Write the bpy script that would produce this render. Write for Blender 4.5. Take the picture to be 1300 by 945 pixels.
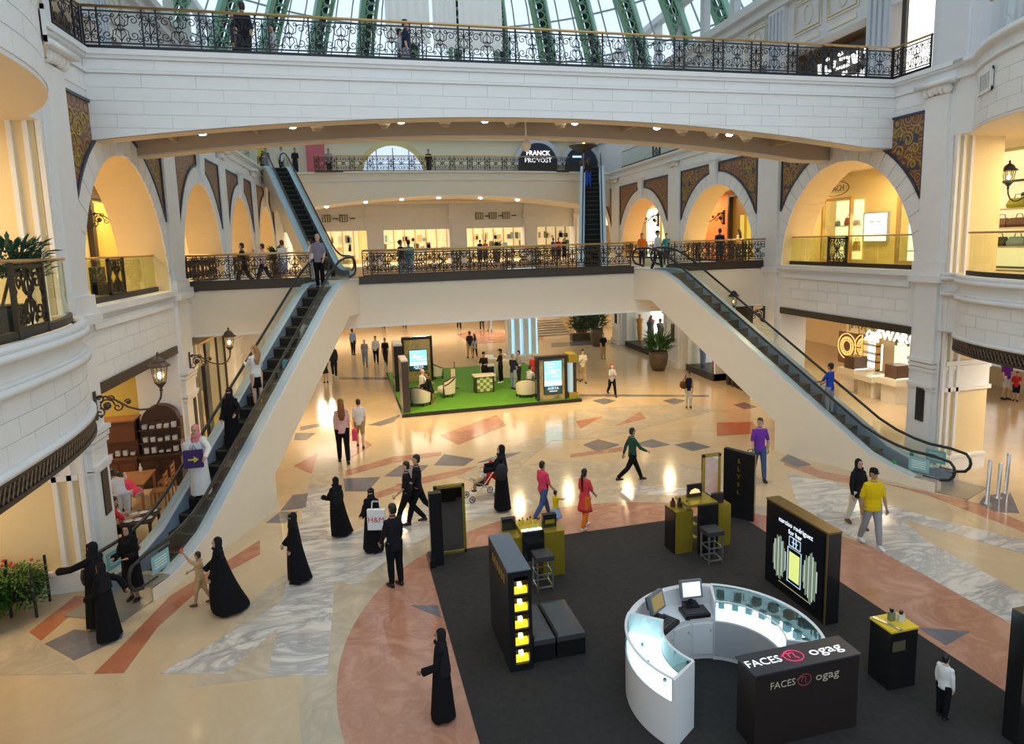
import bpy, math, random
from mathutils import Vector, Matrix
import numpy as np
R_ = random.Random(7)
pi = math.pi
sin, cos, hypot, atan2, sqrt = math.sin, math.cos, math.hypot, math.atan2, math.sqrt
scene = bpy.context.scene
for o in list(bpy.data.objects): bpy.data.objects.remove(o)
COL = scene.collection

# ---------------------------------------------------------------- camera
EYE = 7.0
FPX, PPX, PPY = 844.0, 650.0, 428.0
_Y = np.array([430. - PPX, 315. - PPY, FPX]); _Y /= np.linalg.norm(_Y)
_X = np.array([4000. - PPX, 215. - PPY, FPX]); _X -= _Y * (_X @ _Y); _X /= np.linalg.norm(_X)
_Z = -np.cross(_Y, _X)
if _Z[1] > 0: _Z = -_Z
ROT = np.stack([_X, _Y, _Z], 1)
cam_data = bpy.data.cameras.new('camera')
cam = bpy.data.objects.new('camera', cam_data); COL.objects.link(cam)
cam_data.sensor_width = 36; cam_data.lens = FPX / 1300 * 36
cam_data.shift_y = -(945 / 2 - PPY) / 1300
cam_data.clip_start = 0.1; cam_data.clip_end = 400
cam.matrix_world = Matrix((
    (ROT[0][0], -ROT[1][0], -ROT[2][0], 0), (ROT[0][1], -ROT[1][1], -ROT[2][1], 0),
    (ROT[0][2], -ROT[1][2], -ROT[2][2], EYE), (0, 0, 0, 1)))
scene.camera = cam

# ---------------------------------------------------------------- world, exposure
world = bpy.data.worlds.new('daylight'); scene.world = world; world.use_nodes = True
wn = world.node_tree.nodes['Background']
wn.inputs[0].default_value = (0.74, 0.88, 1.0, 1); wn.inputs[1].default_value = 1.0
vs = scene.view_settings
vs.view_transform = 'Standard'; vs.look = 'None'; vs.exposure = 0.24; vs.gamma = 1.0; vs.use_curve_mapping = False
cy = scene.cycles
cy.use_denoising = True; cy.max_bounces = 8; cy.diffuse_bounces = 4; cy.glossy_bounces = 3
cy.transmission_bounces = 4; cy.transparent_max_bounces = 24; cy.caustics_reflective = False; cy.caustics_refractive = False
cy.sample_clamp_indirect = 6.0

WARM = (1.0, 0.74, 0.40); SOFT = (1.0, 0.86, 0.66); COOL = (0.9, 0.95, 1.0)
def area(name, loc, sx, sy, power, color=WARM, rot=(0, 0, 0)):
    d = bpy.data.lights.new(name, 'AREA'); d.shape = 'RECTANGLE'; d.size = sx; d.size_y = sy
    d.energy = power; d.color = color
    o = bpy.data.objects.new(name, d); COL.objects.link(o); o.location = loc; o.rotation_euler = rot
    return o
# lamps set in the ceilings of the galleries and halls (each a luminous ceiling panel)
for i, y in enumerate((13, 21, 29, 37, 45)):
    xr = 16.6 + .057 * (y - 16.3); xl = -5.285 + .057 * (y - 17.4)
    area('gallery_lamp', (xr + 2.9, y, 9.5), 1.2, 3.0, 210, WARM)
    area('gallery_lamp', (xl - 2.9, y, 9.5), 1.2, 3.0, 210, WARM)
    area('arcade_lamp', (xr + 3.4, y, 3.9), 1.2, 2.0, 190, SOFT)
    area('arcade_lamp', (xl - 3.2, y, 3.9), 1.2, 2.0, 130, WARM)
for i in range(8): area('hall_lamp', (-3.2 + 2.5 * i, 26.3 + .8 * (i % 2), 4.15), .26, .26, 95, WARM)
for x in (-1.5, 5.6, 12.5):
    area('hall_lamp', (x, 50.0, 5.1), 1.2, .6, 430, SOFT)
    area('hall_lamp', (x, 53.0, 9.3), 5.0, 6.0, 360, (1, .88, .70))

# ---------------------------------------------------------------- pixel rays (1300 x 945 frame)
EYEV = np.array([0, 0, EYE])
def ray(x, y): return ROT.T @ np.array([x - PPX, y - PPY, FPX])
def pz(x, y, z=0.0):
    d = ray(x, y); return Vector(EYEV + d * (z - EYE) / d[2])
def py(x, y, Y):
    d = ray(x, y); return Vector(EYEV + d * Y / d[1])
K = 0.057
XL0, XR0 = -5.285 - K * 17.44, 16.6 - K * 16.28
def wallx(side, y, d=0.0): return (XR0 + K * y + d) if side > 0 else (XL0 + K * y - d)
def pw(x, y, side, dd=0.0):
    d = ray(x, y); X0 = wallx(side, 0, dd); t = X0 / (d[0] - K * d[1]); return Vector(EYEV + d * t)

# ---------------------------------------------------------------- materials
MATS = {}
def nt(name):
    m = bpy.data.materials.new(name); m.use_nodes = True
    n = m.node_tree.nodes; return m, n, m.node_tree.links, n['Principled BSDF']
def mat(name, col, rough=0.5, metal=0.0, noise=0.0, scale=8.0, bump=0.0, spec=0.5, emit=None, es=0.0, alpha=1.0):
    if name in MATS: return MATS[name]
    m, n, l, b = nt(name)
    c = (*col, 1)
    b.inputs['Base Color'].default_value = c; b.inputs['Roughness'].default_value = rough
    b.inputs['Metallic'].default_value = metal; b.inputs['Specular IOR Level'].default_value = spec
    if noise or bump:
        tc = n.new('ShaderNodeTexCoord'); t = n.new('ShaderNodeTexNoise')
        t.inputs['Scale'].default_value = scale; t.inputs['Detail'].default_value = 5
        l.new(tc.outputs['Object'], t.inputs['Vector'])
        if noise:
            r = n.new('ShaderNodeMix'); r.data_type = 'RGBA'
            r.inputs[6].default_value = tuple(max(0, v * (1 - noise)) for v in col) + (1,)
            r.inputs[7].default_value = tuple(min(1, v * (1 + noise)) for v in col) + (1,)
            l.new(t.outputs['Fac'], r.inputs[0]); l.new(r.outputs[2], b.inputs['Base Color'])
        if bump:
            bp = n.new('ShaderNodeBump'); bp.inputs['Strength'].default_value = bump; bp.inputs['Distance'].default_value = .02
            l.new(t.outputs['Fac'], bp.inputs['Height']); l.new(bp.outputs[0], b.inputs['Normal'])
    if emit:
        b.inputs['Emission Color'].default_value = (*emit, 1); b.inputs['Emission Strength'].default_value = es
    MATS[name] = m; return m
def marble(name, c1, c2, scale=1.2, rough=0.13, dist=1.5, sharp=5.0, stretch=(1, 1, 1), rot=0.4):
    if name in MATS: return MATS[name]
    m, n, l, b = nt(name)
    tc = n.new('ShaderNodeTexCoord'); mp = n.new('ShaderNodeMapping'); mp.inputs['Rotation'].default_value = (0, 0, rot); mp.inputs['Scale'].default_value = stretch
    l.new(tc.outputs['Object'], mp.inputs['Vector'])
    def noise(sc, det, di):
        t = n.new('ShaderNodeTexNoise'); t.inputs['Scale'].default_value = sc; t.inputs['Detail'].default_value = det
        t.inputs['Roughness'].default_value = .62; t.inputs['Distortion'].default_value = di; l.new(mp.outputs[0], t.inputs['Vector']); return t
    def math(op, a, v):
        q = n.new('ShaderNodeMath'); q.operation = op; l.new(a, q.inputs[0])
        if isinstance(v, float): q.inputs[1].default_value = v
        else: l.new(v, q.inputs[1])
        return q.outputs[0]
    t1, t2 = noise(scale, 10, dist), noise(scale * .6, 4, .3)
    v = math('ABSOLUTE', math('SUBTRACT', t1.outputs['Fac'], .5), 0.0)
    v = math('SUBTRACT', math('MULTIPLY', v, 0.0 - sharp), -1.0)
    cl = n.new('ShaderNodeClamp'); l.new(v, cl.inputs[0])
    w = math('MULTIPLY', cl.outputs[0], math('MULTIPLY', t2.outputs['Fac'], 1.25))
    mx = n.new('ShaderNodeMix'); mx.data_type = 'RGBA'; mx.inputs[6].default_value = (*c1, 1); mx.inputs[7].default_value = (*c2, 1)
    l.new(w, mx.inputs[0]); l.new(mx.outputs[2], b.inputs['Base Color'])
    b.inputs['Roughness'].default_value = rough
    MATS[name] = m; return m
def glow(name, col, s):
    if name in MATS: return MATS[name]
    return mat(name, tuple(min(1, c) * .5 for c in col), .6, emit=col, es=s)
def glass(name, col=(.93, .97, .95), mixf=.12, rough=.02):
    if name in MATS: return MATS[name]
    m = bpy.data.materials.new(name); m.use_nodes = True; n = m.node_tree.nodes; l = m.node_tree.links
    n.clear(); out = n.new('ShaderNodeOutputMaterial'); mx = n.new('ShaderNodeMixShader')
    t = n.new('ShaderNodeBsdfTransparent'); t.inputs[0].default_value = (*col, 1)
    g = n.new('ShaderNodeBsdfGlossy'); g.inputs['Roughness'].default_value = rough
    ge = n.new('ShaderNodeNewGeometry'); dt = n.new('ShaderNodeVectorMath'); dt.operation = 'DOT_PRODUCT'; l.new(ge.outputs['Incoming'], dt.inputs[0]); l.new(ge.outputs['Normal'], dt.inputs[1])
    def mt(op, x, v):
        q = n.new('ShaderNodeMath'); q.operation = op
        if isinstance(x, float): q.inputs[0].default_value = x
        else: l.new(x, q.inputs[0])
        if isinstance(v, float): q.inputs[1].default_value = v
        else: l.new(v, q.inputs[1])
        return q.outputs[0]
    fz = mt('POWER', mt('SUBTRACT', 1.0, mt('ABSOLUTE', dt.outputs['Value'], 0.0)), 5.0)
    ad = n.new('ShaderNodeMath'); ad.operation = 'MULTIPLY_ADD'; ad.inputs[1].default_value = .75; ad.inputs[2].default_value = mixf * .3; l.new(fz, ad.inputs[0])
    l.new(ad.outputs[0], mx.inputs[0]); l.new(t.outputs[0], mx.inputs[1]); l.new(g.outputs[0], mx.inputs[2]); l.new(mx.outputs[0], out.inputs[0])
    MATS[name] = m; return m

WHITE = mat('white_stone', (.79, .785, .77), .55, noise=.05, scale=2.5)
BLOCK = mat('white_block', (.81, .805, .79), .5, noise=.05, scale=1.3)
CREAM = mat('cream_lamplit_plaster', (.78, .62, .36), .6, noise=.04, scale=3)  # cream plaster; also carries the lamplight yellow of reveals and pier fronts
IVORY = mat('ivory_panel', (.80, .73, .60), .45, noise=.03, scale=2)
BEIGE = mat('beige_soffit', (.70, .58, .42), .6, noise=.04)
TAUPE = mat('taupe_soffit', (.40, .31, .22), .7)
IRON = mat('black_iron', (.016, .017, .024), .42, .2)
BRONZEIRON = mat('brown_iron', (.050, .034, .022), .42, .4)
BRASS = mat('brass_rail', (.66, .42, .16), .3, .75)
DARKFASCIA = mat('dark_bronze', (.055, .042, .032), .45, .4)
CAPSTONE = mat('brown_marble', (.09, .06, .045), .2)
GLASS = glass('clear_glass')
GLASSG = glass('green_glass', (.80, .86, .70), .15)
ROOFGLASS = glass('roof_glass', (.97, .99, 1.0), .02)
STEEL = mat('brushed_steel', (.62, .64, .66), .28, .9, noise=.05, scale=30)
SKYSTEEL = mat('sky_tinted_steel', (.60, .70, .80), .3, .35)  # pale blue sky reflection put into the base colour
BLACK = mat('black_plastic', (.012, .012, .013), .4)
RUBBER = mat('black_rubber', (.015, .014, .014), .35)
GREENIRON = mat('green_painted_iron', (.30, .54, .42), .5)
DARKGREEN = mat('dark_green_iron', (.015, .07, .07), .5)
SKIN = mat('skin', (.55, .33, .22), .55)
SKIN2 = mat('skin_tan', (.42, .24, .15), .55)
SKIN3 = mat('skin_fair', (.66, .43, .31), .55)

# ---------------------------------------------------------------- mesh helpers
class MB:
    def __init__(s): s.v = []; s.f = []
    def add(s, vs_, fs):
        b = len(s.v); s.v.extend(vs_); s.f.extend([tuple(i + b for i in f) for f in fs]); return s
    def box(s, x0, x1, y0, y1, z0, z1):
        return s.add([(x0, y0, z0), (x1, y0, z0), (x1, y1, z0), (x0, y1, z0), (x0, y0, z1), (x1, y0, z1), (x1, y1, z1), (x0, y1, z1)],
              [(0, 3, 2, 1), (4, 5, 6, 7), (0, 1, 5, 4), (1, 2, 6, 5), (2, 3, 7, 6), (3, 0, 4, 7)])
    def obox(s, c, ax, ay, az, hx, hy, hz):
        c = Vector(c); ax = Vector(ax).normalized() * hx; ay = Vector(ay).normalized() * hy; az = Vector(az).normalized() * hz
        P = [c + ax * i + ay * j + az * k for k in (-1, 1) for (i, j) in ((-1, -1), (1, -1), (1, 1), (-1, 1))]
        return s.add([tuple(p) for p in P], [(0, 3, 2, 1), (4, 5, 6, 7), (0, 1, 5, 4), (1, 2, 6, 5), (2, 3, 7, 6), (3, 0, 4, 7)])
    def hexa(s, P):
        return s.add([tuple(p) for p in P], [(0, 3, 2, 1), (4, 5, 6, 7), (0, 1, 5, 4), (1, 2, 6, 5), (2, 3, 7, 6), (3, 0, 4, 7)])
    def prism(s, poly, z0, z1):
        n = len(poly); vs_ = [(p[0], p[1], z0) for p in poly] + [(p[0], p[1], z1) for p in poly]
        return s.add(vs_, [tuple(range(n))[::-1], tuple(range(n, 2 * n))] + [(i, (i + 1) % n, n + (i + 1) % n, n + i) for i in range(n)])
    def loft(s, rings, cap=True, closed=True):
        n = len(rings[0]); vs_ = [tuple(p) for r in rings for p in r]; fs = []
        m = n if closed else n - 1
        for k in range(len(rings) - 1):
            for i in range(m):
                j = (i + 1) % n; fs.append((k * n + i, k * n + j, (k + 1) * n + j, (k + 1) * n + i))
        if cap and closed: fs.append(tuple(range(n))[::-1]); fs.append(tuple((len(rings) - 1) * n + i for i in range(n)))
        return s.add(vs_, fs)
    def tube(s, path, r, n=6, up=None, cap=True, closed=False):
        P = [Vector(p) for p in path]; rings = []; m = len(P); pu = None
        for i, p in enumerate(P):
            if closed: d = P[(i + 1) % m] - P[i - 1]
            else: d = P[min(i + 1, m - 1)] - P[max(i - 1, 0)]
            if d.length < 1e-9: d = Vector((0, 0, 1))
            d.normalize()
            if pu is None:
                pu = Vector(up) if up else (Vector((0, 0, 1)) if abs(d.z) < .9 else Vector((1, 0, 0)))
            a = pu - d * pu.dot(d)
            if a.length < 1e-6: a = Vector((1, 0, 0)) - d * d.x
            a.normalize(); b = d.cross(a); pu = a
            rr = r[i] if isinstance(r, list) else r
            ra, rb = rr if isinstance(rr, (list, tuple)) else (rr, rr)
            o = pi / n if n == 4 else 0
            rings.append([p + a * (ra * cos(2 * pi * k / n + o)) + b * (rb * sin(2 * pi * k / n + o)) for k in range(n)])
        if closed: rings.append(rings[0]); return s.loft(rings, cap=False)
        return s.loft(rings, cap)
    def lathe(s, prof, c=(0, 0, 0), n=12, axis=None):
        rings = [[(c[0] + r * cos(2 * pi * k / n), c[1] + r * sin(2 * pi * k / n), c[2] + z) for k in range(n)] for r, z in prof]
        return s.loft(rings)
    def ell(s, c, rx, ry, rz, nu=12, nv=8):
        c = Vector(c)
        rings = [[(c.x + rx * sin(pi * j / nv) * cos(2 * pi * i / nu), c.y + ry * sin(pi * j / nv) * sin(2 * pi * i / nu), c.z - rz * cos(pi * j / nv)) for i in range(nu)] for j in range(1, nv)]
        b = len(s.v); s.loft(rings, cap=False)
        s.v += [(c.x, c.y, c.z - rz), (c.x, c.y, c.z + rz)]; e = len(s.v); L = b + (nv - 2) * nu
        s.f += [(e - 2, b + (i + 1) % nu, b + i) for i in range(nu)] + [(e - 1, L + i, L + (i + 1) % nu) for i in range(nu)]
        return s
    def data(s, name, m=None, smooth=False):
        me = bpy.data.meshes.new(name); me.from_pydata([tuple(v) for v in s.v], [], s.f); me.update()
        if m: me.materials.append(m)
        if smooth: me.polygons.foreach_set('use_smooth', [True] * len(me.polygons))
        return me
    def build(s, name, m=None, parent=None, smooth=False, local=False):
        return link(name, s.data(name, m, smooth), parent, local)
WM = {}
def link(name, me, parent=None, local=False):
    o = bpy.data.objects.new(name, me); COL.objects.link(o)
    if parent:
        o.parent = parent
        if not local and parent.name in WM: o.matrix_parent_inverse = WM[parent.name].inverted()
    return o
def tag(o, label=None, cat=None, group=None, kind=None):
    if label: o['label'] = label
    if cat: o['category'] = cat
    if group: o['group'] = group
    if kind: o['kind'] = kind
    return o
def thing(name, label, cat, loc=(0, 0, 0), rz=0.0, group=None):
    o = bpy.data.objects.new(name, None); COL.objects.link(o); o.empty_display_size = .2
    o.location = loc; o.rotation_euler = (0, 0, rz)
    WM[o.name] = Matrix.Translation(Vector(loc)) @ Matrix.Rotation(rz, 4, 'Z')
    return tag(o, label, cat, group)
def struct(name, mb, m, parent=None, smooth=False):
    o = mb.build(name, m, parent, smooth)
    if parent is None: o['kind'] = 'structure'
    return o
def dup(root, loc, rz=0.0, label=None, group=None):
    r = root.copy(); COL.objects.link(r); r.location = loc; r.rotation_euler = (0, 0, rz)
    if label: r['label'] = label
    if group: r['group'] = group
    def rec(a, b):
        for ch in a.children:
            c = ch.copy(); COL.objects.link(c); c.parent = b; rec(ch, c)
    rec(root, r); return r
def text(name, s, size, m, parent, M, ext=.01, align='CENTER', local=False, sx=1.0):
    cu = bpy.data.curves.new(name, 'FONT'); cu.body = s; cu.size = size; cu.extrude = ext; cu.align_x = align; cu.align_y = 'CENTER'; cu.resolution_u = 2
    t = bpy.data.objects.new(name, cu); COL.objects.link(t); bpy.context.view_layer.update()
    me = bpy.data.meshes.new_from_object(t.evaluated_get(bpy.context.evaluated_depsgraph_get()))
    bpy.data.objects.remove(t); me.transform(Matrix.Scale(sx, 4, (1, 0, 0))); me.transform(M); me.materials.clear(); me.materials.append(m)
    return link(name, me, parent, local)
def frame(o, xdir, ydir):
    x = Vector(xdir).normalized(); y = Vector(ydir).normalized(); z = x.cross(y)
    return Matrix(((x.x, y.x, z.x, o[0]), (x.y, y.y, z.y, o[1]), (x.z, y.z, z.z, o[2]), (0, 0, 0, 1)))
# ================================================================ FLOOR
CREAMM = marble('cream_marble', (.64, .50, .32), (.56, .42, .26), .6, .13)
VEIN = marble('grey_veined_marble', (.70, .66, .60), (.26, .25, .25), .9, .12, 2.2, 9.0, (.5, 1.2, 1), .9)
PALE = marble('pale_marble', (.60, .50, .36), (.40, .34, .26), .8, .12, 2.0, 6.0)
PINK = marble('pink_marble', (.56, .30, .20), (.36, .15, .09), .8, .13, 2.0, 6.0, (1, 1, 1), -.6)
TERRA = marble('terracotta_marble', (.52, .21, .11), (.38, .13, .07), 1.2, .13)
SLATE = marble('slate_marble', (.22, .21, .23), (.12, .12, .14), .9, .13)
floor = struct('floor', MB().box(-26, 36, -8, 70, -.3, 0), CREAMM)
NIN = [0]
def inlay(px, m, h=.003, world_pts=None):
    NIN[0] += 1; h += NIN[0] * 6e-5
    P = world_pts or [pz(x, y) for x, y in px]
    mb = MB(); mb.prism([(p[0], p[1]) for p in P], -.02, h)
    return mb.build('marble_inlay', m, floor)
C0 = (5.48, 10.11)
def sector(r0, r1, a0, a1, m, h, n=10):
    o = [(C0[0] + r1 * cos(a0 + (a1 - a0) * i / n), C0[1] + r1 * sin(a0 + (a1 - a0) * i / n)) for i in range(n + 1)]
    q = [(C0[0] + r0 * cos(a1 + (a0 - a1) * i / n), C0[1] + r0 * sin(a1 + (a0 - a1) * i / n)) for i in range(n + 1)]
    return inlay(None, m, h, o + q)
for i in range(10):   # rings round the middle of the hall, stone by stone
    a0 = i * 2 * pi / 10
    sector(1.2, 5.95, a0, a0 + 2 * pi / 10, PINK, .003)
for i in range(12):
    a0 = i * 2 * pi / 12 + .1
    sector(5.95, 6.5, a0, a0 + 2 * pi / 12, PALE, .003)
for i in range(14):
    a0 = -.1 + i * 2 * pi / 14
    if .5 < a0 < 2.9: sector(6.5, 8.3, a0, a0 + 2 * pi / 14, VEIN if i % 3 else PALE, .0025)
for px, m, h in [
    ([(340, 858), (363, 744), (391, 620), (427, 620), (423, 767), (415, 858)], VEIN, .0045),
    ([(391, 620), (413, 537), (440, 537), (434, 600), (427, 620)], PALE, .0045),  # same veined strip continued; creamier marble stands in for warm light
    ([(119, 856), (157, 855), (200, 797), (261, 742), (330, 704), (330, 686), (294, 709), (261, 729), (216, 757), (162, 813)], TERRA, .004),
    ([(37, 803), (96, 757), (117, 758), (52, 814)], TERRA, .004),
    ([(57, 818), (94, 800), (157, 804), (155, 811), (94, 839)], SLATE, .005),
    ([(203, 856), (330, 782), (363, 762), (353, 798), (330, 818), (284, 856)], VEIN, .004),
    ([(0, 800), (24, 795), (110, 856), (0, 858)], PALE, .004),
    ([(338, 664), (356, 650), (378, 650), (362, 664)], SLATE, .006),
    ([(1061, 671), (1122, 640), (1178, 688), (1300, 755), (1300, 800), (1267, 783), (1153, 719)], VEIN, .0045),
    ([(1000, 602), (1060, 612), (1122, 640), (1061, 671), (1012, 640)], VEIN, .004),
    ([(1122, 640), (1130, 655), (1300, 704), (1300, 686), (1180, 657)], VEIN, .004),
    ([(1119, 613), (1180, 630), (1300, 676), (1300, 664), (1245, 640), (1173, 624)], PINK, .004),
    ([(1000, 578), (1040, 598), (1119, 613), (1125, 622), (1040, 607), (995, 590)], PINK, .004),
    ([(1000, 577), (1030, 590), (1012, 594), (990, 585)], SLATE, .0045),
    ([(436, 608), (483, 606), (467, 624), (438, 624)], SLATE, .005),
    ([(488, 605), (508, 591), (544, 591), (528, 606)], SLATE, .005),
    ([(551, 591), (564, 577), (602, 583), (589, 592)], SLATE, .005),
    ([(606, 588), (632, 578), (664, 574), (640, 584)], SLATE, .006),
    ([(559, 553), (630, 527), (643, 540), (582, 565)], PINK, .005),
    ([(373, 592), (404, 575), (396, 602)], TERRA, .005),
    ([(439, 586), (440, 545), (472, 565)], PINK, .005),
    ([(438, 605), (438, 598), (500, 580), (560, 574), (560, 578), (500, 588)], PINK, .004),
    ([(472, 628), (528, 608), (615, 590), (615, 596), (528, 616), (472, 636)], PINK, .004),
    ([(375, 550), (401, 550), (389, 559), (373, 559)], SLATE, .005),
    ([(381, 542), (411, 537), (409, 541), (381, 547)], SLATE, .005),
    ([(467, 540), (508, 527), (500, 536), (483, 541)], SLATE, .005),
    ([(356, 649), (388, 645), (391, 627), (372, 629)], SLATE, .006),
    ([(740, 565), (759, 558), (787, 565), (759, 574)], SLATE, .005),
    ([(805, 564), (828, 558), (851, 565), (828, 569)], SLATE, .005),
    ([(856, 565), (879, 561), (902, 568), (879, 573)], SLATE, .005),
    ([(752, 509), (767, 506), (782, 509), (767, 514)], SLATE, .005),
    ([(841, 509), (856, 506), (871, 509), (856, 514)], SLATE, .005),
    ([(931, 514), (945, 511), (961, 517), (945, 520)], SLATE, .005),
    ([(731, 535), (766, 529), (737, 545)], TERRA, .005),
    ([(780, 542), (813, 523), (820, 532)], PINK, .005),
    ([(910, 537), (955, 536), (968, 550), (910, 554)], TERRA, .005),
    ([(724, 577), (790, 568), (790, 573), (724, 581)], PINK, .004),
    ([(735, 501), (900, 502), (900, 504), (735, 503.5)], SLATE, .004),
    ([(735, 520), (880, 512), (905, 522), (770, 556), (700, 560), (650, 600), (600, 612), (580, 606), (690, 548)], PALE, .0035),
    ([(620, 600), (700, 585), (900, 590), (980, 612), (920, 622), (760, 615), (640, 640)], PALE, .0035),
    ([(580, 425), (600, 420), (690, 425), (690, 432), (600, 437)], PINK, .004),
    ([(430, 479), (740, 481), (740, 484), (430, 482)], SLATE, .004),
    ([(700, 436), (770, 431), (790, 436), (700, 441)], SLATE, .004)]:
    inlay(px, m, h)
inlay(None, SLATE, .004, [(9.6, 8.9), (10.35, 8.55), (9.6, 8.35)])
inlay(None, SLATE, .006, [(1.45, 12.2), (.95, 12.35), (1.45, 11.75)])

# ================================================================ SIDE WALLS
BAYS = {1: [(16.3, 23.0), (25.0, 31.9), (33.8, 40.9), (42.8, 48.6)], -1: [(16.2, 22.1), (23.75, 29.5), (31.0, 36.6), (38.2, 43.6)]}
ZS, ZT, BH, OH = 5.85, 11.45, 3.6, 4.18
def W(side, y, z, d=0.0): return (wallx(side, y, d), y, z)
def whex(mb, side, y0, y1, z0, z1, d0, d1):
    return mb.hexa([W(side, y0, z0, d0), W(side, y1, z0, d0), W(side, y1, z0, d1), W(side, y0, z0, d1), W(side, y0, z1, d0), W(side, y1, z1, d0), W(side, y1, z1, d1), W(side, y0, z1, d1)])
def mosaic_mat():
    m, n, l, b = nt('mosaic'); tc = n.new('ShaderNodeTexCoord'); mp = n.new('ShaderNodeMapping'); l.new(tc.outputs['Object'], mp.inputs['Vector'])
    mp.inputs['Scale'].default_value = (0, 1, 1)
    def ramp(src, stops):
        r = n.new('ShaderNodeValToRGB'); r.color_ramp.interpolation = 'CONSTANT'; e = r.color_ramp.elements
        e[0].position = stops[0][0]; e[0].color = stops[0][1]
        e[1].position = stops[1][0]; e[1].color = stops[1][1]
        for p, c in stops[2:]: q = e.new(p); q.color = c
        l.new(src, r.inputs[0]); return r
    mg = n.new('ShaderNodeTexVoronoi'); mg.inputs['Scale'].default_value = 2.6; l.new(mp.outputs[0], mg.inputs['Vector'])
    m1 = n.new('ShaderNodeMath'); m1.operation = 'MULTIPLY'; m1.inputs[1].default_value = 26.0; l.new(mg.outputs['Distance'], m1.inputs[0])
    m2 = n.new('ShaderNodeMath'); m2.operation = 'SINE'; l.new(m1.outputs[0], m2.inputs[0])
    m3 = n.new('ShaderNodeMath'); m3.operation = 'MULTIPLY_ADD'; m3.inputs[1].default_value = .5; m3.inputs[2].default_value = .5; l.new(m2.outputs[0], m3.inputs[0])
    r = ramp(m3.outputs[0], [(0, (.075, .06, .085, 1)), (.10, (.26, .075, .045, 1)), (.80, (.38, .27, .06, 1))])
    v = n.new('ShaderNodeTexVoronoi'); v.inputs['Scale'].default_value = 22; l.new(mp.outputs[0], v.inputs['Vector'])
    mx = n.new('ShaderNodeMix'); mx.data_type = 'RGBA'; mx.blend_type = 'MULTIPLY'; mx.inputs[0].default_value = .25
    l.new(r.outputs[0], mx.inputs[6]); l.new(v.outputs['Color'], mx.inputs[7]); l.new(mx.outputs[2], b.inputs['Base Color'])
    b.inputs['Roughness'].default_value = .4; return m
MOSAIC = mosaic_mat()
NAVY = mat('navy_mosaic', (.035, .045, .075), .35)
GOLDTILE = mat('gold_mosaic', (.42, .31, .07), .4)
def blocks(parent, surf, u0, u1, v0, v1, bu, bv, m, lo=None, hi=None, proud=.016, gap=.007, nsub=3, shift=0.5):
    rows = max(1, round((v1 - v0) / bv)); h = (v1 - v0) / rows
    for r in range(rows):
        a, b = v0 + r * h + gap, v0 + (r + 1) * h - gap
        n = max(1, round((u1 - u0) / bu)); w = (u1 - u0) / n; k0 = -1 if r % 2 else 0
        for k in range(k0, n):
            s0 = max(u0, u0 + (k + (shift if r % 2 else 0)) * w) + gap; s1 = min(u1, u0 + (k + 1 + (shift if r % 2 else 0)) * w) - gap
            if s1 - s0 < .12: continue
            vs_, ok = [], False
            for i in range(nsub + 1):
                u = s0 + (s1 - s0) * i / nsub
                aa = max(a, lo(u)) if lo else a; bb = min(b, hi(u)) if hi else b
                if bb > aa + .02: ok = True
                bb = max(bb, aa)
                vs_ += [surf(u, aa, 0), surf(u, bb, 0), surf(u, aa, -proud), surf(u, bb, -proud)]
            if not ok: continue
            fs = []
            for i in range(nsub):
                o = i * 4; fs += [(o + 2, o + 6, o + 7, o + 3), (o + 3, o + 7, o + 5, o + 1), (o, o + 4, o + 6, o + 2)]
            fs += [(0, 2, 3, 1), (nsub * 4, nsub * 4 + 1, nsub * 4 + 3, nsub * 4 + 2)]
            MB().add(vs_, fs).build('stone_block', m, parent)
walls = {}
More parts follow.
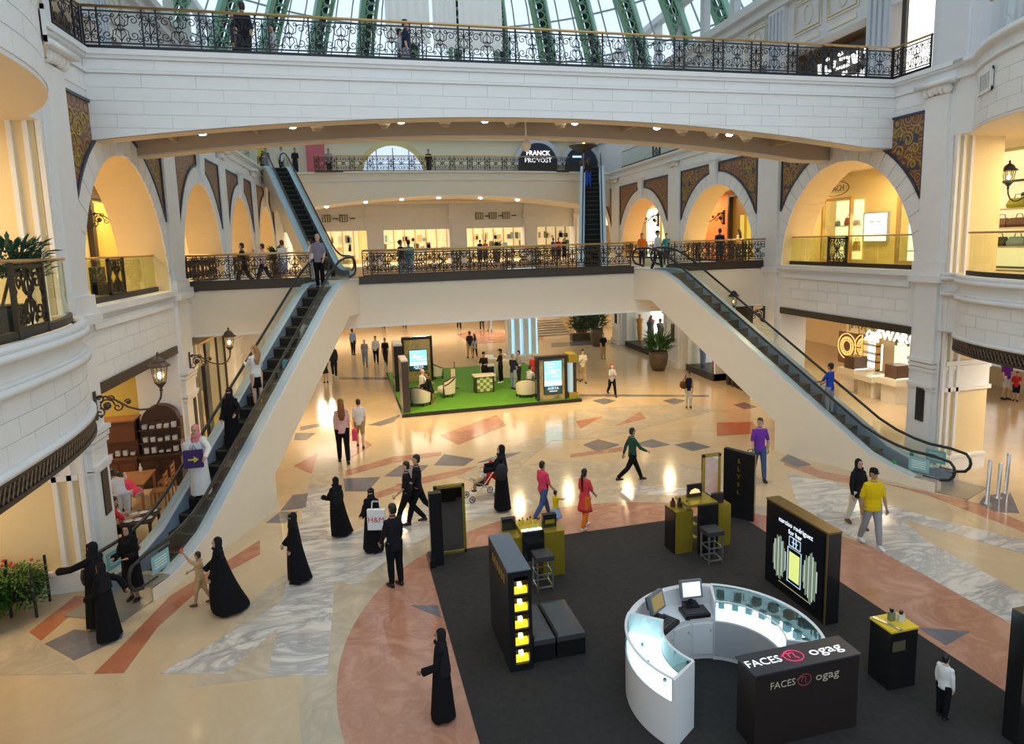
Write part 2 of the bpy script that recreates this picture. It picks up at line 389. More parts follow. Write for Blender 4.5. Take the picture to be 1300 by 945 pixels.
for side in (1, -1):
    nm = 'wall_right' if side > 0 else 'wall_left'
    B = BAYS[side]; mb = MB(); edges = [(15.2, B[0][0])] + [(B[i][1], B[i + 1][0]) for i in range(3)] + [(B[3][1], 52)]
    for y0, y1 in edges: whex(mb, side, y0, y1, 0, ZT, 0, 1.2)
    for (yl, yr) in B:
        c, a = (yl + yr) / 2, (yr - yl) / 2; N = 32
        P = [(c - a * cos(pi * i / N), ZS + BH * sin(pi * i / N)) for i in range(N + 1)]
        vs_ = [W(side, y, z) for y, z in P] + [W(side, y, ZT) for y, z in P]
        mb.add(vs_, [(i, i + 1, N + 2 + i, N + 1 + i) for i in range(N)])
        whex(mb, side, yl, yr, 4.17, 5.72, 0, 1.2)
    w = walls[side] = struct(nm, mb, WHITE)
    # mouldings, pilasters
    t = MB()
    for (yl, yr) in B:
        whex(t, side, yl - .05, yr + .05, 5.70, 5.86, -.16, 1.2); whex(t, side, yl + .1, yr - .1, 5.36, 5.50, -.09, 0); whex(t, side, yl + .15, yr - .15, 5.50, 5.55, -.05, 0)
    for i, (y0, y1) in enumerate(edges):
        cx = (y0 + y1) / 2; hw = min(.75, (y1 - y0) * .36) if i else .62
        if i == 0: cx, hw = 15.74, .40
        if i == 4: cx = y0 + .9
        whex(t, side, cx - hw, cx + hw, 5.9, 10.75, -.10, 0)
        whex(t, side, cx - hw - .1, cx + hw + .1, 5.75, 6.15, -.17, 0); whex(t, side, cx - hw - .14, cx + hw + .14, 5.55, 5.75, -.26, 0)
        whex(t, side, cx - hw, cx + hw, .35, 5.55, -.10, 0); whex(t, side, cx - hw - .08, cx + hw + .08, 0, .35, -.18, 0)
        for z, q in ((3.30, -.20), (3.16, -.16), (3.02, -.13), (2.55, -.16), (2.47, -.13)): whex(t, side, cx - hw - .06, cx + hw + .06, z - .1, z, q, 0)
    whex(t, side, 14.9, 52, 11.06, 11.14, -.07, 0); whex(t, side, 14.9, 52, 11.45, 11.57, -.16, 1.4); whex(t, side, 14.9, 52, 11.38, 11.45, -.09, 0)
    struct('wall_moulding', t, WHITE, w)
    for i, (y0, y1) in enumerate(edges[:4]):   # carved shell corbels
        cx = 15.74 if i == 0 else (y0 + y1) / 2; k = MB()
        for j in range(5):
            q = -1 + j * .5
            k.ell(W(side, cx + q * .36, 10.93 - .05 * abs(q), -.12), .13, .12, .15, 8, 6)
        whex(k, side, cx - .62, cx + .62, 11.0, 11.12, -.34, 0); whex(k, side, cx - .45, cx + .45, 10.86, 11.0, -.22, 0)
        k.build('shell_corbel', WHITE, w, True)
    # reveals, fascias, voussoirs, mosaics
    rv, fa = MB(), MB()
    for bi, (yl, yr) in enumerate(B):
        c, a = (yl + yr) / 2, (yr - yl) / 2; N = 32
        P = [(c - a * cos(pi * i / N), ZS + BH * sin(pi * i / N)) for i in range(N + 1)]
        rv.add([W(side, y, z, .0) for y, z in P] + [W(side, y, z, 1.25) for y, z in P], [(i, i + 1, N + 2 + i, N + 1 + i) for i in range(N)])
        whex(fa, side, yl, yr, 3.93, 4.17, -.05, 1.25)
        a2 = a * 1.19
        def outer(y): return ZS + OH * sqrt(max(0, 1 - ((y - c) / a2) ** 2))
        NV = 21
        for i in range(NV):
            rs = []
            for th in (pi * (i + .03) / NV, pi * (i + .5) / NV, pi * (i + .97) / NV):
                yi, zi = c - a * cos(th), ZS + BH * sin(th); yo, zo = c - a2 * cos(th), ZS + OH * sin(th)
                g0, g1 = yl - .16, yr + .16
                yo = min(max(yo, g0), g1)
                rs += [W(side, yi, zi, 0), W(side, yo, zo, 0), W(side, yi, zi, -.035), W(side, yo, zo, -.035)]
            MB().add(rs, [(2, 6, 7, 3), (6, 10, 11, 7), (3, 7, 5, 1), (7, 11, 9, 5), (0, 4, 6, 2), (4, 8, 10, 6), (0, 2, 3, 1), (8, 9, 11, 10)]).build('voussoir', BLOCK, w)
        ks = MB(); ks.hexa([W(side, c - .24, 9.42, -.02), W(side, c + .24, 9.42, -.02), W(side, c + .24, 9.42, -.16), W(side, c - .24, 9.42, -.16), W(side, c - .34, 10.55, 0), W(side, c + .34, 10.55, 0), W(side, c + .34, 10.55, -.2), W(side, c - .34, 10.55, -.2)])
        whex(ks, side, c - .4, c + .4, 10.55, 10.68, -.25, 0); ks.build('keystone', WHITE, w)
        for sg in (-1, 1):
            e0, e1 = (yl - .12, c - .36) if sg < 0 else (c + .36, yr + .12)
            n = 14; vs_, fs = [], []
            for i in range(n + 1):
                y = e0 + (e1 - e0) * i / n; zz = outer(y) + .02
                vs_ += [W(side, y, zz, 0), W(side, y, 10.43, 0), W(side, y, zz, -.025), W(side, y, 10.43, -.025)]
            for i in range(n):
                o = 4 * i; fs += [(o + 2, o + 6, o + 7, o + 3), (o, o + 4, o + 6, o + 2), (o + 1, o + 3, o + 7, o + 5)]
            MB().add(vs_, fs).build('mosaic_panel', MOSAIC, w)
            lowp = [W(side, e0 + (e1 - e0) * i / n, outer(e0 + (e1 - e0) * i / n) + .04, -.03) for i in range(n + 1)]
            br = MB(); br.tube(lowp + [W(side, e1, 10.43, -.03), W(side, e0, 10.43, -.03)], .055, 4, cap=False, closed=True)
            br.build('mosaic_border', NAVY, w)
            if bi == 0 or (side > 0 and bi == 1):   # gold scrolls and a dark medallion laid over the field
                sc = MB(); oc = e0 + .62 if sg < 0 else e1 - .62
                for (dy, dz, r0) in ((0, 9.72, .30), (0, 9.72, .16), (-.34, 9.95, .18), (.34, 9.95, .18), (-.30, 9.42, .2), (.3, 9.42, .2), (.22 * -sg * -1, 8.98, .17), (.1 * sg, 9.18, .14)):
                    yc = oc + dy
                    if dz - r0 < outer(yc) + .1 or abs(yc - c) > a + .08 - r0 * .5: continue
                    sc.tube([W(side, yc + r0 * (1 - .07 * k) * cos(k * .6), dz + r0 * (1 - .07 * k) * sin(k * .6), -.032) for k in range(13)], .02, 4)
                if sc.v: sc.build('gold_scroll', GOLDTILE, w)
                md = MB()
                for dz, s_ in ((9.72, 1.0), (8.85, .55)):
                    yc = oc + sg * (.0 if dz > 9 else .28)
                    md.add([W(side, yc + s_ * p * .11, dz + s_ * q * .11, -.029) for p, q in ((-4, .6), (-2.2, 1.8), (-1.6, .5), (0, .9), (1.6, .5), (2.2, 1.8), (4, .6), (3.2, -1.4), (1.4, -.5), (0, -1), (-1.4, -.5), (-3.2, -1.4))], [tuple(range(12))])
                if side > 0: md.build('mosaic_medallion', NAVY, w)
    struct('arch_reveal', rv, CREAM, w); struct('bronze_fascia', fa, DARKFASCIA, w)  # reveals take their lamplight yellow from the cream colour
    S = lambda u, v, d, s=side: W(s, u, v, d)
    for bi in (0, 1):
        yl, yr = B[bi]; c, a2 = (yl + yr) / 2, (yr - yl) / 2 * 1.19
        blocks(w, S, yl + .12, yr - .12, 4.2, 5.34, 1.0, .38, BLOCK)
        if bi == 0 or side > 0: blocks(w, S, yl - .1, yr + .1, 10.66, 11.04, 1.1, .38, BLOCK)
    blocks(w, S, 15.2, 16.15, 11.15, 11.38, 1.0, .23, BLOCK)
    # pier face that turns towards the front, lamplight yellow put into its colour
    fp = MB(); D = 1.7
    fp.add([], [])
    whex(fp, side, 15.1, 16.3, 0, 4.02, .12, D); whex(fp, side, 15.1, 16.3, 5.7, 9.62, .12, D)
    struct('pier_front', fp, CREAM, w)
    q = MB()
    for dd in (.0, .22, .5):
        whex(q, side, 15.03, 15.12, .0, 9.6, dd - .02, dd + .07)
    whex(q, side, 15.01, 15.12, 0, .40, .1, D); whex(q, side, 14.99, 15.12, .40, .48, .1, D)
    for z, hh, e in ((3.3, .9, .02), (3.3, .14, .09), (3.14, .10, .05), (2.52, .12, .07)): whex(q, side, 15.1 - e, 15.12, z - hh, z, .08, D + e if side > 0 else .62)
    struct('pier_moulding', q, WHITE, w)

# gallery slabs and shop-front walls behind the arches
for side in (1, -1):
    sl = MB(); whex(sl, side, 2, 66, 4.02, 5.66, .5, 20); whex(sl, side, 2, 66, 9.62, 11.44, .5, 20)
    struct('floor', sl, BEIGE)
    bk = MB(); whex(bk, side, 2, 66, 5.66, 9.62, 4.7, 5.0); whex(bk, side, 2, 66, 0, 4.02, *((12.2, 12.5) if side > 0 else (9.0, 9.3)))
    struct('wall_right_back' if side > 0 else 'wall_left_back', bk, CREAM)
    up = MB()
    whex(up, side, 2, 33, 15.4, 18.0, 3.6, 4.2); whex(up, side, 33, 60, 11.44, 18.0, 3.6, 4.2)
    for y in (9, 21.6, 28.4): whex(up, side, y, y + 1.3, 11.44, 18, 3.4, 4.2)
    whex(up, side, 2, 60, 18.0, 18.35, 3.0, 4.2); whex(up, side, 2, 60, 17.6, 18.0, 3.3, 4.2); whex(up, side, 2, 60, 15.3, 15.42, 3.4, 4.2)
    whex(up, side, 14.6, 16.1, 11.45, 20, -.0, 1.5); whex(up, side, 14.85, 15.85, 11.45, 20, -.1, 0)
    whex(up, side, 2, 60, 18.35, 18.9, 3.8, 4.2)
    for k in range(16): whex(up, side, 3 + k * 3.4, 3.5 + k * 3.4, 18.9, 21.5, 3.8, 4.2)
    whex(up, side, 2, 60, 21.5, 21.9, 3.6, 4.2)
    u = struct('wall_right_upper' if side > 0 else 'wall_left_upper', up, mat('pale_lilac_stone', (.70, .70, .72), .5))
    fl = MB()
    for y in (9, 21.6, 28.4):
        for k in range(4): whex(fl, side, y + .12 + k * .29, y + .28 + k * .29, 11.8, 17.4, 3.3, 3.42)
    struct('fluting', fl, mat('pale_blue_stone', (.56, .60, .68), .5), u)
    pnl = MB()
    for y in (16.6, 23.6, 25.9, 30.0):
        for dd, e in ((3.56, .0), (3.52, .12)):
            pnl.tube([W(side, y + e, 16.0 + e, dd), W(side, y + 1.9 - e, 16.0 + e, dd), W(side, y + 1.9 - e, 17.4 - e, dd), W(side, y + e, 17.4 - e, dd)], .05, 4, closed=True)
        pnl.tube([W(side, y + .95 + .3 * cos(k * .5), 16.7 + .42 * sin(k * .5), 3.56) for k in range(13)], .04, 4, closed=True)
        whex(pnl, side, y + .1, y + 1.8, 15.55, 15.75, 3.55, 3.62)
    struct('relief_panel', pnl, IVORY, u)

# ================================================================ NEAR ROUNDED BALCONIES
def bulge(side, y, lvl):
    u = abs(y - 9.5) / 5.1
    if u >= 1: return 0.0
    return (1.36 * (1 - u ** 3) ** .6) if lvl == 2 else ((1.68 if side < 0 else 1.82) * (1 - u ** 2.5))
YB = [4.4 + 10.2 * .5 * (1 - cos(pi * i / 40)) for i in range(41)] + [15.22]
balc = {}
for side in (1, -1):
    for lvl in (2, 3):
        z0, z1 = (3.80, 5.72) if lvl == 2 else (9.60, 11.44)
        def ring(ex, z, lvl=lvl, side=side): return [W(side, y, z, -(bulge(side, y, lvl) + (ex if 4.5 < y else 0))) for y in YB]
        mb = MB(); outl = [(p[0], p[1]) for p in ring(0, 0)]
        inn = [W(side, 15.22, 0, 1.2)[:2], W(side, 14.6, 0, 3)[:2], W(side, 4.4, 0, 3)[:2]]
        mb.prism(outl + inn, z0 + (.38 if lvl == 2 else 0), z1)
        nm = ('wall_right_balcony' if side > 0 else 'wall_left_balcony')
        b = balc[side, lvl] = struct(nm, mb, WHITE)
        tr = MB()
        def lip(za, zb, ex):
            A, Bq, Cq, Dq = ring(-.05, za), ring(ex, za), ring(ex, zb), ring(-.05, zb)
            tr.loft([A, Bq, Cq, Dq], cap=False, closed=False)
        if lvl == 2:
            lip(5.62, 5.74, .14); lip(5.74, 5.84, .10); lip(5.18, 5.30, .12); lip(5.30, 5.36, .07); lip(4.16, 4.24, .10)
        else:
            lip(11.40, 11.56, .16); lip(11.05, 11.13, .08)
        struct('balcony_moulding', tr, WHITE, b, True)
        Sb = lambda u, v, d, s=side, l_=lvl: W(s, u, v, -(bulge(s, u, l_) - d))
        if lvl == 2: blocks(b, Sb, 6.0, 14.3, 4.26, 5.16, .78, .30, BLOCK)
        else: blocks(b, Sb, 6.0, 14.3, 9.66, 11.02, .9, .34, BLOCK)
        if lvl == 2:   # pierced bronze fascia
            fb = MB(); fb.loft([ring(.02, 3.80)[:41], ring(.07, 3.80)[:41], ring(.07, 3.87)[:41], ring(.02, 3.87)[:41]], cap=False, closed=False)
            fb.loft([ring(.02, 4.09)[:41], ring(.07, 4.09)[:41], ring(.07, 4.16)[:41], ring(.02, 4.16)[:41]], cap=False, closed=False)
            fb.loft([ring(-.04, 3.80)[:41], ring(-.04, 4.17)[:41]], cap=False, closed=False)
            struct('bronze_fascia', fb, DARKFASCIA, b)
            lt = MB()
            ys = [5.2 + .115 * i for i in range(82)]
            for y in ys:
                for q in (-1, 1):
                    y2 = y + .115 * q
                    lt.tube([W(side, y, 3.87, -(bulge(side, y, 2) + .045)), W(side, y2, 4.09, -(bulge(side, y2, 2) + .045))], .013, 3)
            struct('fascia_lattice', lt, mat('bronze_lattice', (.16, .12, .085), .4, .4), b)
        sf = MB(); zc = z0 + (.37 if lvl == 2 else 0)
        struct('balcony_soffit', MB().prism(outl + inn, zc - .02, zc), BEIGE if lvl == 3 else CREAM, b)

# ================================================================ UPPER FOOTBRIDGE
YF, YR = 17.44, 20.9
def arcz(x): return 9.56 + .70 * max(0.0, 1 - ((x - 5.2) / 10.6) ** 2)
NX = 40
XA, XB = wallx(-1, YF) - .1, wallx(1, YF) + .1
XS = [XA + (XB - XA) * i / NX for i in range(NX + 1)]
br = MB()
def beam(y0, y1, dz0, top):
    vs_ = []
    for x in XS: vs_ += [(x, y0, arcz(x) + dz0), (x, y1, arcz(x) + dz0), (x, y1, top), (x, y0, top)]
    fs = []
    for i in range(NX):
        o = 4 * i; fs += [(o + j, o + (j + 1) % 4, o + 4 + (j + 1) % 4, o + 4 + j) for j in range(4)]
    br.add(vs_, fs)
beam(YF, YF + .55, 0, 11.4); beam(YR - .6, YR, -.02, 11.4)
br.box(XA, XB, YF + .1, YR - .1, 11.0, 11.44)
bridge = struct('upper_footbridge', br, WHITE)
tm = MB()
for za, zb, ex in ((11.44, 11.56, .12), (11.36, 11.44, .07), (11.05, 11.12, .06)):
    tm.box(XA, XB, YF - ex, YF + .3, za, zb); tm.box(XA, XB, YR - .3, YR + ex, za, zb)
struct('bridge_moulding', tm, WHITE, bridge)
Sf = lambda u, v, d: (u, YF + d, v)
blocks(bridge, Sf, XA + .1, XB - .1, 9.56, 11.04, 1.14, .296, BLOCK, lo=arcz, gap=.006)
blocks(bridge, Sf, XA + .1, XB - .1, 11.13, 11.35, 1.5, .22, BLOCK, gap=.006)
sf = MB(); vs_, fs = [], []
for x in XS: vs_ += [(x, YF - .005, arcz(x) - .012), (x, YF + .57, arcz(x) - .012), (x, YR - .62, arcz(x) - .032), (x, YR + .005, arcz(x) - .032)]
for i in range(NX):
    o = 4 * i; fs += [(o, o + 1, o + 5, o + 4), (o + 2, o + 3, o + 7, o + 6)]
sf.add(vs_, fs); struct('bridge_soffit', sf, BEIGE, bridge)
rc = MB(); vs_, fs = [], []
for x in XS: vs_ += [(x, YF + .55, arcz(x) + .55), (x, YR - .6, arcz(x) + .55)]
fs = [(2 * i, 2 * i + 1, 2 * i + 3, 2 * i + 2) for i in range(NX)]
rc.add(vs_, fs)
for x in (-4.1, -2.0, 1.6, 5.3, 9.0, 12.6, 14.4): rc.box(x - .05, x + .05, YF + .55, YR - .6, arcz(x) + .25, arcz(x) + .55)
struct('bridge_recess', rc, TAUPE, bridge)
for zz, r_ in ((.44, .05), (.38, .03)): struct('bridge_pipe', MB().tube([(x, YF + .85 + zz, arcz(x) + zz) for x in XS[3:-3]], r_, 5), IRON, bridge)
jn = MB(); vs_, fs = [], []
for x in XS: vs_ += [(x, YR - .61, arcz(x)), (x, YR - .61, arcz(x) + .56)]
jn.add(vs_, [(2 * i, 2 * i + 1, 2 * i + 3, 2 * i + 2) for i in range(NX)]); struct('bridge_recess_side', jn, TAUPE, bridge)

# ================================================================ MIDDLE FOOTBRIDGE
YM, YM2 = 24.1, 30.0
XM0, XM1 = wallx(-1, YM) - .3, wallx(1, YM) + .3
mbm = MB().box(XM0, XM1 + .3, YM, YM2, 4.2, 5.66)
mid = struct('middle_footbridge', mbm, IVORY)
kb = MB(); kb.box(XM0, .62 - 1.46, YM - .06, YM + .1, 5.70, 5.98); kb.box(.62, 11.1, YM - .06, YM + .1, 5.70, 5.98); kb.box(12.55, XM1, YM - .06, YM + .1, 5.70, 5.98)
struct('bridge_kerb', kb, DARKFASCIA, mid)
lp = MB().box(XM0, XM1, YM - .03, YM + .02, 4.16, 4.24); struct('bridge_lip', lp, WHITE, mid)

# ================================================================ FAR FOOTBRIDGE, BACK HALL
YFar = 43.0
XF0, XF1 = wallx(-1, YFar) - .2, wallx(1, YFar) + .2
def farz(x): return 9.30 + .75 * max(0, 1 - ((x - 7) / 9.6) ** 2)
fm = MB(); vs_, fs = [], []
def bow(x): return YFar - 1.2 * max(0, 1 - ((x - 7) / 10.6) ** 2)
for i in range(31):
    x = XF0 + (XF1 - XF0) * i / 30
    vs_ += [(x, bow(x), farz(x)), (x, YFar + 2.6, farz(x)), (x, YFar + 2.6, 11.44), (x, bow(x), 11.44)]
for i in range(30):
    o = 4 * i; fs += [(o + j, o + (j + 1) % 4, o + 4 + (j + 1) % 4, o + 4 + j) for j in range(4)]
fm.add(vs_, fs); farb = struct('far_footbridge', fm, IVORY)
ft = MB()
for za, zb, ex in ((11.44, 11.55, .15), (10.98, 11.06, .08)):
    A = [XF0 + (XF1 - XF0) * i / 30 for i in range(31)]
    ft.loft([[(x, bow(x) + .05, za) for x in A], [(x, bow(x) - ex, za) for x in A], [(x, bow(x) - ex, zb) for x in A], [(x, bow(x) + .05, zb) for x in A]], cap=False, closed=False)
struct('bridge_moulding', ft, WHITE, farb)
struct('floor', MB().box(-18, 34, YFar + 2.4, 66, 9.9, 11.44), BEIGE)
struct('floor', MB().box(-18, 34, 46.5, 66, 5.2, 5.66), BEIGE)
# back wall of the middle level: piers, beam with openings
bw = MB()
Yb = 48.0
for xa, xb in ((-6, -4.0), (1.95, 3.1), (7.75, 9.0), (13.3, 14.3), (17.2, 18.4)):
    bw.box(xa, xb, Yb - .25, Yb + .8, 5.66, 9.9); bw.box(xa - .1, xb + .1, Yb - .32, Yb, 8.85, 9.05); bw.box(xa + .15, xb - .15, Yb - .3, Yb, 5.9, 8.7)
bw.box(-8, 22, Yb, Yb + .6, 8.15, 9.9)
back = struct('wall_back', bw, WHITE)
gb = MB(); gb.box(-14, 15.0, 60, 60.3, 0, 5.2); gb.box(15.0, 20.2, 50.6, 50.9, 0, 5.2); gb.box(20.2, 30, 50, 50.3, 0, 5.2); gb.box(-14, 30, 62, 62.3, 5.6, 9.9)
struct('wall_back_lower', gb, CREAM)
ub = MB(); ub.box(-16, 30, 56.5, 56.9, 11.44, 17.0); ub.box(-16, 30, 56.2, 56.6, 15.6, 15.9)
ubk = struct('wall_back_upper', ub, mat('cream_upper_wall', (.80, .72, .55), .6))

# ================================================================ GLASS DOME
DC = Vector((6.0, 34.0, 10.2)); DR = 20.5
roof = struct('roof', MB().tube([(DC.x + DR * .936 * cos(i * 2 * pi / 64), DC.y + DR * .936 * sin(i * 2 * pi / 64), DC.z + DR * .352) for i in range(64)], (.35, .35), 6, closed=True), GREENIRON)
def sph(az, el, r=DR): return Vector((r * cos(el) * sin(az), r * cos(el) * cos(az), r * sin(el)))
rib = MB(); lat = MB(); E0, E1, NE = .36, 1.40, 24
def rp(el, r, off): v = sph(0, el, r); return (v.x + off, v.y, v.z)
for (off, hw, th) in ((-.46, .24, .30), (.50, .10, .30)):
    rib.tube([rp(E0 + (E1 - E0) * i / NE, DR - .5, off) for i in range(NE + 1)], (hw, th), 4, up=(1, 0, 0))
me_flange = rib.data('rib_flange', GREENIRON)
NL = 34
for i in range(NL):
    el = E0 + (E1 - E0) * (i + .5) / NL; c = sph(0, el, DR - .72); t = (sph(0, el + .01) - sph(0, el)).normalized()
    lat.tube([Vector((.06 + .30 * cos(k * pi / 5), c.y, c.z)) + t * (.27 * sin(k * pi / 5)) for k in range(10)], .055, 3, closed=True)
    lat.tube([Vector((-.25, c.y, c.z)) + t * .31, Vector((.40, c.y, c.z)) + t * .31], .045, 3)
me_lat = lat.data('rib_lattice', GREENIRON)
bk_ = MB().tube([rp(E0 + (E1 - E0) * i / NE, DR - .25, .06) for i in range(NE + 1)], (.42, .03), 4, up=(1, 0, 0)); me_back = bk_.data('rib_back', DARKGREEN)
NR = 16; rows = [.36, .50, .64, .78, .94, 1.15]; sub = 3
azs = [2 * pi * (k + .0) / (NR * 2) for k in range(-13, 14)]
bar = MB()
for az in azs:
    o = link('roof_rib', me_flange, roof); o.location = DC; o.rotation_euler = (0, 0, -az)
    o3 = link('roof_rib_back', me_back, roof); o3.location = DC; o3.rotation_euler = (0, 0, -az)
    o2 = link('roof_rib_lattice', me_lat, roof); o2.location = DC; o2.rotation_euler = (0, 0, -az)
dz = 2 * pi / (NR * 2) / sub
pm = []
for a_, b_ in zip(rows[:-1], rows[1:]):
    g = MB(); q = dz / 2 - .001
    g.add([tuple(sph(s_ * q, e_, DR)) for s_, e_ in ((-1, a_), (1, a_), (1, b_), (-1, b_))], [(0, 1, 2, 3)]); pm.append(g.data('roof_pane', ROOFGLASS))
for az in azs[:-1]:
    for k in range(sub):
        A = az + dz * (k + .5)
        if abs(A) < 1.75:
            for me in pm: o = link('pane', me, roof); o.location = DC; o.rotation_euler = (0, 0, -A)
        if k: bar.tube([sph(az + dz * k, e) + DC for e in (.36, .5, .7, .95, 1.2)], .06, 4)
for e in rows: bar.tube([sph(-2.5 + 5 * i / 50, e) + DC for i in range(51)], .07, 4)
struct('glazing_bars', bar, mat('blue_grey_bars', (.40, .50, .56), .5), roof)
# ================================================================ RAILINGS
def spiral(c, r0, a0, turns, sg=1, n=14, r1=.02):
    return [(c[0] + (r0 + (r1 - r0) * i / n) * cos(a0 + sg * turns * 2 * pi * i / n), 0, c[1] + (r0 + (r1 - r0) * i / n) * sin(a0 + sg * turns * 2 * pi * i / n)) for i in range(n + 1)]
def scroll_wide(w, h, m, r=.013):
    mb = MB()
    for sx in (-1, 1):
        for sz in (-1, 1):
            P = lambda L: [(sx * x, 0, h / 2 + sz * z) for x, _, z in L]
            mb.tube(P(spiral((w * .30, h * .26), h * .17, pi, 1.35, -1)), r, 3)
            mb.tube(P(spiral((w * .42, h * .40), h * .085, -pi / 2, 1.2, 1)), r, 3)
            mb.tube(P(spiral((w * .16, h * .41), h * .075, 0, 1.2, -1)), r, 3)
            mb.tube(P([(w * .30 - h * .17, 0, h * .26), (w * .17, 0, h * .12), (w * .08, 0, h * .04), (w * .0, 0, h * .13), (0, 0, h * .2)]), r, 3)
            mb.tube(P([(w * .49, 0, h * .02), (w * .42, 0, h * .10), (w * .47, 0, h * .24)]), r, 3)
            mb.tube(P([(w * .08, 0, h * .04), (w * .12, 0, h * .24), (w * .05, 0, h * .34), (0, 0, h * .46)]), r, 3)
    mb.tube([(h * .08 * cos(k * pi / 4), 0, h / 2 + h * .08 * sin(k * pi / 4)) for k in range(8)], r, 3, closed=True)
    mb.tube([(0, 0, 0), (0, 0, h)], r, 3)
    return mb.data('scroll_panel', m)
def scroll_narrow(w, h, m, r=.013):
    mb = MB()
    for sx in (-1, 1):
        for sz in (-1, 1):
            P = lambda L: [(sx * x, 0, h / 2 + sz * z) for x, _, z in L]
            mb.tube(P(spiral((w * .26, h * .36), h * .11, pi, 1.25, 1, 12)), r, 3)
            mb.tube(P([(w * .26 - h * .11, 0, h * .36), (w * .10, 0, h * .18), (w * .30, 0, h * .04), (w * .34, 0, 0)]), r, 3)
            mb.tube(P(spiral((w * .26, h * .13), h * .06, 0, 1.2, 1, 9)), r, 3)
    mb.tube([(0, 0, 0), (0, 0, h)], r * 1.3, 3)
    return mb.data('scroll_panel', m)
IR = {}
for key, m in (('k', IRON), ('b', BRONZEIRON)):
    IR[key] = (scroll_wide(.92, .66, m, .013 if key == 'k' else .019), scroll_narrow(.30, .66, m, .013 if key == 'k' else .018), m)
def railing(name, label, pts, z, key='k', group=None, kick=.12, h=.96, dense=False, rail=BRASS):
    """pts: plan polyline; panels of scrollwork between upright bars"""
    wide, nar, m = IR[key]
    rt = thing(name, label, 'railing', (pts[0][0], pts[0][1], z), 0, group)
    P = [Vector((p[0], p[1], 0)) for p in pts]
    up = lambda q, dz: [(p.x, p.y, z + dz) for p in q]
    MB().tube(up(P, h), (.035, .06), 6, up=(0, 0, 1)).build('handrail', rail, rt, True)
    fr = MB(); fr.tube(up(P, h - .10), .022, 4); fr.tube(up(P, kick + .06), .022, 4); fr.tube(up(P, kick / 2), (kick / 2 * 1.41, .04 * 1.41), 4, up=(0, 0, 1)); fr.build('rail_frame', m, rt)
    ba = MB(); k = 0
    for a, b in zip(P[:-1], P[1:]):
        L = (b - a).length; n = max(1, round(L / 1.22)); s = L / n / 1.22; d = (b - a) / L; rz = atan2(d.y, d.x)
        for i in range(n):
            t0 = L * i / n
            for off, me, half in ((.15, nar, .15), (.76, wide, .46)):
                q = a + d * (t0 + off * s)
                o = link('scroll_panel', me, rt); o.location = Vector((q.x, q.y, z + kick + .08)); o.rotation_euler = (0, 0, rz); o.scale = (s, 1, (h - kick - .20) / .66)
            for off in (0, .30):
                q = a + d * (t0 + off * s); ba.box(q.x - .018, q.x + .018, q.y - .018, q.y + .018, z + kick, z + h - .03)
        q = b; ba.box(q.x - .02, q.x + .02, q.y - .02, q.y + .02, z, z + h)
    ba.build('upright_bars', m, rt)['kind'] = 'stuff'; return rt
zb = 11.56
railing('iron_railing', 'black scrollwork railing with brass handrail along the front of the upper footbridge', [(wallx(-1, YF) + .05, YF + .12), (wallx(1, YF) - .05, YF + .12)], zb)
railing('iron_railing', 'black scrollwork railing along the back of the upper footbridge', [(wallx(-1, YR) + .05, YR - .1), (wallx(1, YR) - .05, YR - .1)], zb)
railing('iron_railing', 'short black railing from right end of upper footbridge to the white pier', [(wallx(1, YF), YF + .12), (wallx(1, 16.15), 16.15)], zb)
railing('iron_railing', 'short black railing from left end of upper footbridge to the white pier', [(wallx(-1, YF), YF + .12), (wallx(-1, 16.15), 16.15)], zb)
railing('iron_railing', 'brown scrollwork railing on middle footbridge right of the left escalator', [(.78, YM), (10.98, YM)], 5.98, 'b', kick=.05, h=.90)
railing('iron_railing', 'brown scrollwork railing on middle footbridge between left wall and left escalator', [(XM0 + .3, YM), (-1.0, YM)], 5.98, 'b', kick=.05, h=.90)
railing('iron_railing', 'brown scrollwork railing on middle footbridge between right escalator and right wall', [(12.6, YM), (XM1 - .3, YM)], 5.98, 'b', kick=.05, h=.90)
railing('iron_railing', 'brown scrollwork railing along the back of the middle footbridge between upper escalators', [(1.3, YM2 - .1), (9.9, YM2 - .1)], 5.7, 'b', h=1.1)
railing('iron_railing', 'black lattice railing with thin brass rail along the far upper footbridge', [(-1.1, YFar - .9), (2.0, bow(2) + .1), (7.0, bow(7) + .1), (11.5, bow(11.5) + .1), (14.9, YFar - .75)], 11.5, 'b')
railing('iron_railing', 'short black railing at far upper level left of the upper left escalator', [(wallx(-1, 42.6), 42.6), (-4.3, 42.6)], 11.5, 'b')
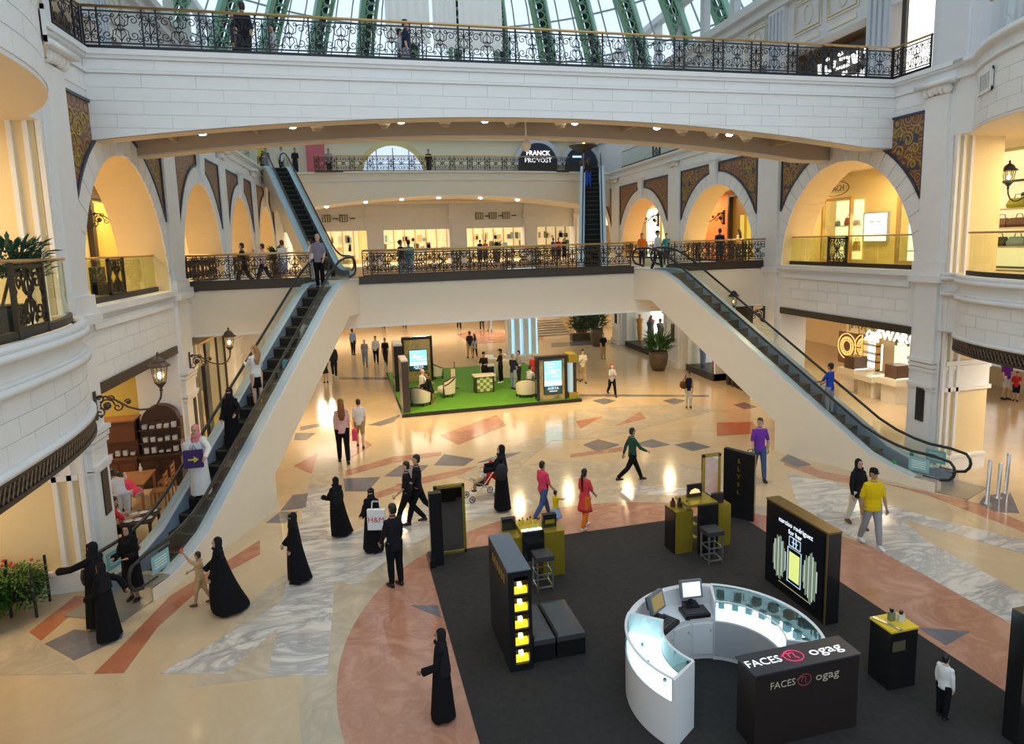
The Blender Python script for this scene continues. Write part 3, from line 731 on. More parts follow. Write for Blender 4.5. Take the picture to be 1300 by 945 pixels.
# glazed balustrades with an iron centre panel, inside the first arches
def balustrade(label, side, ya, yb, z, d, iron_at, h=1.06, n=6, gm=GLASSG, key='b', group=None):
    p0 = W(side, ya, z, d)
    rt = thing('glass_balustrade', label, 'balustrade', p0, 0, group)
    S = lambda y, zz, dd=0: W(side, y, zz, d + dd)
    MB().tube([S(ya, z + h), S(yb, z + h)], (.03, .045), 6, up=(0, 0, 1)).build('handrail', BRASS, rt, True)
    k = MB(); whex(k, side, ya, yb, z, z + .14, d - .05, d + .05); k.build('base_rail', DARKFASCIA, rt)
    w = (yb - ya) / n
    for i in range(n):
        g = MB(); whex(g, side, ya + i * w + .012, ya + (i + 1) * w - .012, z + .14, z + h - .04, d - .006, d + .006); g.build('glass_pane', gm, rt)
    if iron_at is not None:
        o = link('scroll_panel', IR[key][0], rt); o.location = W(side, iron_at, z + .16, d - .03); o.rotation_euler = (0, 0, pi / 2 - atan2(K, 1)); o.scale = (.95, 1, (h - .22) / .66)
        f = MB(); whex(f, side, iron_at - .5, iron_at - .44, z, z + h, d - .05, d + .02); whex(f, side, iron_at + .44, iron_at + .5, z, z + h, d - .05, d + .02); whex(f, side, iron_at - .5, iron_at + .5, z + .12, z + .18, d - .05, d + .02); whex(f, side, iron_at - .5, iron_at + .5, z + h - .1, z + h - .04, d - .05, d + .02)
        f.build('panel_frame', BRONZEIRON, rt)
    return rt
balustrade('glass balustrade with iron centre panel in the nearest right arch', 1, 16.35, 22.95, 5.86, .35, 20.2, n=7)
balustrade('glass balustrade with iron centre panel in the nearest left arch', -1, 16.25, 22.05, 5.86, .35, 19.0)
railing('iron_railing', 'brown scrollwork railing in the second right arch', [W(1, 25.1, 0, .3)[:2], W(1, 31.8, 0, .3)[:2]], 5.86, 'b', h=1.0)
railing('iron_railing', 'brown scrollwork railing in the second left arch', [W(-1, 23.9, 0, .3)[:2], W(-1, 29.4, 0, .3)[:2]], 5.86, 'b', h=1.0)
railing('iron_railing', 'brown scrollwork railing in the third left arch', [W(-1, 31.1, 0, .3)[:2], W(-1, 36.5, 0, .3)[:2]], 5.86, 'b', h=1.0)
railing('iron_railing', 'brown scrollwork railing in the third right arch', [W(1, 33.9, 0, .3)[:2], W(1, 40.8, 0, .3)[:2]], 5.86, 'b', h=1.0)
balustrade('glass balustrade with iron panel on right upper gallery beyond the footbridge', 1, 30.0, 41.0, 11.57, .1, 35.5, n=9, gm=GLASS, key='k')
balustrade('glass balustrade with iron panel on left upper gallery beyond the footbridge', -1, 30.0, 38.0, 11.57, .1, 34.5, n=7, gm=GLASS, key='k')
# curved balustrades on the rounded balconies
def curved_bal(label, side, lvl, z, iron_y, gm):
    rt = thing('curved_balustrade', label, 'balustrade', W(side, 9.5, z, -1.2))
    S = lambda y, zz, e=0: W(side, y, zz, -(bulge(side, y, lvl) - .16 + e))
    ys = [5.6 + 8.4 * i / 42 for i in range(43)]
    MB().tube([S(y, z + 1.1) for y in ys], (.03, .045), 6, up=(0, 0, 1)).build('handrail', BRASS, rt, True)
    MB().loft([[S(y, z, -.05) for y in ys], [S(y, z, .05) for y in ys], [S(y, z + .12, .05) for y in ys], [S(y, z + .12, -.05) for y in ys]], cap=False, closed=False).build('base_rail', DARKFASCIA, rt)
    for i in range(7):
        q = [5.65 + 8.3 * (i + j / 6 * .99) / 7 for j in range(7)]
        g = MB(); vs_ = []
        for y in q: vs_ += [S(y, z + .12), S(y, z + 1.06)]
        g.add(vs_, [(2 * j, 2 * j + 2, 2 * j + 3, 2 * j + 1) for j in range(6)]); g.build('glass_pane', gm, rt, True)
    if iron_y:
        a, b = Vector(S(iron_y - .5, z, .03)), Vector(S(iron_y + .5, z, .03)); d = b - a
        o = link('scroll_panel', IR['b'][0], rt); o.location = (a + b) / 2 + Vector((0, 0, .16)); o.rotation_euler = (0, 0, atan2(d.y, d.x)); o.scale = (d.length / .95, 1, .84 / .66)
        f = MB()
        for p in (a, b): f.box(p.x - .03, p.x + .03, p.y - .03, p.y + .03, z, z + 1.08)
        for zz in (.14, 1.02): f.tube([(a.x, a.y, z + zz), (b.x, b.y, z + zz)], .035, 4)
        f.build('panel_frame', BRONZEIRON, rt)
curved_bal('curved glass balustrade with scrolled iron panel on left rounded balcony', -1, 2, 5.84, 11.25, GLASSG)
curved_bal('curved green glass balustrade on the lower rounded balcony at right', 1, 2, 5.84, None, GLASSG)
curved_bal('curved pale glass balustrade on the upper rounded balcony at right', 1, 3, 11.56, None, GLASS)
curved_bal('curved pale glass balustrade on the upper rounded balcony at left', -1, 3, 11.56, None, GLASS)

# ================================================================ ESCALATORS
YELLOW = mat('safety_yellow', (.65, .55, .08), .5)
STEP = mat('dark_step', (.022, .021, .020), .75, spec=.08); RISER = mat('step_riser', (.012, .012, .012), .5)
TREAD_L = mat('light_step', (.12, .10, .075), .5, .3)
NOTE = mat('notice_blue', (.25, .50, .55), .5); REDP = mat('red_sign', (.65, .04, .02), .5); GREENP = mat('green_sign', (.02, .35, .10), .5)
def lerp_prof(P, s):
    if s <= P[0][0]: return P[0][1]
    for (a, za), (b, zb_) in zip(P[:-1], P[1:]):
        if s <= b: return za + (zb_ - za) * (s - a) / (b - a)
    return P[-1][1]
def escalator(label, A, B, sg, z0, z1, L, treads, lower_end=4.65, deckm=SKYSTEEL, cladm=IVORY, sign=None, low0=1.0):
    """A,B: plan points of the near truss side (bottom, top); sg: side on which the steps lie"""
    A = Vector((*A, 0)); B = Vector((*B, 0)); u = (B - A).normalized(); w = Vector((u.y, -u.x, 0)) * sg; wd = 1.45
    rise = z1 - z0; sl = .69; s1 = L - 1.45; s0 = s1 - rise / sl   # incline from s0 to s1
    def P(s, off, z): q = A + u * s + w * off; return (q.x, q.y, z0 + z)
    def deck(s): # smooth profile
        pts = [(-.9, .30), (s0 - .7, .30), (s0 - .1, .44), (s0 + .5, .66), (s1 - .5, rise - .18), (s1 + .1, rise + .12), (s1 + .7, rise + .17), (L, rise + .17)]
        return lerp_prof(pts, s)
    def railz(s):
        pts = [(-.5, .93), (s0 - .6, .95), (s0 + .1, 1.08), (s0 + .8, 1.42), (s1 - .4, rise + .46), (s1 + .3, rise + .84), (s1 + .9, rise + .96), (L, rise + .96)]
        return lerp_prof(pts, s)
    rt = thing('escalator', label, 'escalator', P(0, wd / 2, 0))
    ss = [-.15, .2, s0 - .7, s0 - .4, s0 - .1, s0 + .2, s0 + .5] + [s0 + .5 + (s1 - s0 - 1) * i / 8 for i in range(1, 8)] + [s1 - .5, s1 - .2, s1 + .1, s1 + .4, s1 + .7, L]
    def low(s):
        if s < lower_end: return 0.0
        return min(low0 + (s - lower_end) * .69, rise - 1.02)
    for near in (True, False):   # truss cladding
        c = MB(); o0, o1 = (0, .05) if near else (wd - .05, wd)
        xs = sorted(set(ss + [lower_end - .001, lower_end, min(L - .05, lower_end + (rise - 1.02 - low0) / .69)]))
        vs_ = []
        for s in xs: vs_ += [P(s, o0, low(s)), P(s, o0, deck(s) - .03), P(s, o1, low(s)), P(s, o1, deck(s) - .03)]
        fs = []
        for i in range(len(xs) - 1):
            o = 4 * i; fs += [(o, o + 4, o + 5, o + 1), (o + 2, o + 3, o + 7, o + 6), (o + 1, o + 5, o + 7, o + 3)]
        fs += [(0, 1, 3, 2), tuple(len(vs_) - 4 + k for k in (0, 2, 3, 1))]
        c.add(vs_, fs); c.build('side_cladding', cladm, rt)
    b = MB(); xs = [lower_end, min(L - .05, lower_end + (rise - 1.02 - low0) / .69), L]; vs_ = []
    for s in xs: vs_ += [P(s, .02, low(s) + .001), P(s, wd - .02, low(s) + .001)]
    b.add(vs_, [(2 * i, 2 * i + 1, 2 * i + 3, 2 * i + 2) for i in range(len(xs) - 1)]); b.add([P(lower_end, .02, 0), P(lower_end, wd - .02, 0), P(lower_end, wd - .02, low0), P(lower_end, .02, low0)], [(0, 1, 2, 3)])
    b.build('underside', cladm, rt)
    for near in (True, False):
        o = .02 if near else wd - .30
        d = MB(); vs_ = []
        for s in ss: vs_ += [P(s, o, deck(s)), P(s, o + .28, deck(s)), P(s, o + .28, deck(s) - .05), P(s, o, deck(s) - .05)]
        n = len(ss); fs = []
        for i in range(n - 1):
            q = 4 * i; fs += [(q + j, q + (j + 1) % 4, q + 4 + (j + 1) % 4, q + 4 + j) for j in range(4)]
        fs += [(0, 1, 2, 3), (4 * n - 4, 4 * n - 1, 4 * n - 2, 4 * n - 3)]
        d.add(vs_, fs); dk = d.build('deck', deckm, rt)
        oo = .31 if near else wd - .33
        k = MB(); vs_ = []
        for s in ss: vs_ += [P(s, oo, max(.02, deck(s) - .42)), P(s, oo, deck(s) - .03), P(s, oo + .02, max(.02, deck(s) - .42)), P(s, oo + .02, deck(s) - .03)]
        k.add(vs_, [f for i in range(n - 1) for f in ((4 * i, 4 * i + 4, 4 * i + 5, 4 * i + 1), (4 * i + 2, 4 * i + 3, 4 * i + 7, 4 * i + 6))]); k.build('skirt', mat('skirt_steel', (.34, .43, .54), .35, .4), rt)  # skirt colour carries the same blue sky reflection as the deck
        og = .2 if near else wd - .2
        gs = [0, s0 - .6, s0 + .1, s0 + .8] + [s0 + .8 + (s1 - s0 - 1.2) * i / 4 for i in range(1, 4)] + [s1 - .4, s1 + .3, L - .3]
        for a, c2 in zip(gs[:-1], gs[1:]):
            g = MB(); g.hexa([P(a, og - .006, deck(a)), P(c2 - .02, og - .006, deck(c2 - .02)), P(c2 - .02, og + .006, deck(c2 - .02)), P(a, og + .006, deck(a)), P(a, og - .006, railz(a) - .03), P(c2 - .02, og - .006, railz(c2 - .02) - .03), P(c2 - .02, og + .006, railz(c2 - .02) - .03), P(a, og + .006, railz(a) - .03)])
            g.build('glass_panel', GLASS, rt)
        hs = [0.0] + [s0 * .4, s0 - .6, s0 - .2, s0 + .3, s0 + .8] + [s0 + .8 + (s1 - s0 - 1.2) * i / 5 for i in range(1, 5)] + [s1 - .4, s1, s1 + .4, s1 + .9, L - .1]
        path = [P(.25, og, .30), P(-.15, og, .30)] + [P(-.2 - .32 * cos(t), og, .62 + .32 * sin(t)) for t in (-.9, -.4, 0, .4, .9)] + [P(s, og, railz(s)) for s in hs]
        zt = rise + .96
        path += [P(L - .05 + .32 * sin(t), og, zt - .32 + .32 * cos(t)) for t in (.4, .9, 1.5, 2.0, 2.6)] + [P(L - .3, og, rise + .28)]
        MB().tube(path, (.042, .036), 8).build('handrail', RUBBER, rt, True)
        e = MB(); e.obox(P(.1, o + .14, .17), u, w, (0, 0, 1), .28, .14, .15); e.build('end_cap', STEEL, rt)
    # steps
    so, sw = .34, wd - .68; run = .40; n = int(rise / .2 / (sl / .5) * 1) or 1
    n = int(round((s1 - s0) / run)); run = (s1 - s0) / n; rh = rise / n
    st = MB(); 
    t_ = MB(); c0 = Vector((0, 0, 0))
    for i in range(n + 1):
        s = s0 + (i - .5) * run; z = rh * i
        h = MB(); h.hexa([P(s, so, z - .34), P(s + run, so, z - .34), P(s + run, so + sw, z - .34), P(s, so + sw, z - .34), P(s, so, z), P(s + run, so, z), P(s + run, so + sw, z), P(s, so + sw, z)])
        o = h.build('step', treads, rt)
        if i % 1 == 0:
            y = MB(); y.hexa([P(s - .004, so, z - .035), P(s + .035, so, z - .035), P(s + .035, so + sw, z - .035), P(s - .004, so + sw, z - .035), P(s - .004, so, z + .004), P(s + .035, so, z + .004), P(s + .035, so + sw, z + .004), P(s - .004, so + sw, z + .004)])
            y.build('nosing', mat('nosing_grey', (.085, .085, .065), .7, spec=.1), o)
    MB().hexa([P(-.9, .05, .001), P(s0 - .4, .05, .001), P(s0 - .4, wd - .05, .001), P(-.9, wd - .05, .001), P(-.9, .05, .02), P(s0 - .4, .05, .02), P(s0 - .4, wd - .05, .02), P(-.9, wd - .05, .02)]).build('landing_plate', mat('landing_steel', (.42, .38, .32), .35, .6), rt)
    MB().hexa([P(s1 + .3, .3, rise - .06), P(L + .8, .3, rise - .06), P(L + .8, wd - .3, rise - .06), P(s1 + .3, wd - .3, rise - .06), P(s1 + .3, .3, rise + .02), P(L + .8, .3, rise + .02), P(L + .8, wd - .3, rise + .02), P(s1 + .3, wd - .3, rise + .02)]).build('landing_plate', STEEL, rt)
    if sign:
        for og in (.19, wd - .19):
            sgn = -1 if og < .5 else 1
            q = MB(); q.hexa([P(.1, og, .42), P(.62, og, .42), P(.62, og - .008, .42), P(.1, og - .008, .42), P(.1, og, .80), P(.62, og, .80), P(.62, og - .008, .80), P(.1, og - .008, .80)]); q.build('notice', NOTE, rt)
            v = MB(); q0 = A + u * 1.0 + w * og
            v.tube([(q0.x + w.x * d_, q0.y + w.y * d_, z0 + .52) for d_ in (-.012, .012)], .06, 12); v.build('round_sign', sign, rt)
            v = MB()
            for j in range(4): v.obox(P(.36, og - .012, .52 + j * .06), u, w, (0, 0, 1), .18, .003, .012)
            v.build('notice_lines', mat('notice_text', (.7, .85, .85), .5), rt)
    return rt, P, s0, s1, rh / run
EA, PA, eas0, eas1, easl = escalator('left escalator going from the ground floor up to the middle footbridge', (-4.0, 14.2), (.61, 24.1), -1, 0, 5.7, 10.92, STEP, sign=REDP)
EB, PB, ebs0, ebs1, ebsl = escalator('right escalator going from the ground floor up to the middle footbridge', (15.15, 14.0), (11.13, 24.1), 1, 0, 5.7, 10.87, TREAD_L, sign=GREENP)
EC, PC, ecs0, ecs1, ecsl = escalator('upper left escalator rising from middle footbridge to the far upper level', (-.75, 30.2), (-4.1, 41.2), 1, 5.7, 11.5, 11.5, STEP, lower_end=3.0, low0=.02)
ED, PD, eds0, eds1, edsl = escalator('upper right escalator rising from middle footbridge to the far upper level', (11.0, 30.2), (15.35, 41.2), 1, 5.7, 11.5, 11.83, STEP, lower_end=3.0, low0=.02)

# ================================================================ LANTERNS ON SCROLL BRACKETS
LAMPB = glow('lamp_bulb', (1.0, .80, .45), 28.0); LGLASS = glass('lantern_glass', (1, .95, .82), .1)
LBRONZE = mat('lantern_bronze', (.085, .055, .04), .45, .4)
def lantern(label, base, d, s=1.0, mat_=LBRONZE, light=True):
    """base on the wall, d = horizontal direction of the arm"""
    base = Vector(base); d = Vector((*d, 0)).normalized(); z = Vector((0, 0, 1)); sd = d.cross(z)
    rt = thing('wall_lantern', label, 'lantern', base)
    P = lambda a, b, c=0: tuple(base + d * a * s + z * b * s + sd * c * s)
    MB().obox(P(.03, .05), d, sd, z, .03 * s, .07 * s, .42 * s).build('wall_plate', mat_, rt)
    a = MB(); a.tube([P(.05, .28), P(.3, .30), P(.55, .16), P(.85, -.08), P(1.15, -.2), P(1.4, -.2), P(1.6, -.1), P(1.72, .1), P(1.75, .28)], .03 * s, 6)
    for (cx, cz, r, a0, t, g) in ((.30, .02, .22, 0, 1.4, 1), (.12, -.18, .14, pi / 2, 1.2, -1), (.14, .26, .12, -pi / 2, 1.2, 1), (.58, -.05, .15, pi / 2, 1.3, -1), (.86, .08, .09, pi, 1.2, -1), (.42, .22, .1, 0, 1.2, 1)):
        a.tube([P(x, zz) for x, _, zz in spiral((cx, cz), r, a0, t, g)], .022 * s, 5)
    for (cx, cz, r) in ((.32, .02, .11), (.86, .06, .06), (.14, -.28, .05)): a.ell(P(cx, cz), r * s, r * s, r * s, 8, 6)
    a.build('scroll_arm', mat_, rt, True)
    c = P(1.75, .28)
    f = MB(); f.lathe([(.02 * s, 0), (.06 * s, .05 * s), (.03 * s, .1 * s), (.12 * s, .22 * s), (.16 * s, .26 * s), (.14 * s, .29 * s)], c, 6)
    for k in range(6):
        q = k * pi / 3; f.tube([(c[0] + .15 * s * cos(q), c[1] + .15 * s * sin(q), c[2] + .27 * s), (c[0] + .23 * s * cos(q), c[1] + .23 * s * sin(q), c[2] + .78 * s)], .014 * s, 4)
    f.build('lantern_frame', mat_, rt)
    MB().lathe([(.145 * s, .29 * s), (.22 * s, .77 * s)], c, 6).build('lantern_glass', LGLASS, rt)
    MB().lathe([(.0, .76 * s), (.32 * s, .77 * s), (.32 * s, .80 * s), (.2 * s, .90 * s), (.2 * s, .94 * s), (.13 * s, 1.02 * s), (.06 * s, 1.06 * s), (.03 * s, 1.1 * s), (.05 * s, 1.14 * s), (0.005, 1.22 * s)], c, 12).build('lantern_roof', mat_, rt)
    MB().ell((c[0], c[1], c[2] + .5 * s), .06 * s, .06 * s, .10 * s, 8, 6).build('bulb', LAMPB, rt)
    return rt
lantern('bronze wall lantern on scroll bracket beside the lower edge of the left rounded balcony', W(-1, 15.75, 3.75, -.1), (1, .12), .74)
lantern('bronze wall lantern on scroll bracket beside the left shop window with pink clothes', W(-1, 23.0, 3.5, -.1), (1, .1), .70)
lantern('dark wall lantern on scroll bracket beyond the right escalator handrail', W(1, 24.0, 3.75, -.1), (-1, .1), .8, IRON)
lantern('black lantern on scroll bracket inside the right gallery near the handbag shelves', W(1, 16.3, 8.0, 4.5), (-1, -.05), .72, IRON)
lantern('black lantern in the nearest left arch before the gold curtain', W(-1, 28.6, 8.3, 4.3), (1, .1), .8, IRON)
lantern('lantern with round glow in second right arch against the orange wall', W(1, 35.0, 8.1, 4.2), (-1, -.2), 1.0, IRON)
lantern('lantern with round glow in third right arch against the gold shop', W(1, 43.0, 8.3, 3.6), (-1, -.2), 1.2, IRON)
# ================================================================ PERFUME STAND ON THE BLACK CARPET
ORD = ['first', 'second', 'third', 'fourth', 'fifth', 'sixth', 'seventh', 'eighth', 'ninth', 'tenth', 'eleventh', 'twelfth']
CARPET = mat('black_carpet', (.022, .020, .019), .95, noise=.5, scale=9, bump=.3)
GLOSSB = mat('gloss_black', (.012, .012, .013), .18); GOLD = mat('gold_lacquer', (.42, .31, .03), .28, .55); GOLDL = mat('gold_bright', (.62, .46, .04), .35, .3)
WLAC = mat('white_lacquer', (.78, .78, .79), .25); LED = glow('lit_shelf', (.90, .97, 1.0), 2.6); LEATHER = mat('black_leather', (.05, .05, .055), .32)
CYGLASS = glass('showcase_glass', (.80, .95, .97), .2); MIRROR = mat('mirror', (.8, .78, .74), .03, 1.0)
GREYTOP = mat('slate_blue_top', (.10, .13, .17), .35); INKW = mat('sign_white', (.85, .85, .87), .5, emit=(1, 1, 1), es=.5); PINKN = mat('sign_pink', (.75, .04, .12), .5, emit=(1, .05, .2), es=.4)
CZ = .022
tag(MB().box(1.5, 9.42, 2.5, 14.42, .004, CZ).build('carpet', CARPET), 'rectangular black carpet under the perfume stand in the middle of the hall', 'carpet')
def bottle(label, x, y, z, m, h=.16, w=.05, group=None):
    t = thing('perfume_bottle', label, 'bottle', (x, y, z), 0, group)
    MB().box(x - w, x + w, y - w * .6, y + w * .6, z, z + h * .68).build('flask', m, t)
    MB().lathe([(w * .35, h * .68), (w * .35, h * .74), (w * .6, h * .74), (w * .6, h)], (x, y, z), 8).build('cap', GLOSSB, t); return t
AMBER = mat('amber_glass', (.50, .22, .05), .1); GREENG = mat('green_flask', (.16, .20, .12), .1); CLEARF = mat('pale_flask', (.65, .62, .55), .1)
# mirrors
def stand_mirror(label, a, b, h, thick, facing):
    a, b = Vector((*a, 0)), Vector((*b, 0)); d = (b - a).normalized(); n = Vector((-d.y, d.x, 0)) * facing; L = (b - a).length; c = (a + b) / 2
    t = thing('stand_mirror', label, 'mirror', (c.x, c.y, CZ))
    MB().obox(c + Vector((0, 0, h / 2 + CZ)), d, n, (0, 0, 1), L / 2, thick / 2, h / 2).build('panel', GLOSSB, t)
    MB().obox(c + n * (thick / 2 + .005) + Vector((0, 0, h / 2 + CZ)), d, n, (0, 0, 1), L / 2 - .06, .004, h / 2 - .06).build('mirror_pane', MIRROR, t)
    f = MB(); q = c + n * (thick / 2 + .012)
    for zz in (.03, h - .03): f.obox(q + Vector((0, 0, zz + CZ)), d, n, (0, 0, 1), L / 2, .012, .03)
    for e in (-1, 1): f.obox(q + d * e * (L / 2 - .03) + Vector((0, 0, h / 2 + CZ)), d, n, (0, 0, 1), .03, .012, h / 2)
    f.build('gold_frame', GOLD, t); return t
stand_mirror('gold framed mirror panel at back left corner of the black carpet', (1.72, 14.32), (2.42, 14.32), 1.62, .06, -1)
t = thing('display_board', 'slim black upright panel beside the left gold framed mirror', 'panel', (1.68, 13.95, CZ))
MB().box(1.55, 1.82, 13.78, 13.95, CZ, 1.68).build('board', GLOSSB, t); MB().box(1.5, 1.62, 13.7, 14.2, CZ, .18).build('foot', GLOSSB, t)
stand_mirror('gold framed mirror panel at back right corner of the black carpet', (8.45, 14.34), (8.95, 14.34), 1.62, .06, -1)
t = thing('display_board', 'tall black panel with a column of gold letters at back right of carpet', 'panel', (9.25, 14.0, CZ))
MB().hexa([(9.02, 14.28, CZ), (9.5, 13.68, CZ), (9.62, 13.80, CZ), (9.14, 14.36, CZ), (9.02, 14.28, 1.78), (9.5, 13.68, 1.70), (9.62, 13.80, 1.70), (9.14, 14.36, 1.78)]).build('board', GLOSSB, t)
dd = Vector((.48, -.60, 0)).normalized()
for i, ch in enumerate('SLYSL'):
    text('gold_letter', ch, .15, GOLD, t, frame((9.26 - .012, 13.98 - .008, 1.5 - i * .2), dd, (0, 0, 1)), .004)
# tall cabinet with lit niches
t = thing('display_cabinet', 'tall black cabinet with a column of lit perfume niches at carpet left', 'cabinet', (2.49, 10.5, CZ))
x0, x1, y0, y1, h = 2.30, 2.69, 9.76, 11.2, 1.76
b = MB(); b.box(x0, x1, y0 + .2, y1, CZ, h); b.box(x0, x0 + .1, y0, y0 + .2, CZ, h); b.box(x1 - .06, x1, y0, y0 + .2, CZ, h)
NZ = [.16 + .30 * i for i in range(5)]
for z in [.02] + [q + .24 for q in NZ]: b.box(x0 + .1, x1 - .06, y0, y0 + .2, z, z + (.12 if z < .1 else .06))
b.box(x0 + .1, x1 - .06, y0, y0 + .2, NZ[4] + .24, h); b.build('carcass', GLOSSB, t)
MB().box(x0, x1, y0, y1, h, h + .015).build('top_board', GREYTOP, t)
for z in NZ:
    MB().box(x0 + .1, x1 - .06, y0 + .19, y0 + .2, z, z + .24).build('niche_back', mat('niche_dark', (.03, .02, .0), .4), t)
    xm = (x0 + x1) / 2 + .02
    for k, (dx, w_, hh) in enumerate(((-.07, .045, .085), (.0, .04, .06), (.075, .04, .09))):
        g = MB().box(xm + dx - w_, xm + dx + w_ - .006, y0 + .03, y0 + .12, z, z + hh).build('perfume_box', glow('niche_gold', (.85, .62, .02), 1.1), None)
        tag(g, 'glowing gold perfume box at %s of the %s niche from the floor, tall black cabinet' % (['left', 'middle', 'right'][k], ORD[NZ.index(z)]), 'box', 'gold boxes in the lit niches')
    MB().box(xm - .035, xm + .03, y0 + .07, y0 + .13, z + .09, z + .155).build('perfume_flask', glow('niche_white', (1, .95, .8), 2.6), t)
for i in range(6): MB().box(x0 - .004, x0, 10.0 + i * .16, 10.08 + i * .16, 1.45, 1.6).build('gold_letter', GOLD, t)
# bench of two leather ottomans
for i, (xa, xb) in enumerate(((2.74, 3.12), (3.15, 3.66))):
    t = thing('ottoman', ['black leather ottoman against the tall niche cabinet', 'black leather ottoman on the open carpet side of the bench'][i], 'ottoman', ((xa + xb) / 2, 10.4, CZ))
    MB().box(xa, xb, 9.9, 10.95, CZ, .33).build('base', GLOSSB, t)
    c = MB(); ys = [9.88 + 1.09 * k / 6 for k in range(7)]
    rings = []
    for j, (e, z) in enumerate(((0, .33), (0, .42), (.03, .455), (.10, .47))):
        rings.append([(xa + e, 9.88 + e, z), ((xa + xb) / 2, 9.88 + e, z), (xb - e, 9.88 + e, z), (xb - e, 10.42, z), (xb - e, 10.97 - e, z), ((xa + xb) / 2, 10.97 - e, z), (xa + e, 10.97 - e, z), (xa + e, 10.42, z)])
    c.loft(rings); c.build('cushion', LEATHER, t)
# perfume counters
def box_product(label, x, y, z, w, d, h, m=GLOSSB, front=None):
    o = MB().box(x - w / 2, x + w / 2, y - d / 2, y + d / 2, z, z + h).build('product_box', m); tag(o, label, 'box')
    if front: MB().box(x - w * .35, x + w * .35, y - d / 2 - .004, y - d / 2, z + h * .3, z + h * .6).build('label', front, o)
    return o
t = thing('perfume_counter', 'black and gold perfume counter with stool behind the niche cabinet', 'counter', (3.6, 12.9, CZ))
MB().box(2.98, 3.32, 12.6, 13.2, CZ, .98).build('gold_pedestal', GOLD, t); MB().box(3.74, 4.22, 12.6, 13.2, CZ, 1.0).build('gold_pedestal', GOLD, t)
MB().box(3.3, 3.76, 12.55, 12.62, .45, 1.08).build('front_panel', GLOSSB, t); MB().box(3.3, 3.76, 12.62, 13.2, 1.0, 1.06).build('raised_top', GOLDL, t)
MB().box(3.32, 3.74, 12.64, 12.72, 1.06, 1.085).build('light_strip', LED, t)
box_product('black box standing on the right end of the left perfume counter', 3.98, 12.9, 1.0, .30, .12, .28, front=GOLD)
box_product('black box leaning at the back left of the left perfume counter', 3.12, 13.05, .98, .30, .12, .26)
for i in range(5): bottle('%s gold flask from the left in the row on the raised top of left counter' % ORD[i], 3.36 + i * .085, 13.0 + (i % 2) * .08, 1.06, GOLDL, .13, .03, 'flasks on the left counter')
def stool(label, x, y):
    t = thing('bar_stool', label, 'stool', (x, y, CZ))
    c = MB(); c.box(x - .19, x + .19, y - .19, y + .19, .66, .76); c.build('seat', LEATHER, t)
    for sx in (-1, 1):
        for sy in (-1, 1): MB().box(x + sx * .16 - .015, x + sx * .16 + .015, y + sy * .16 - .015, y + sy * .16 + .015, CZ, .67).build('leg', STEEL, t)
    for z in (.1, .38):
        f = MB()
        for s in (-1, 1): f.box(x - .16, x + .16, y + s * .16 - .012, y + s * .16 + .012, z - .012, z + .012); f.box(x + s * .16 - .012, x + s * .16 + .012, y - .16, y + .16, z - .012, z + .012)
        f.build('stretcher', STEEL, t)
stool('black seated bar stool with steel frame at the left perfume counter', 3.62, 12.22)
t = thing('perfume_counter', 'black and gold perfume counter with red bottles at right rear of carpet', 'counter', (7.5, 12.9, CZ))
MB().box(6.84, 7.28, 12.7, 13.15, CZ, 1.0).build('gold_pedestal', GOLD, t); MB().box(6.82, 6.845, 12.7, 13.15, CZ, 1.0).build('black_side', GLOSSB, t); MB().box(7.80, 8.26, 12.75, 13.2, CZ, 1.0).build('gold_pedestal', GOLD, t)
MB().box(7.34, 7.82, 12.55, 12.62, CZ, 1.14).build('front_panel', GLOSSB, t); MB().box(7.1, 7.84, 12.62, 13.2, 1.1, 1.16).build('raised_top', GOLD, t)
for z in (.35, .65): MB().box(7.28, 7.36, 12.66, 13.1, z, z + .03).build('shelf', GOLDL, t)
stool('black seated bar stool with white frame at the right perfume counter', 7.45, 12.2)
o = box_product('dark framed picture of a gold flask standing on right perfume counter', 7.5, 13.05, 1.16, .36, .06, .30); MB().add([(7.36, 13.018, 1.25), (7.64, 13.018, 1.25), (7.60, 13.018, 1.33), (7.5, 13.018, 1.37), (7.40, 13.018, 1.33)], [(0, 1, 2, 3, 4)]).build('picture', glow('picture_gold', (.9, .7, .3), .8), o)
box_product('plain dark box on right end of right perfume counter', 8.0, 12.9, 1.0, .28, .08, .24)
bottle('dark red perfume bottle at left end of the right perfume counter', 6.95, 13.02, 1.0, mat('red_flask', (.12, .02, .02), .1), .2)
bottle('dark perfume bottle beside the red one on the right perfume counter', 7.1, 12.98, 1.0, mat('dark_flask', (.05, .04, .03), .1), .2)
bottle('pale perfume bottle nearest the raised top of the right perfume counter', 7.2, 12.85, 1.0, CLEARF, .16)
# light box
t = thing('light_box', 'large black light box with a glowing perfume flask picture', 'advertisement', (8.2, 10.3, CZ))
MB().box(8.06, 8.34, 9.42, 11.18, CZ, 1.76).build('housing', GLOSSB, t)
f = MB(); f.box(8.05, 8.35, 9.41, 11.19, 1.74, 1.775); f.box(8.04, 8.06, 9.41, 9.44, CZ, 1.76); f.build('gold_edge', mat('old_gold', (.20, .13, .04), .35, .5), t)
scr = mat('screen_black', (.006, .007, .012), .25)
MB().box(8.05, 8.058, 9.5, 11.12, .12, 1.66).build('screen', scr, t)
M_ = lambda y, z: frame((8.044, y, z), (0, -1, 0), (0, 0, 1))
SCRW = glow('screen_white', (.75, .85, .95), 1.1); SCRY = glow('screen_yellow', (.62, .70, .22), .95); SCRG = glow('screen_green', (.36, .48, .32), .32); SCRP = glow('screen_streak', (.70, .82, .78), .5)
text('lettering', 'narciso rodriguez', .135, SCRW, t, M_(10.28, 1.50), .002, sx=1.02); text('lettering', 'for her', .135, SCRW, t, M_(10.28, 1.36), .002)
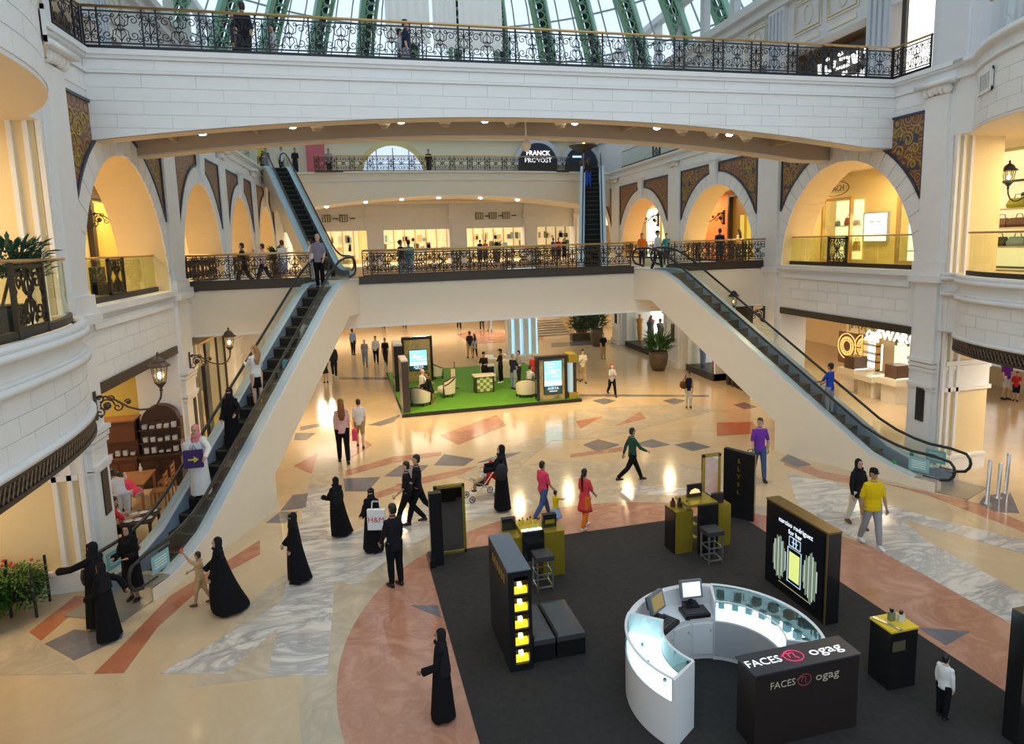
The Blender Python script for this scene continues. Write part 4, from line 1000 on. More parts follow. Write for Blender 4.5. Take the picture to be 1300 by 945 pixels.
fl = MB()
def yz(y0, y1, z0, z1, x=8.045): return [(x, y1, z0), (x, y0, z0), (x, y0, z1), (x, y1, z1)]
fl.add(yz(10.13, 10.43, .42, .98), [(0, 1, 2, 3)]); fl.build('flask_liquid', SCRY, t)
fo = MB()
for a in (((10.09, .36), (10.47, .36), (10.47, 1.06), (10.09, 1.06)), ((10.12, 1.10), (10.44, 1.10), (10.44, 1.28), (10.12, 1.28)), ((10.24, 1.10), (10.32, 1.10), (10.32, 1.28), (10.24, 1.28))): fo.tube([(8.044, y, z) for y, z in a], .008, 4, closed=True)
fo.tube([(8.044, 10.2, 1.19), (8.044, 10.36, 1.19)], .008, 4); fo.build('flask_outline', glow('outline_blue', (.55, .72, .85), .8), t)
for i in range(22):   # streaks of light each side of the flask, thin strips of the lit print
    sd = -1 if i < 11 else 1; k = i % 11; y = 10.28 - sd * (.26 + k * .036); hh = .16 + .30 * sin(pi * (k + .7) / 12) + R_.uniform(-.06, .06)
    MB().add(yz(y - .015, y + .015, .72 - hh, .72 + hh), [(0, 1, 2, 3)]).build('light_streak', SCRG if i % 3 else SCRP, t)
MB().add(yz(9.8, 10.72, .22, .235), [(0, 1, 2, 3)]).build('caption_line', mat('caption', (.3, .32, .2), .5, emit=(.5, .55, .3), es=.5), t)
# pedestal, right slab
t = thing('display_pedestal', 'black pedestal with yellow top near the right carpet edge', 'pedestal', (8.0, 7.87, CZ))
MB().box(7.76, 8.25, 7.66, 8.08, CZ, .97).build('body', GLOSSB, t); MB().box(7.75, 8.26, 7.65, 8.09, .97, 1.0).build('yellow_top', mat('yellow_top', (.75, .52, .02), .35), t)
MB().box(7.79, 8.02, 7.651, 7.661, .66, .82).build('picture', mat('dim_gold', (.10, .085, .05), .4), t); MB().tube([(7.78, 8.06, 1.012), (7.93, 7.64, 1.012)], (.012, .035), 4).build('light_rail', STEEL, t)
bottle('dark green perfume flask on the yellow topped pedestal', 8.0, 7.92, 1.0, GREENG, .2)
bottle('pale perfume flask on the yellow topped pedestal', 8.12, 7.86, 1.0, CLEARF, .17)
t = thing('display_board', 'big black panel with gold picture frame at right carpet edge', 'panel', (9.0, 6.35, CZ))
MB().box(8.52, 9.7, 6.25, 6.47, CZ, 1.92).build('board', GLOSSB, t)
f = MB()
for (a, b_, c_, d_) in ((8.86, 9.6, 1.58, 1.66), (8.86, 9.6, .5, .56), (8.86, 8.93, .5, 1.66), (9.53, 9.6, .5, 1.66)): f.box(a, b_, 6.18, 6.25, c_, d_)
for (a, b_, c_, d_) in ((9.0, 9.46, 1.46, 1.49), (9.0, 9.46, .64, .67), (9.0, 9.03, .64, 1.49), (9.43, 9.46, .64, 1.49)): f.box(a, b_, 6.23, 6.25, c_, d_)
f.build('gold_frame', GOLDL, t)
# round white sales counter
WC = (5.28, 8.30)
def arc_pts(r, a0, a1, n): return [(WC[0] + r * cos(a0 + (a1 - a0) * i / n), WC[1] + r * sin(a0 + (a1 - a0) * i / n)) for i in range(n + 1)]
def arc_solid(mb, r0, r1, a0, a1, z0, z1, n=18):
    A, B = arc_pts(r0, a0, a1, n), arc_pts(r1, a0, a1, n)
    rings = [[(A[i][0], A[i][1], z0), (B[i][0], B[i][1], z0), (B[i][0], B[i][1], z1), (A[i][0], A[i][1], z1)] for i in range(n + 1)]; mb.loft(rings); return mb
D_ = math.radians
t = thing('sales_counter', 'round white sales counter with lit glass showcases at carpet centre', 'counter', (WC[0], WC[1], CZ))
RO, RI = 1.46, .90
for nm, a0, a1 in (('left', 140, 212), ('right', -28, 66)):
    a0, a1 = D_(a0), D_(a1)
    s = MB(); arc_solid(s, RI, RO, a0, a1, CZ, .72); s.build('showcase_base', WLAC, t)
    s = MB(); arc_solid(s, RI + .02, RO - .02, a0 + .02, a1 - .02, .722, .735); s.build('lit_shelf', LED, t)
    s = MB(); arc_solid(s, RO - .008, RO, a0, a1, .735, 1.05); s.build('glass_front', CYGLASS, t)
    s = MB(); arc_solid(s, RI, RI + .008, a0, a1, .735, 1.05); s.build('glass_back', CYGLASS, t)
    s = MB(); arc_solid(s, RI, RO, a0, a1, 1.05, 1.058); s.build('glass_top', CYGLASS, t)
    s = MB(); arc_solid(s, RO - .03, RO + .01, a0, a1, 1.058, 1.072); arc_solid(s, RI - .008, RI + .02, a0, a1, 1.058, 1.068); s.build('top_trim', WLAC, t)
    for q in (a0, a1):
        s = MB(); arc_solid(s, RI, RO, q - .018, q + .018, CZ, 1.06, 1); s.build('end_panel', WLAC, t)
    s = MB(); arc_solid(s, RI - .012, RI, a0, a1, .1, .70); s.build('inner_panel', mat('panel_grey', (.45, .47, .50), .3), t)
    n = 9 if nm == 'right' else 3
    for i in range(n):
        q = a0 + (a1 - a0) * (i + .7) / (n + .4); r = 1.30 if nm == 'right' else 1.2; px_, py_ = WC[0] + r * cos(q), WC[1] + r * sin(q); w_ = .05 if nm == 'right' else .02; hh = .13 if nm == 'right' else .04
        o = MB().obox((px_, py_, .736 + hh / 2), (cos(q), sin(q), 0), (-sin(q), cos(q), 0), (0, 0, 1), w_, w_, hh / 2).build('perfume_box', mat('teal_box', (.07, .15, .17), .3))
        tag(o, ('%s teal box from the front end in the lit right showcase' if nm == 'right' else '%s tiny green tester from the tills in the lit left showcase') % ORD[i], 'box', 'boxes in the right showcase' if nm == 'right' else 'testers in the left showcase')
a0, a1 = D_(66), D_(140)
s = MB(); arc_solid(s, RO - .10, RO, a0, a1, CZ, 1.07); s.build('outer_wall', WLAC, t)
s = MB(); arc_solid(s, RI, RO - .1, a0 + .02, a1 - .02, .74, .77); s.build('worktop', WLAC, t)
s = MB(); arc_solid(s, RI + .02, RO - .1, a0 + .02, a1 - .02, CZ, .74); s.build('desk_base', WLAC, t)
for i in range(3):
    q0, q1 = a0 + (a1 - a0) * (i + .06) / 3, a0 + (a1 - a0) * (i + .94) / 3
    s = MB(); arc_solid(s, RI - .004, RI + .02, q0, q1, .12, .66, 6); d = s.build('cabinet_door', WLAC, t)
    qm = q0 + .04; MB().ell((WC[0] + (RI - .015) * cos(qm), WC[1] + (RI - .015) * sin(qm), .55), .015, .015, .015, 6, 4).build('knob', STEEL, d)
def till(label, ang, r, screen, tilt=.25):
    q = D_(ang); c = Vector((WC[0] + r * cos(q), WC[1] + r * sin(q), .77)); f = Vector((-cos(q), -sin(q), 0)); s = Vector((-f.y, f.x, 0)); z = Vector((0, 0, 1))
    t = thing('till', label, 'computer', c)
    MB().obox(c + f * .10 + z * .03, s, f, z, .22, .15, .03).build('keyboard', BLACK, t)
    k = MB()
    for i in range(4): k.obox(c + f * (.02 + i * .055) + z * .065, s, f, z, .19, .018, .006)
    k.build('key_rows', mat('key_grey', (.06, .06, .065), .5), t)
    MB().obox(c - f * .05 + z * .05, s, f, z, .12, .10, .05).build('stand_base', BLACK, t)
    MB().obox(c - f * .07 + z * .15, s, f, z, .03, .03, .10).build('neck', BLACK, t)
    nf = (f + z * tilt).normalized(); up = (z - nf * z.dot(nf)).normalized(); m = c - f * .06 + z * .36
    MB().obox(m, s, nf, up, .19, .035, .15).build('monitor', mat('monitor_grey', (.13, .16, .19), .4), t)
    MB().obox(m - nf * .06, s, nf, up, .13, .05, .10).build('monitor_back', BLACK, t)
    MB().obox(m + nf * .037, s, nf, up, .155, .002, .115).build('screen', screen, t)
    return t
till('till with a bright white screen at middle of the round white counter', 84, 1.13, glow('till_screen', (.80, .88, .98), 1.0))
till('till with a dull amber screen at left of the round white counter', 122, 1.10, glow('till_amber', (.28, .20, .07), .7))
tag(MB().obox((5.22, 9.26, .785), (.9, -.4, 0), (.4, .9, 0), (0, 0, 1), .035, .09, .015).build('phone', BLACK), 'small dark handset lying between the two tills', 'phone')
t = thing('sign_counter', 'black counter with white and pink shop lettering closing the round counter', 'counter', (5.9, 7.38, CZ))
MB().box(5.08, 6.74, 7.18, 7.6, CZ, 1.13).build('body', mat('brown_black', (.022, .016, .014), .3), t); MB().box(5.05, 6.76, 7.16, 7.62, 1.13, 1.155).build('top_board', mat('blue_black', (.03, .035, .05), .35), t)
def brandrow(o, xd, yd, sz, par, dim=1.0):
    m = INKW if dim == 1 else mat('sign_tan', (.45, .38, .30), .5); F = lambda dx, dy=0.0: frame(Vector(o) + Vector(xd) * dx + Vector(yd) * dy, xd, yd)
    text('lettering', 'FACES', sz * .85, m, par, F(-sz * 2.45), .002)
    c = Vector(o) - Vector(xd) * sz * .42; X, Yv = Vector(xd), Vector(yd)
    g = MB(); g.tube([c + X * (.62 * sz * cos(k * pi / 9)) + Yv * (.50 * sz * sin(k * pi / 9)) for k in range(18)], .035 * sz, 4, closed=True)
    g.tube([c + X * sz * a + Yv * sz * b for a, b in ((-.75, .12), (-.4, .3), (-.25, .42), (-.28, -.1))], .04 * sz, 4); g.tube([c + X * sz * a + Yv * sz * b for a, b in ((-.28, .1), (-.05, .32), (.12, .2), (.05, -.1), (.2, -.3))], .04 * sz, 4)
    g.build('ring_emblem', PINKN if dim == 1 else mat('sign_pink_dim', (.35, .06, .10), .5), par)
    text('lettering', 'ogag', sz * 1.0, m, par, F(sz * 1.75), .002, sx=1.25)
brandrow((5.92, 7.39, 1.158), (1, 0, 0), (0, 1, 0), .235, t); brandrow((5.92, 7.178, .93), (1, 0, 0), (0, 0, 1), .17, t, .5)

# ================================================================ GREEN LOUNGE STAND
GRASS = mat('artificial_turf', (.09, .27, .012), .9, noise=.35, scale=40, bump=.4); TUB = mat('ivory_upholstery', (.74, .66, .50), .7); DKW = mat('dark_wood', (.035, .022, .016), .4)
MOSG = mat('gold_mosaic_panel', (.42, .33, .15), .35, .2, noise=.9, scale=6)
t = thing('lounge_platform', 'low green turf platform with black edge in the hall centre', 'platform', (6, 31, 0))
MB().box(2.1, 9.95, 26.95, 36.6, .005, .14).build('black_edge', GLOSSB, t); MB().box(2.16, 9.89, 27.01, 36.54, .14, .16).build('turf', GRASS, t)
PZ = .16
def kiosk_screen(label, x0, x1, y, h, d, sy, zlo=.35, zhi=.9, sc=1.0):
    t = thing('advert_screen', label, 'screen', ((x0 + x1) / 2, y, PZ)); L = x1 - x0
    for xx in (x0, x1 - .12): MB().box(xx, xx + .12, y, y + d, PZ, h).build('post', GLOSSB, t)
    MB().box(x0 + .12, x1 - .12, y, y + d, h - .14, h).build('top_bar', GLOSSB, t); MB().box(x0 + .12, x1 - .12, y + .04, y + d, PZ, h - .14).build('mosaic_board', MOSG, t)
    q = MB()
    for i in range(7):
        for j in range(9):
            if R_.random() < .55: q.box(x0 + .13 + i * (L - .26) / 7, x0 + .11 + (i + 1) * (L - .26) / 7, y + .03, y + .045, PZ + .02 + j * (h - .3) / 9, PZ + (j + 1) * (h - .3) / 9)
    qo = q.build('mosaic_tiles', mat('gold_tile', (.55, .42, .18), .2, .4), t); qo['kind'] = 'stuff'
    a, b = x0 + L * .24, x1 - L * .20; z0, z1 = h * zlo * .6, h * zhi
    MB().box(a - .03, b + .03, y - .02, y + .04, z0 - .03, z1 + .03).build('screen_bezel', BLACK, t)
    zm = z0 + (z1 - z0) * .24
    MB().box(a, b, y - .024, y - .02, zm, z1).build('screen', glow('screen_cyan', (.22, .72, .90), 1.35), t)
    MB().box(a, b, y - .024, y - .02, z0, zm).build('screen', mat('screen_teal', (.02, .10, .13), .3), t)
    w = MB()
    for (u0, u1, v0, v1) in ((.08, .7, .62, .66), (.2, .92, .70, .73), (.1, .5, .80, .84), (.0, 1, .26, .40), (.4, .95, .52, .55), (.1, .6, .9, .92)): w.box(a + (b - a) * u0, a + (b - a) * u1, y - .028, y - .024, z0 + (z1 - z0) * v0, z0 + (z1 - z0) * v1)
    w.build('screen_clouds', glow('screen_pale', (.85, .96, 1.0), 1.2), t)
    text('lettering', 'ASRYA', .17 * sc, SCRW, t, frame(((a + b) / 2, y - .03, z0 + (zm - z0) * .68), (1, 0, 0), (0, 0, 1)), .002)
    MB().box((a + b) / 2 - .18, (a + b) / 2 + .18, y - .03, y - .026, z0 + (zm - z0) * .3, z0 + (zm - z0) * .38).build('caption_line', SCRW, t)
    return t
kiosk_screen('advert screen in gold mosaic frame at front right of the green stand', 7.95, 9.35, 27.1, 2.1, .35, 1)
kiosk_screen('advert screen in dark frame at back left of the green stand', 2.75, 4.3, 33.4, 2.45, .3, 1, .5, .72)
t = thing('glazed_column', 'gold and glass column at the front right corner of the green stand', 'column', (9.6, 27.5, PZ))
MB().box(9.42, 9.82, 27.12, 27.9, PZ, .42).build('gold_foot', GOLD, t); MB().box(9.42, 9.82, 27.12, 27.9, 1.75, 2.12).build('gold_head', GOLD, t); MB().box(9.46, 9.62, 27.16, 27.86, .42, 1.75).build('lit_pane', glow('column_light', (.45, .62, .65), .6), t); MB().box(9.64, 9.78, 27.16, 27.86, .42, 1.75).build('slat', DKW, t)
t = thing('display_board', 'dark bronze end panel at front left corner of the green stand', 'panel', (2.25, 27.5, PZ)); MB().box(2.18, 2.46, 27.1, 28.5, PZ, 2.3).build('board', mat('bronze_board', (.06, .05, .045), .25, .4), t); MB().box(2.18, 2.46, 27.1, 28.5, 2.3, 2.36).build('cap', STEEL, t)
t = thing('display_board', 'black end panel at the left rear of the green stand', 'panel', (2.3, 31.5, PZ)); MB().box(2.2, 2.6, 31.3, 32.6, PZ, 2.35).build('board', GLOSSB, t); MB().box(2.2, 2.6, 31.3, 32.6, 2.35, 2.45).build('cap', STEEL, t)
def tub_chair(label, x, y, rz):
    t = thing('tub_chair', label, 'armchair', (x, y, PZ), rz)
    def L(mb, nm, m, sm=False): return mb.build(nm, m, t, sm, True)
    L(MB().lathe([(.34, .18), (.36, .22), (.36, .42), (.30, .46)], n=16), 'seat', TUB, True)
    o = MB(); rings = []
    for i in range(15):
        a = pi * .0 - .15 + (pi + .3) * i / 14; hb = .55 + .28 * sin(max(0, min(pi, a))) ** 1.2; ca, sa = cos(a), sin(a)
        rings.append([(r * ca, r * sa, z) for r, z in ((.35, .15), (.44, .15), (.48, hb), (.40, hb))])
    o.loft(rings); L(o, 'backrest', TUB)
    e = MB(); e.tube([(.44 * cos(-.15 + (pi + .3) * i / 14), .44 * sin(-.15 + (pi + .3) * i / 14), .57 + .28 * sin(max(0, min(pi, -.15 + (pi + .3) * i / 14))) ** 1.2) for i in range(15)], .035, 5); L(e, 'wooden_rim', DKW)
    for sx in (-1, 1):
        L(MB().box(sx * .42 - .04, sx * .42 + .04, -.12, -.05, .0, .58), 'front_leg', DKW); L(MB().box(sx * .28 - .03, sx * .28 + .03, .26, .32, 0, .18), 'back_leg', DKW)
for lb, px, rz in (('ivory tub chair at left rear of the green stand, back to the screen', (535, 471), -.9), ('ivory tub chair right of the rear screen on the green stand', (553, 480), 2.2), ('ivory tub chair nearest the left end panel of the green stand', (534, 514), 2.6), ('ivory tub chair standing alone facing left on the green stand', (566, 503), -1.7), ('ivory tub chair behind the front right advert screen', (668, 503), 2.9)):
    p = pz(*px, PZ); tub_chair(lb, p.x, p.y, rz)
p = pz(550, 512, PZ); t = thing('side_table', 'small brass side table between two tub chairs', 'table', p); MB().lathe([(.16, 0), (.05, .05), (.04, .45), (.22, .47), (.22, .5)], p, 12).build('pedestal', BRASS, t)
t = thing('checkered_counter', 'small counter with green and cream checkered front on the green stand', 'counter', (6.1, 29.6, PZ))
x0, x1, y0 = 5.72, 6.62, 29.6
for xx in (x0, x1 - .08): MB().box(xx, xx + .08, y0, y0 + .5, PZ, .92).build('leg', DKW, t)
MB().box(x0 - .05, x1 + .05, y0 - .05, y0 + .55, .92, .98).build('tabletop', TUB, t)
for i in range(5):
    for j in range(5): MB().box(x0 + .08 + i * .148, x0 + .08 + (i + 1) * .148, y0 + .02, y0 + .05, PZ + .05 + j * .142, PZ + .05 + (j + 1) * .142).build('checker_tile', mat('checker_green', (.12, .25, .03), .5) if (i + j) % 2 == 0 else mat('checker_cream', (.62, .55, .34), .5), t)
t = thing('reception_desk', 'curved white reception desk at right of the green stand', 'desk', (8.4, 33.5, PZ)); s = MB()
for i in range(9):
    pass
rings = []
for i in range(13):
    a = D_(150 + 110 * i / 12); rings.append([(8.9 + r * cos(a), 34.0 + r * sin(a), z) for r, z in ((1.3, PZ), (1.75, PZ), (1.75, 1.05), (1.3, 1.05))])
s.loft(rings); s.build('body', IVORY, t); 
t = thing('equipment_box', 'grey cabinet between the two men in black caps', 'cabinet', (7.0, 32.3, PZ)); MB().box(6.6, 7.25, 32.0, 32.6, PZ, .95).build('body', IVORY, t); MB().box(6.7, 7.15, 31.98, 32.0, .6, .9).build('door', BLACK, t)
p = pz(578, 493, PZ); t = thing('barrier_post', 'slim easel post on the green stand near the lone tub chair', 'stand', p); MB().lathe([(.2, 0), (.2, .03), (.02, .05), (.02, 1.3)], p, 10).build('post', BRONZEIRON, t); MB().box(p.x - .18, p.x + .02, p.y - .02, p.y + .02, p.z + .4, p.z + .95).build('card', BEIGE, t)
# tall glass lift-like column behind the stand
t = thing('glass_column', 'tall pale glass light column behind the green stand', 'column', (10.4, 38.5, 0))
for k, (x, w_) in enumerate(((9.55, .22), (9.95, .34), (10.5, .34), (11.0, .3))):
    MB().box(x, x + w_, 38.5, 39.2, .0, 3.4).build('glass_fin', mat('pale_fin', (.72, .75, .76), .15), t); MB().box(x + w_, x + w_ + .09, 38.48, 39.1, .3, 3.2).build('blue_light', glow('fin_light', (.40, .75, .95), .9), t)
MB().box(9.4, 11.5, 38.3, 39.4, 0, .25).build('base', IVORY, t)

# ================================================================ PLANTS, PLANTERS
LEAF = mat('leaf_green', (.035, .11, .02), .5, noise=.4, scale=5); LEAF2 = mat('leaf_dark', (.02, .07, .025), .45, noise=.4, scale=5); LEAF3 = mat('leaf_bright', (.06, .16, .02), .5, noise=.4, scale=5)
def foliage(c, r, h, n, L, w, seed, up=.5, droop=.3):
    rr = random.Random(seed); mb = MB()
    for i in range(n):
        a = rr.uniform(0, 2 * pi); e = rr.uniform(-.2, 1.3); rad = r * rr.uniform(.1, 1) ** .6
        p = Vector((c[0] + rad * cos(a), c[1] + rad * sin(a), c[2] + h * rr.random())); d = Vector((cos(a) * cos(e), sin(a) * cos(e), sin(e) * up + .2)).normalized(); s = d.cross(Vector((0, 0, 1)))
        if s.length < .01: s = Vector((1, 0, 0))
        s.normalize(); l_ = L * rr.uniform(.6, 1.2); q = p + d * l_ * .55; t = p + d * l_ - Vector((0, 0, droop * l_ * .4))
        mb.add([tuple(p), tuple(q + s * w), tuple(t), tuple(q - s * w)], [(0, 1, 2, 3)])
    return mb
POT = mat('brown_pot', (.10, .065, .04), .45)
def planter(label, p, r, h, ph, n, m, seed, up=1.0):
    t = thing('potted_plant', label, 'plant', p); MB().lathe([(r * .62, 0), (r * .9, h * .35), (r, h * .75), (r * .92, h), (r * .8, h), (r * .78, h * .9), (.01, h * .9)], p, 20).build('pot', POT, t, True)
    f = foliage((p[0], p[1], p[2] + h * .9), r * .75, ph * .6, n, ph * .55, .05, seed, up).build('foliage', m, t); f['kind'] = 'stuff'; return t
p = pz(838, 470); planter('big brown pot with spiky green plant beside the right shop window', (p.x - .1, p.y, 0), .52, 1.05, 1.3, 240, LEAF, 1)
p = pz(723, 424); planter('brown pot with green plant by the steps at back of the hall', (17.55, 47.4, 0), .6, 1.3, 1.3, 160, LEAF2, 2)
t = thing('hedge_planter', 'long planter of dark green shrubs under the brown picture', 'plant', (17.6, 43.5, 0)); MB().box(15.6, 17.3, 44.0, 44.6, 0, .5).build('trough', POT, t); f = foliage((16.5, 44.3, .6), .9, 1.0, 420, .5, .08, 3).build('foliage', LEAF2, t); f['kind'] = 'stuff'
planter('tall dark pot with bushy green plant beside the man in khaki trousers', (16.35, 41.3, 0), .45, 1.2, 1.4, 200, LEAF2, 4)
q = Vector((-5.1, 11.9, 5.72)); t = thing('potted_plant', 'dark green feathery plant standing on the left rounded balcony', 'plant', q); MB().lathe([(.25, 0), (.34, .5), (.3, .55), (.01, .5)], q, 14).build('pot', BLACK, t, True)
MB().tube([q + Vector((0, 0, .5)), q + Vector((.12, .1, 1.0)), q + Vector((.2, .25, 1.4))], .025, 5).build('stem', POT, t); f = foliage(q + Vector((.1, .1, .95)), .5, .55, 700, .24, .035, 5, .6).build('foliage', mat('leaf_blue', (.02, .09, .05), .45, noise=.4, scale=5), t); f['kind'] = 'stuff'
# fern boxes with iron frame at lower left
for k, (lb, px) in enumerate((('leafy fern box with red blossoms on black iron legs by the yellow pier', (30, 778)), ('leafy fern box at the very left edge in front of the yellow pier', (-22, 800)))):
    p = pz(*px); t = thing('fern_box', lb, 'plant', p)
    MB().box(p.x - .3, p.x + .3, p.y - .25, p.y + .3, .35, .72).build('trough', BLACK, t)
    for sx in (-.34, .34):
        for sy in (-.28, .34): MB().box(p.x + sx - .02, p.x + sx + .02, p.y + sy - .02, p.y + sy + .02, 0, 1.0).build('leg', IRON, t)
    f = foliage((p.x, p.y, .22), .38, .66, 1300, .16, .022, 10 + k, .5, .8).build('foliage', LEAF3, t); f['kind'] = 'stuff'
    if k == 0:
        b_ = MB()
        for i in range(6): b_.ell((p.x + R_.uniform(-.25, .28), p.y + R_.uniform(-.2, .25), 1.05 + R_.uniform(-.05, .06)), .035, .035, .03, 7, 5)
        b_.build('blossoms', mat('red_blossom', (.55, .05, .03), .5), t)['kind'] = 'stuff'
for q, lb in (((10.9, 46.6), 'green plant on middle level behind the cyan shirted man'), ((-2.7, 31.6), 'dark green plant on the middle level beside upper left escalator')):
    planter(lb, (q[0], q[1], 5.67), .3, .8, .9, 120, LEAF2, int(q[1]))

# ================================================================ BOLLARDS, VENTS, SIGNS ON PIERS
for i, ((x, y), h) in enumerate((((1253, 640), 1.15), ((1267, 633), .95), ((1277, 627), 1.1))):
    p = pz(x, y); t = thing('bollard', ['steel bollard nearest the right escalator foot', 'shortest steel bollard, middle of the three on the grey slab', 'steel bollard at right rear of the grey slab'][i], 'bollard', p)
    MB().lathe([(.09, 0), (.09, .02), (.045, .03), (.045, h), (.04, h + .01)], p, 12).build('tube', STEEL, t, True)
inlay([(1243, 640), (1250, 630), (1283, 626), (1294, 652), (1262, 650)], SLATE, .005)
def plate(label, side, y0, y1, z0, z1, d, m, nm='wall_vent', cat='vent'):
    t = MB(); whex(t, side, y0, y1, z0, z1, d - .03, d); return tag(t.build(nm, m), label, cat)
plate('black slot panel on the lower right pier', 1, 15.55, 15.85, 1.42, 2.42, -.10, BLACK, 'slot_vent', 'panel')
plate('black slot panel on the lower left pier', -1, 15.65, 15.95, 1.35, 2.35, -.10, BLACK, 'slot_vent', 'panel')
plate('black slot panel on the second left pier', -1, 23.0, 23.25, 1.3, 2.3, -.10, BLACK, 'slot_vent', 'panel')
plate('black slot panel on the third right pier', 1, 32.6, 33.0, 1.4, 2.4, -.10, BLACK, 'slot_vent', 'panel')
plate('black slot panel on the fourth right pier', 1, 41.6, 42.0, 1.4, 2.4, -.10, BLACK, 'slot_vent', 'panel')
for side, ya, yb in ((1, 13.1, 13.9), (-1, 12.3, 13.4)):
    v = MB(); S = lambda y, z, e, s=side: W(s, y, z, -(bulge(s, y, 3) + e + .03))
    t = thing('air_grille', 'white louvred air grille on the %s upper rounded balcony' % ('right' if side > 0 else 'left'), 'vent', S(ya, 10.55, 0))
    for a, b_, c_, d_ in ((ya, yb, 10.32, 10.40), (ya, yb, 10.78, 10.86), (ya, ya + .09, 10.32, 10.86), (yb - .09, yb, 10.32, 10.86)):
        f = MB(); f.hexa([S(a, c_, .01), S(b_, c_, .01), S(b_, c_, .07), S(a, c_, .07), S(a, d_, .01), S(b_, d_, .01), S(b_, d_, .07), S(a, d_, .07)]); f.build('frame_bar', WHITE, t)
    f = MB(); f.add([S(ya, 10.36, .018), S(yb, 10.36, .018), S(yb, 10.82, .018), S(ya, 10.82, .018)], [(0, 1, 2, 3)]); f.build('grille_back', mat('grille_grey', (.18, .19, .19), .6), t)
    for i in range(7):
        y = ya + .12 + (yb - ya - .2) * i / 6; f = MB(); f.hexa([S(y, 10.4, .02), S(y + .05, 10.4, .02), S(y + .05, 10.4, .05), S(y, 10.4, .05), S(y, 10.78, .02), S(y + .05, 10.78, .02), S(y + .05, 10.78, .05), S(y, 10.78, .05)]); f.build('louvre', WHITE, t)

# ================================================================ LAMPS AND SPEAKERS UNDER THE UPPER FOOTBRIDGE
SPOTG = glow('spot_glow', (1, .93, .75), 14)
for i, px in enumerate((257, 372, 510, 616, 730, 834, 926)):
    p = py(px, 172, 18.9); x = p.x; z = arcz(x) + .50
    t = thing('spot_lamp', 'lit white spot lamp in the recess under the upper footbridge', 'lamp', (x, 18.9, z), 0, 'spot lamps under the upper footbridge'); t['label'] = 'lit white spot lamp under the upper footbridge, %s from the left' % ORD[i]
    MB().lathe([(.10, .12), (.13, .0), (.13, -.2), (.10, -.22)], (x, 18.9, z - .1), 12).build('housing', WHITE, t, True); MB().ell((x, 18.9, z - .33), .11, .11, .06, 10, 6).build('bulb', SPOTG, t)
    d = bpy.data.lights.new('spot_bulb', 'SPOT'); d.energy = 160; d.color = SOFT; d.spot_size = 1.6; d.shadow_soft_size = .1; lo = bpy.data.objects.new('spot_bulb', d); COL.objects.link(lo); lo.location = (x, 18.9, z - .45)
for i, px in enumerate((402, 488, 565, 648, 712, 866, 905, 948)):
    p = py(px, 165, 19.2); x = p.x; z = arcz(x) + .52
    t = thing('ceiling_speaker', 'cream cone speaker in the recess under the upper footbridge', 'speaker', (x, 19.2, z), 0, 'speakers under the upper footbridge'); t['label'] = 'cream cone speaker under the upper footbridge, %s from the left' % ORD[i]
    MB().lathe([(.36, 0), (.33, -.12), (.16, -.36), (.10, -.42)], (x, 19.2, z), 14).build('cone', BEIGE, t, True); MB().lathe([(.13, -.40), (.10, -.46)], (x, 19.2, z), 10).build('grille', TAUPE, t)
px = py(668, 190, 19.0); t = thing('hanging_sensor', 'small beige lantern shaped fitting hanging below the upper footbridge', 'fitting', (px.x, 19.0, 10.6)); MB().tube([(px.x, 19, 10.7), (px.x, 19, 9.9)], .03, 6).build('stem', BEIGE, t); MB().lathe([(.03, .2), (.14, .08), (.14, -.02), (.06, -.14)], (px.x, 19, 9.75), 10).build('body', BEIGE, t)
# ================================================================ SHOPS
WARMW = glow('warm_lit_panel', (1.0, .83, .42), 1.15); WHITEW = glow('white_lit_panel', (1.0, .97, .88), 1.5); SIGNW = glow('white_letters', (1, 1, 1), 1.6)
OLIVE = mat('olive_wall', (.50, .38, .10), .7); ORANGE = mat('orange_wall', (.62, .20, .06), .6); GOLDW = mat('gold_wood', (.36, .22, .05), .4); DARKW = mat('dark_stained_wood', (.045, .018, .010), .45); WOOD = mat('red_brown_wood', (.13, .045, .018), .45)
LIGHTWOOD = mat('honey_wood', (.30, .13, .045), .5)
def prect(side, d, x0, y0, x1, y1):
    a, b = pw(x0, (y0 + y1) / 2, side, d), pw(x1, (y0 + y1) / 2, side, d); c = pw((x0 + x1) / 2, y0, side, d); e = pw((x0 + x1) / 2, y1, side, d)
    return min(a.y, b.y), max(a.y, b.y), e.z, c.z
def pbox(side, d, px, nm, m, par=None, th=.08, z=None):
    ya, yb, za, zb_ = prect(side, d, *px)
    if z: za, zb_ = z
    b = MB(); whex(b, side, ya, yb, za, zb_, d - th, d); return b.build(nm, m, par)
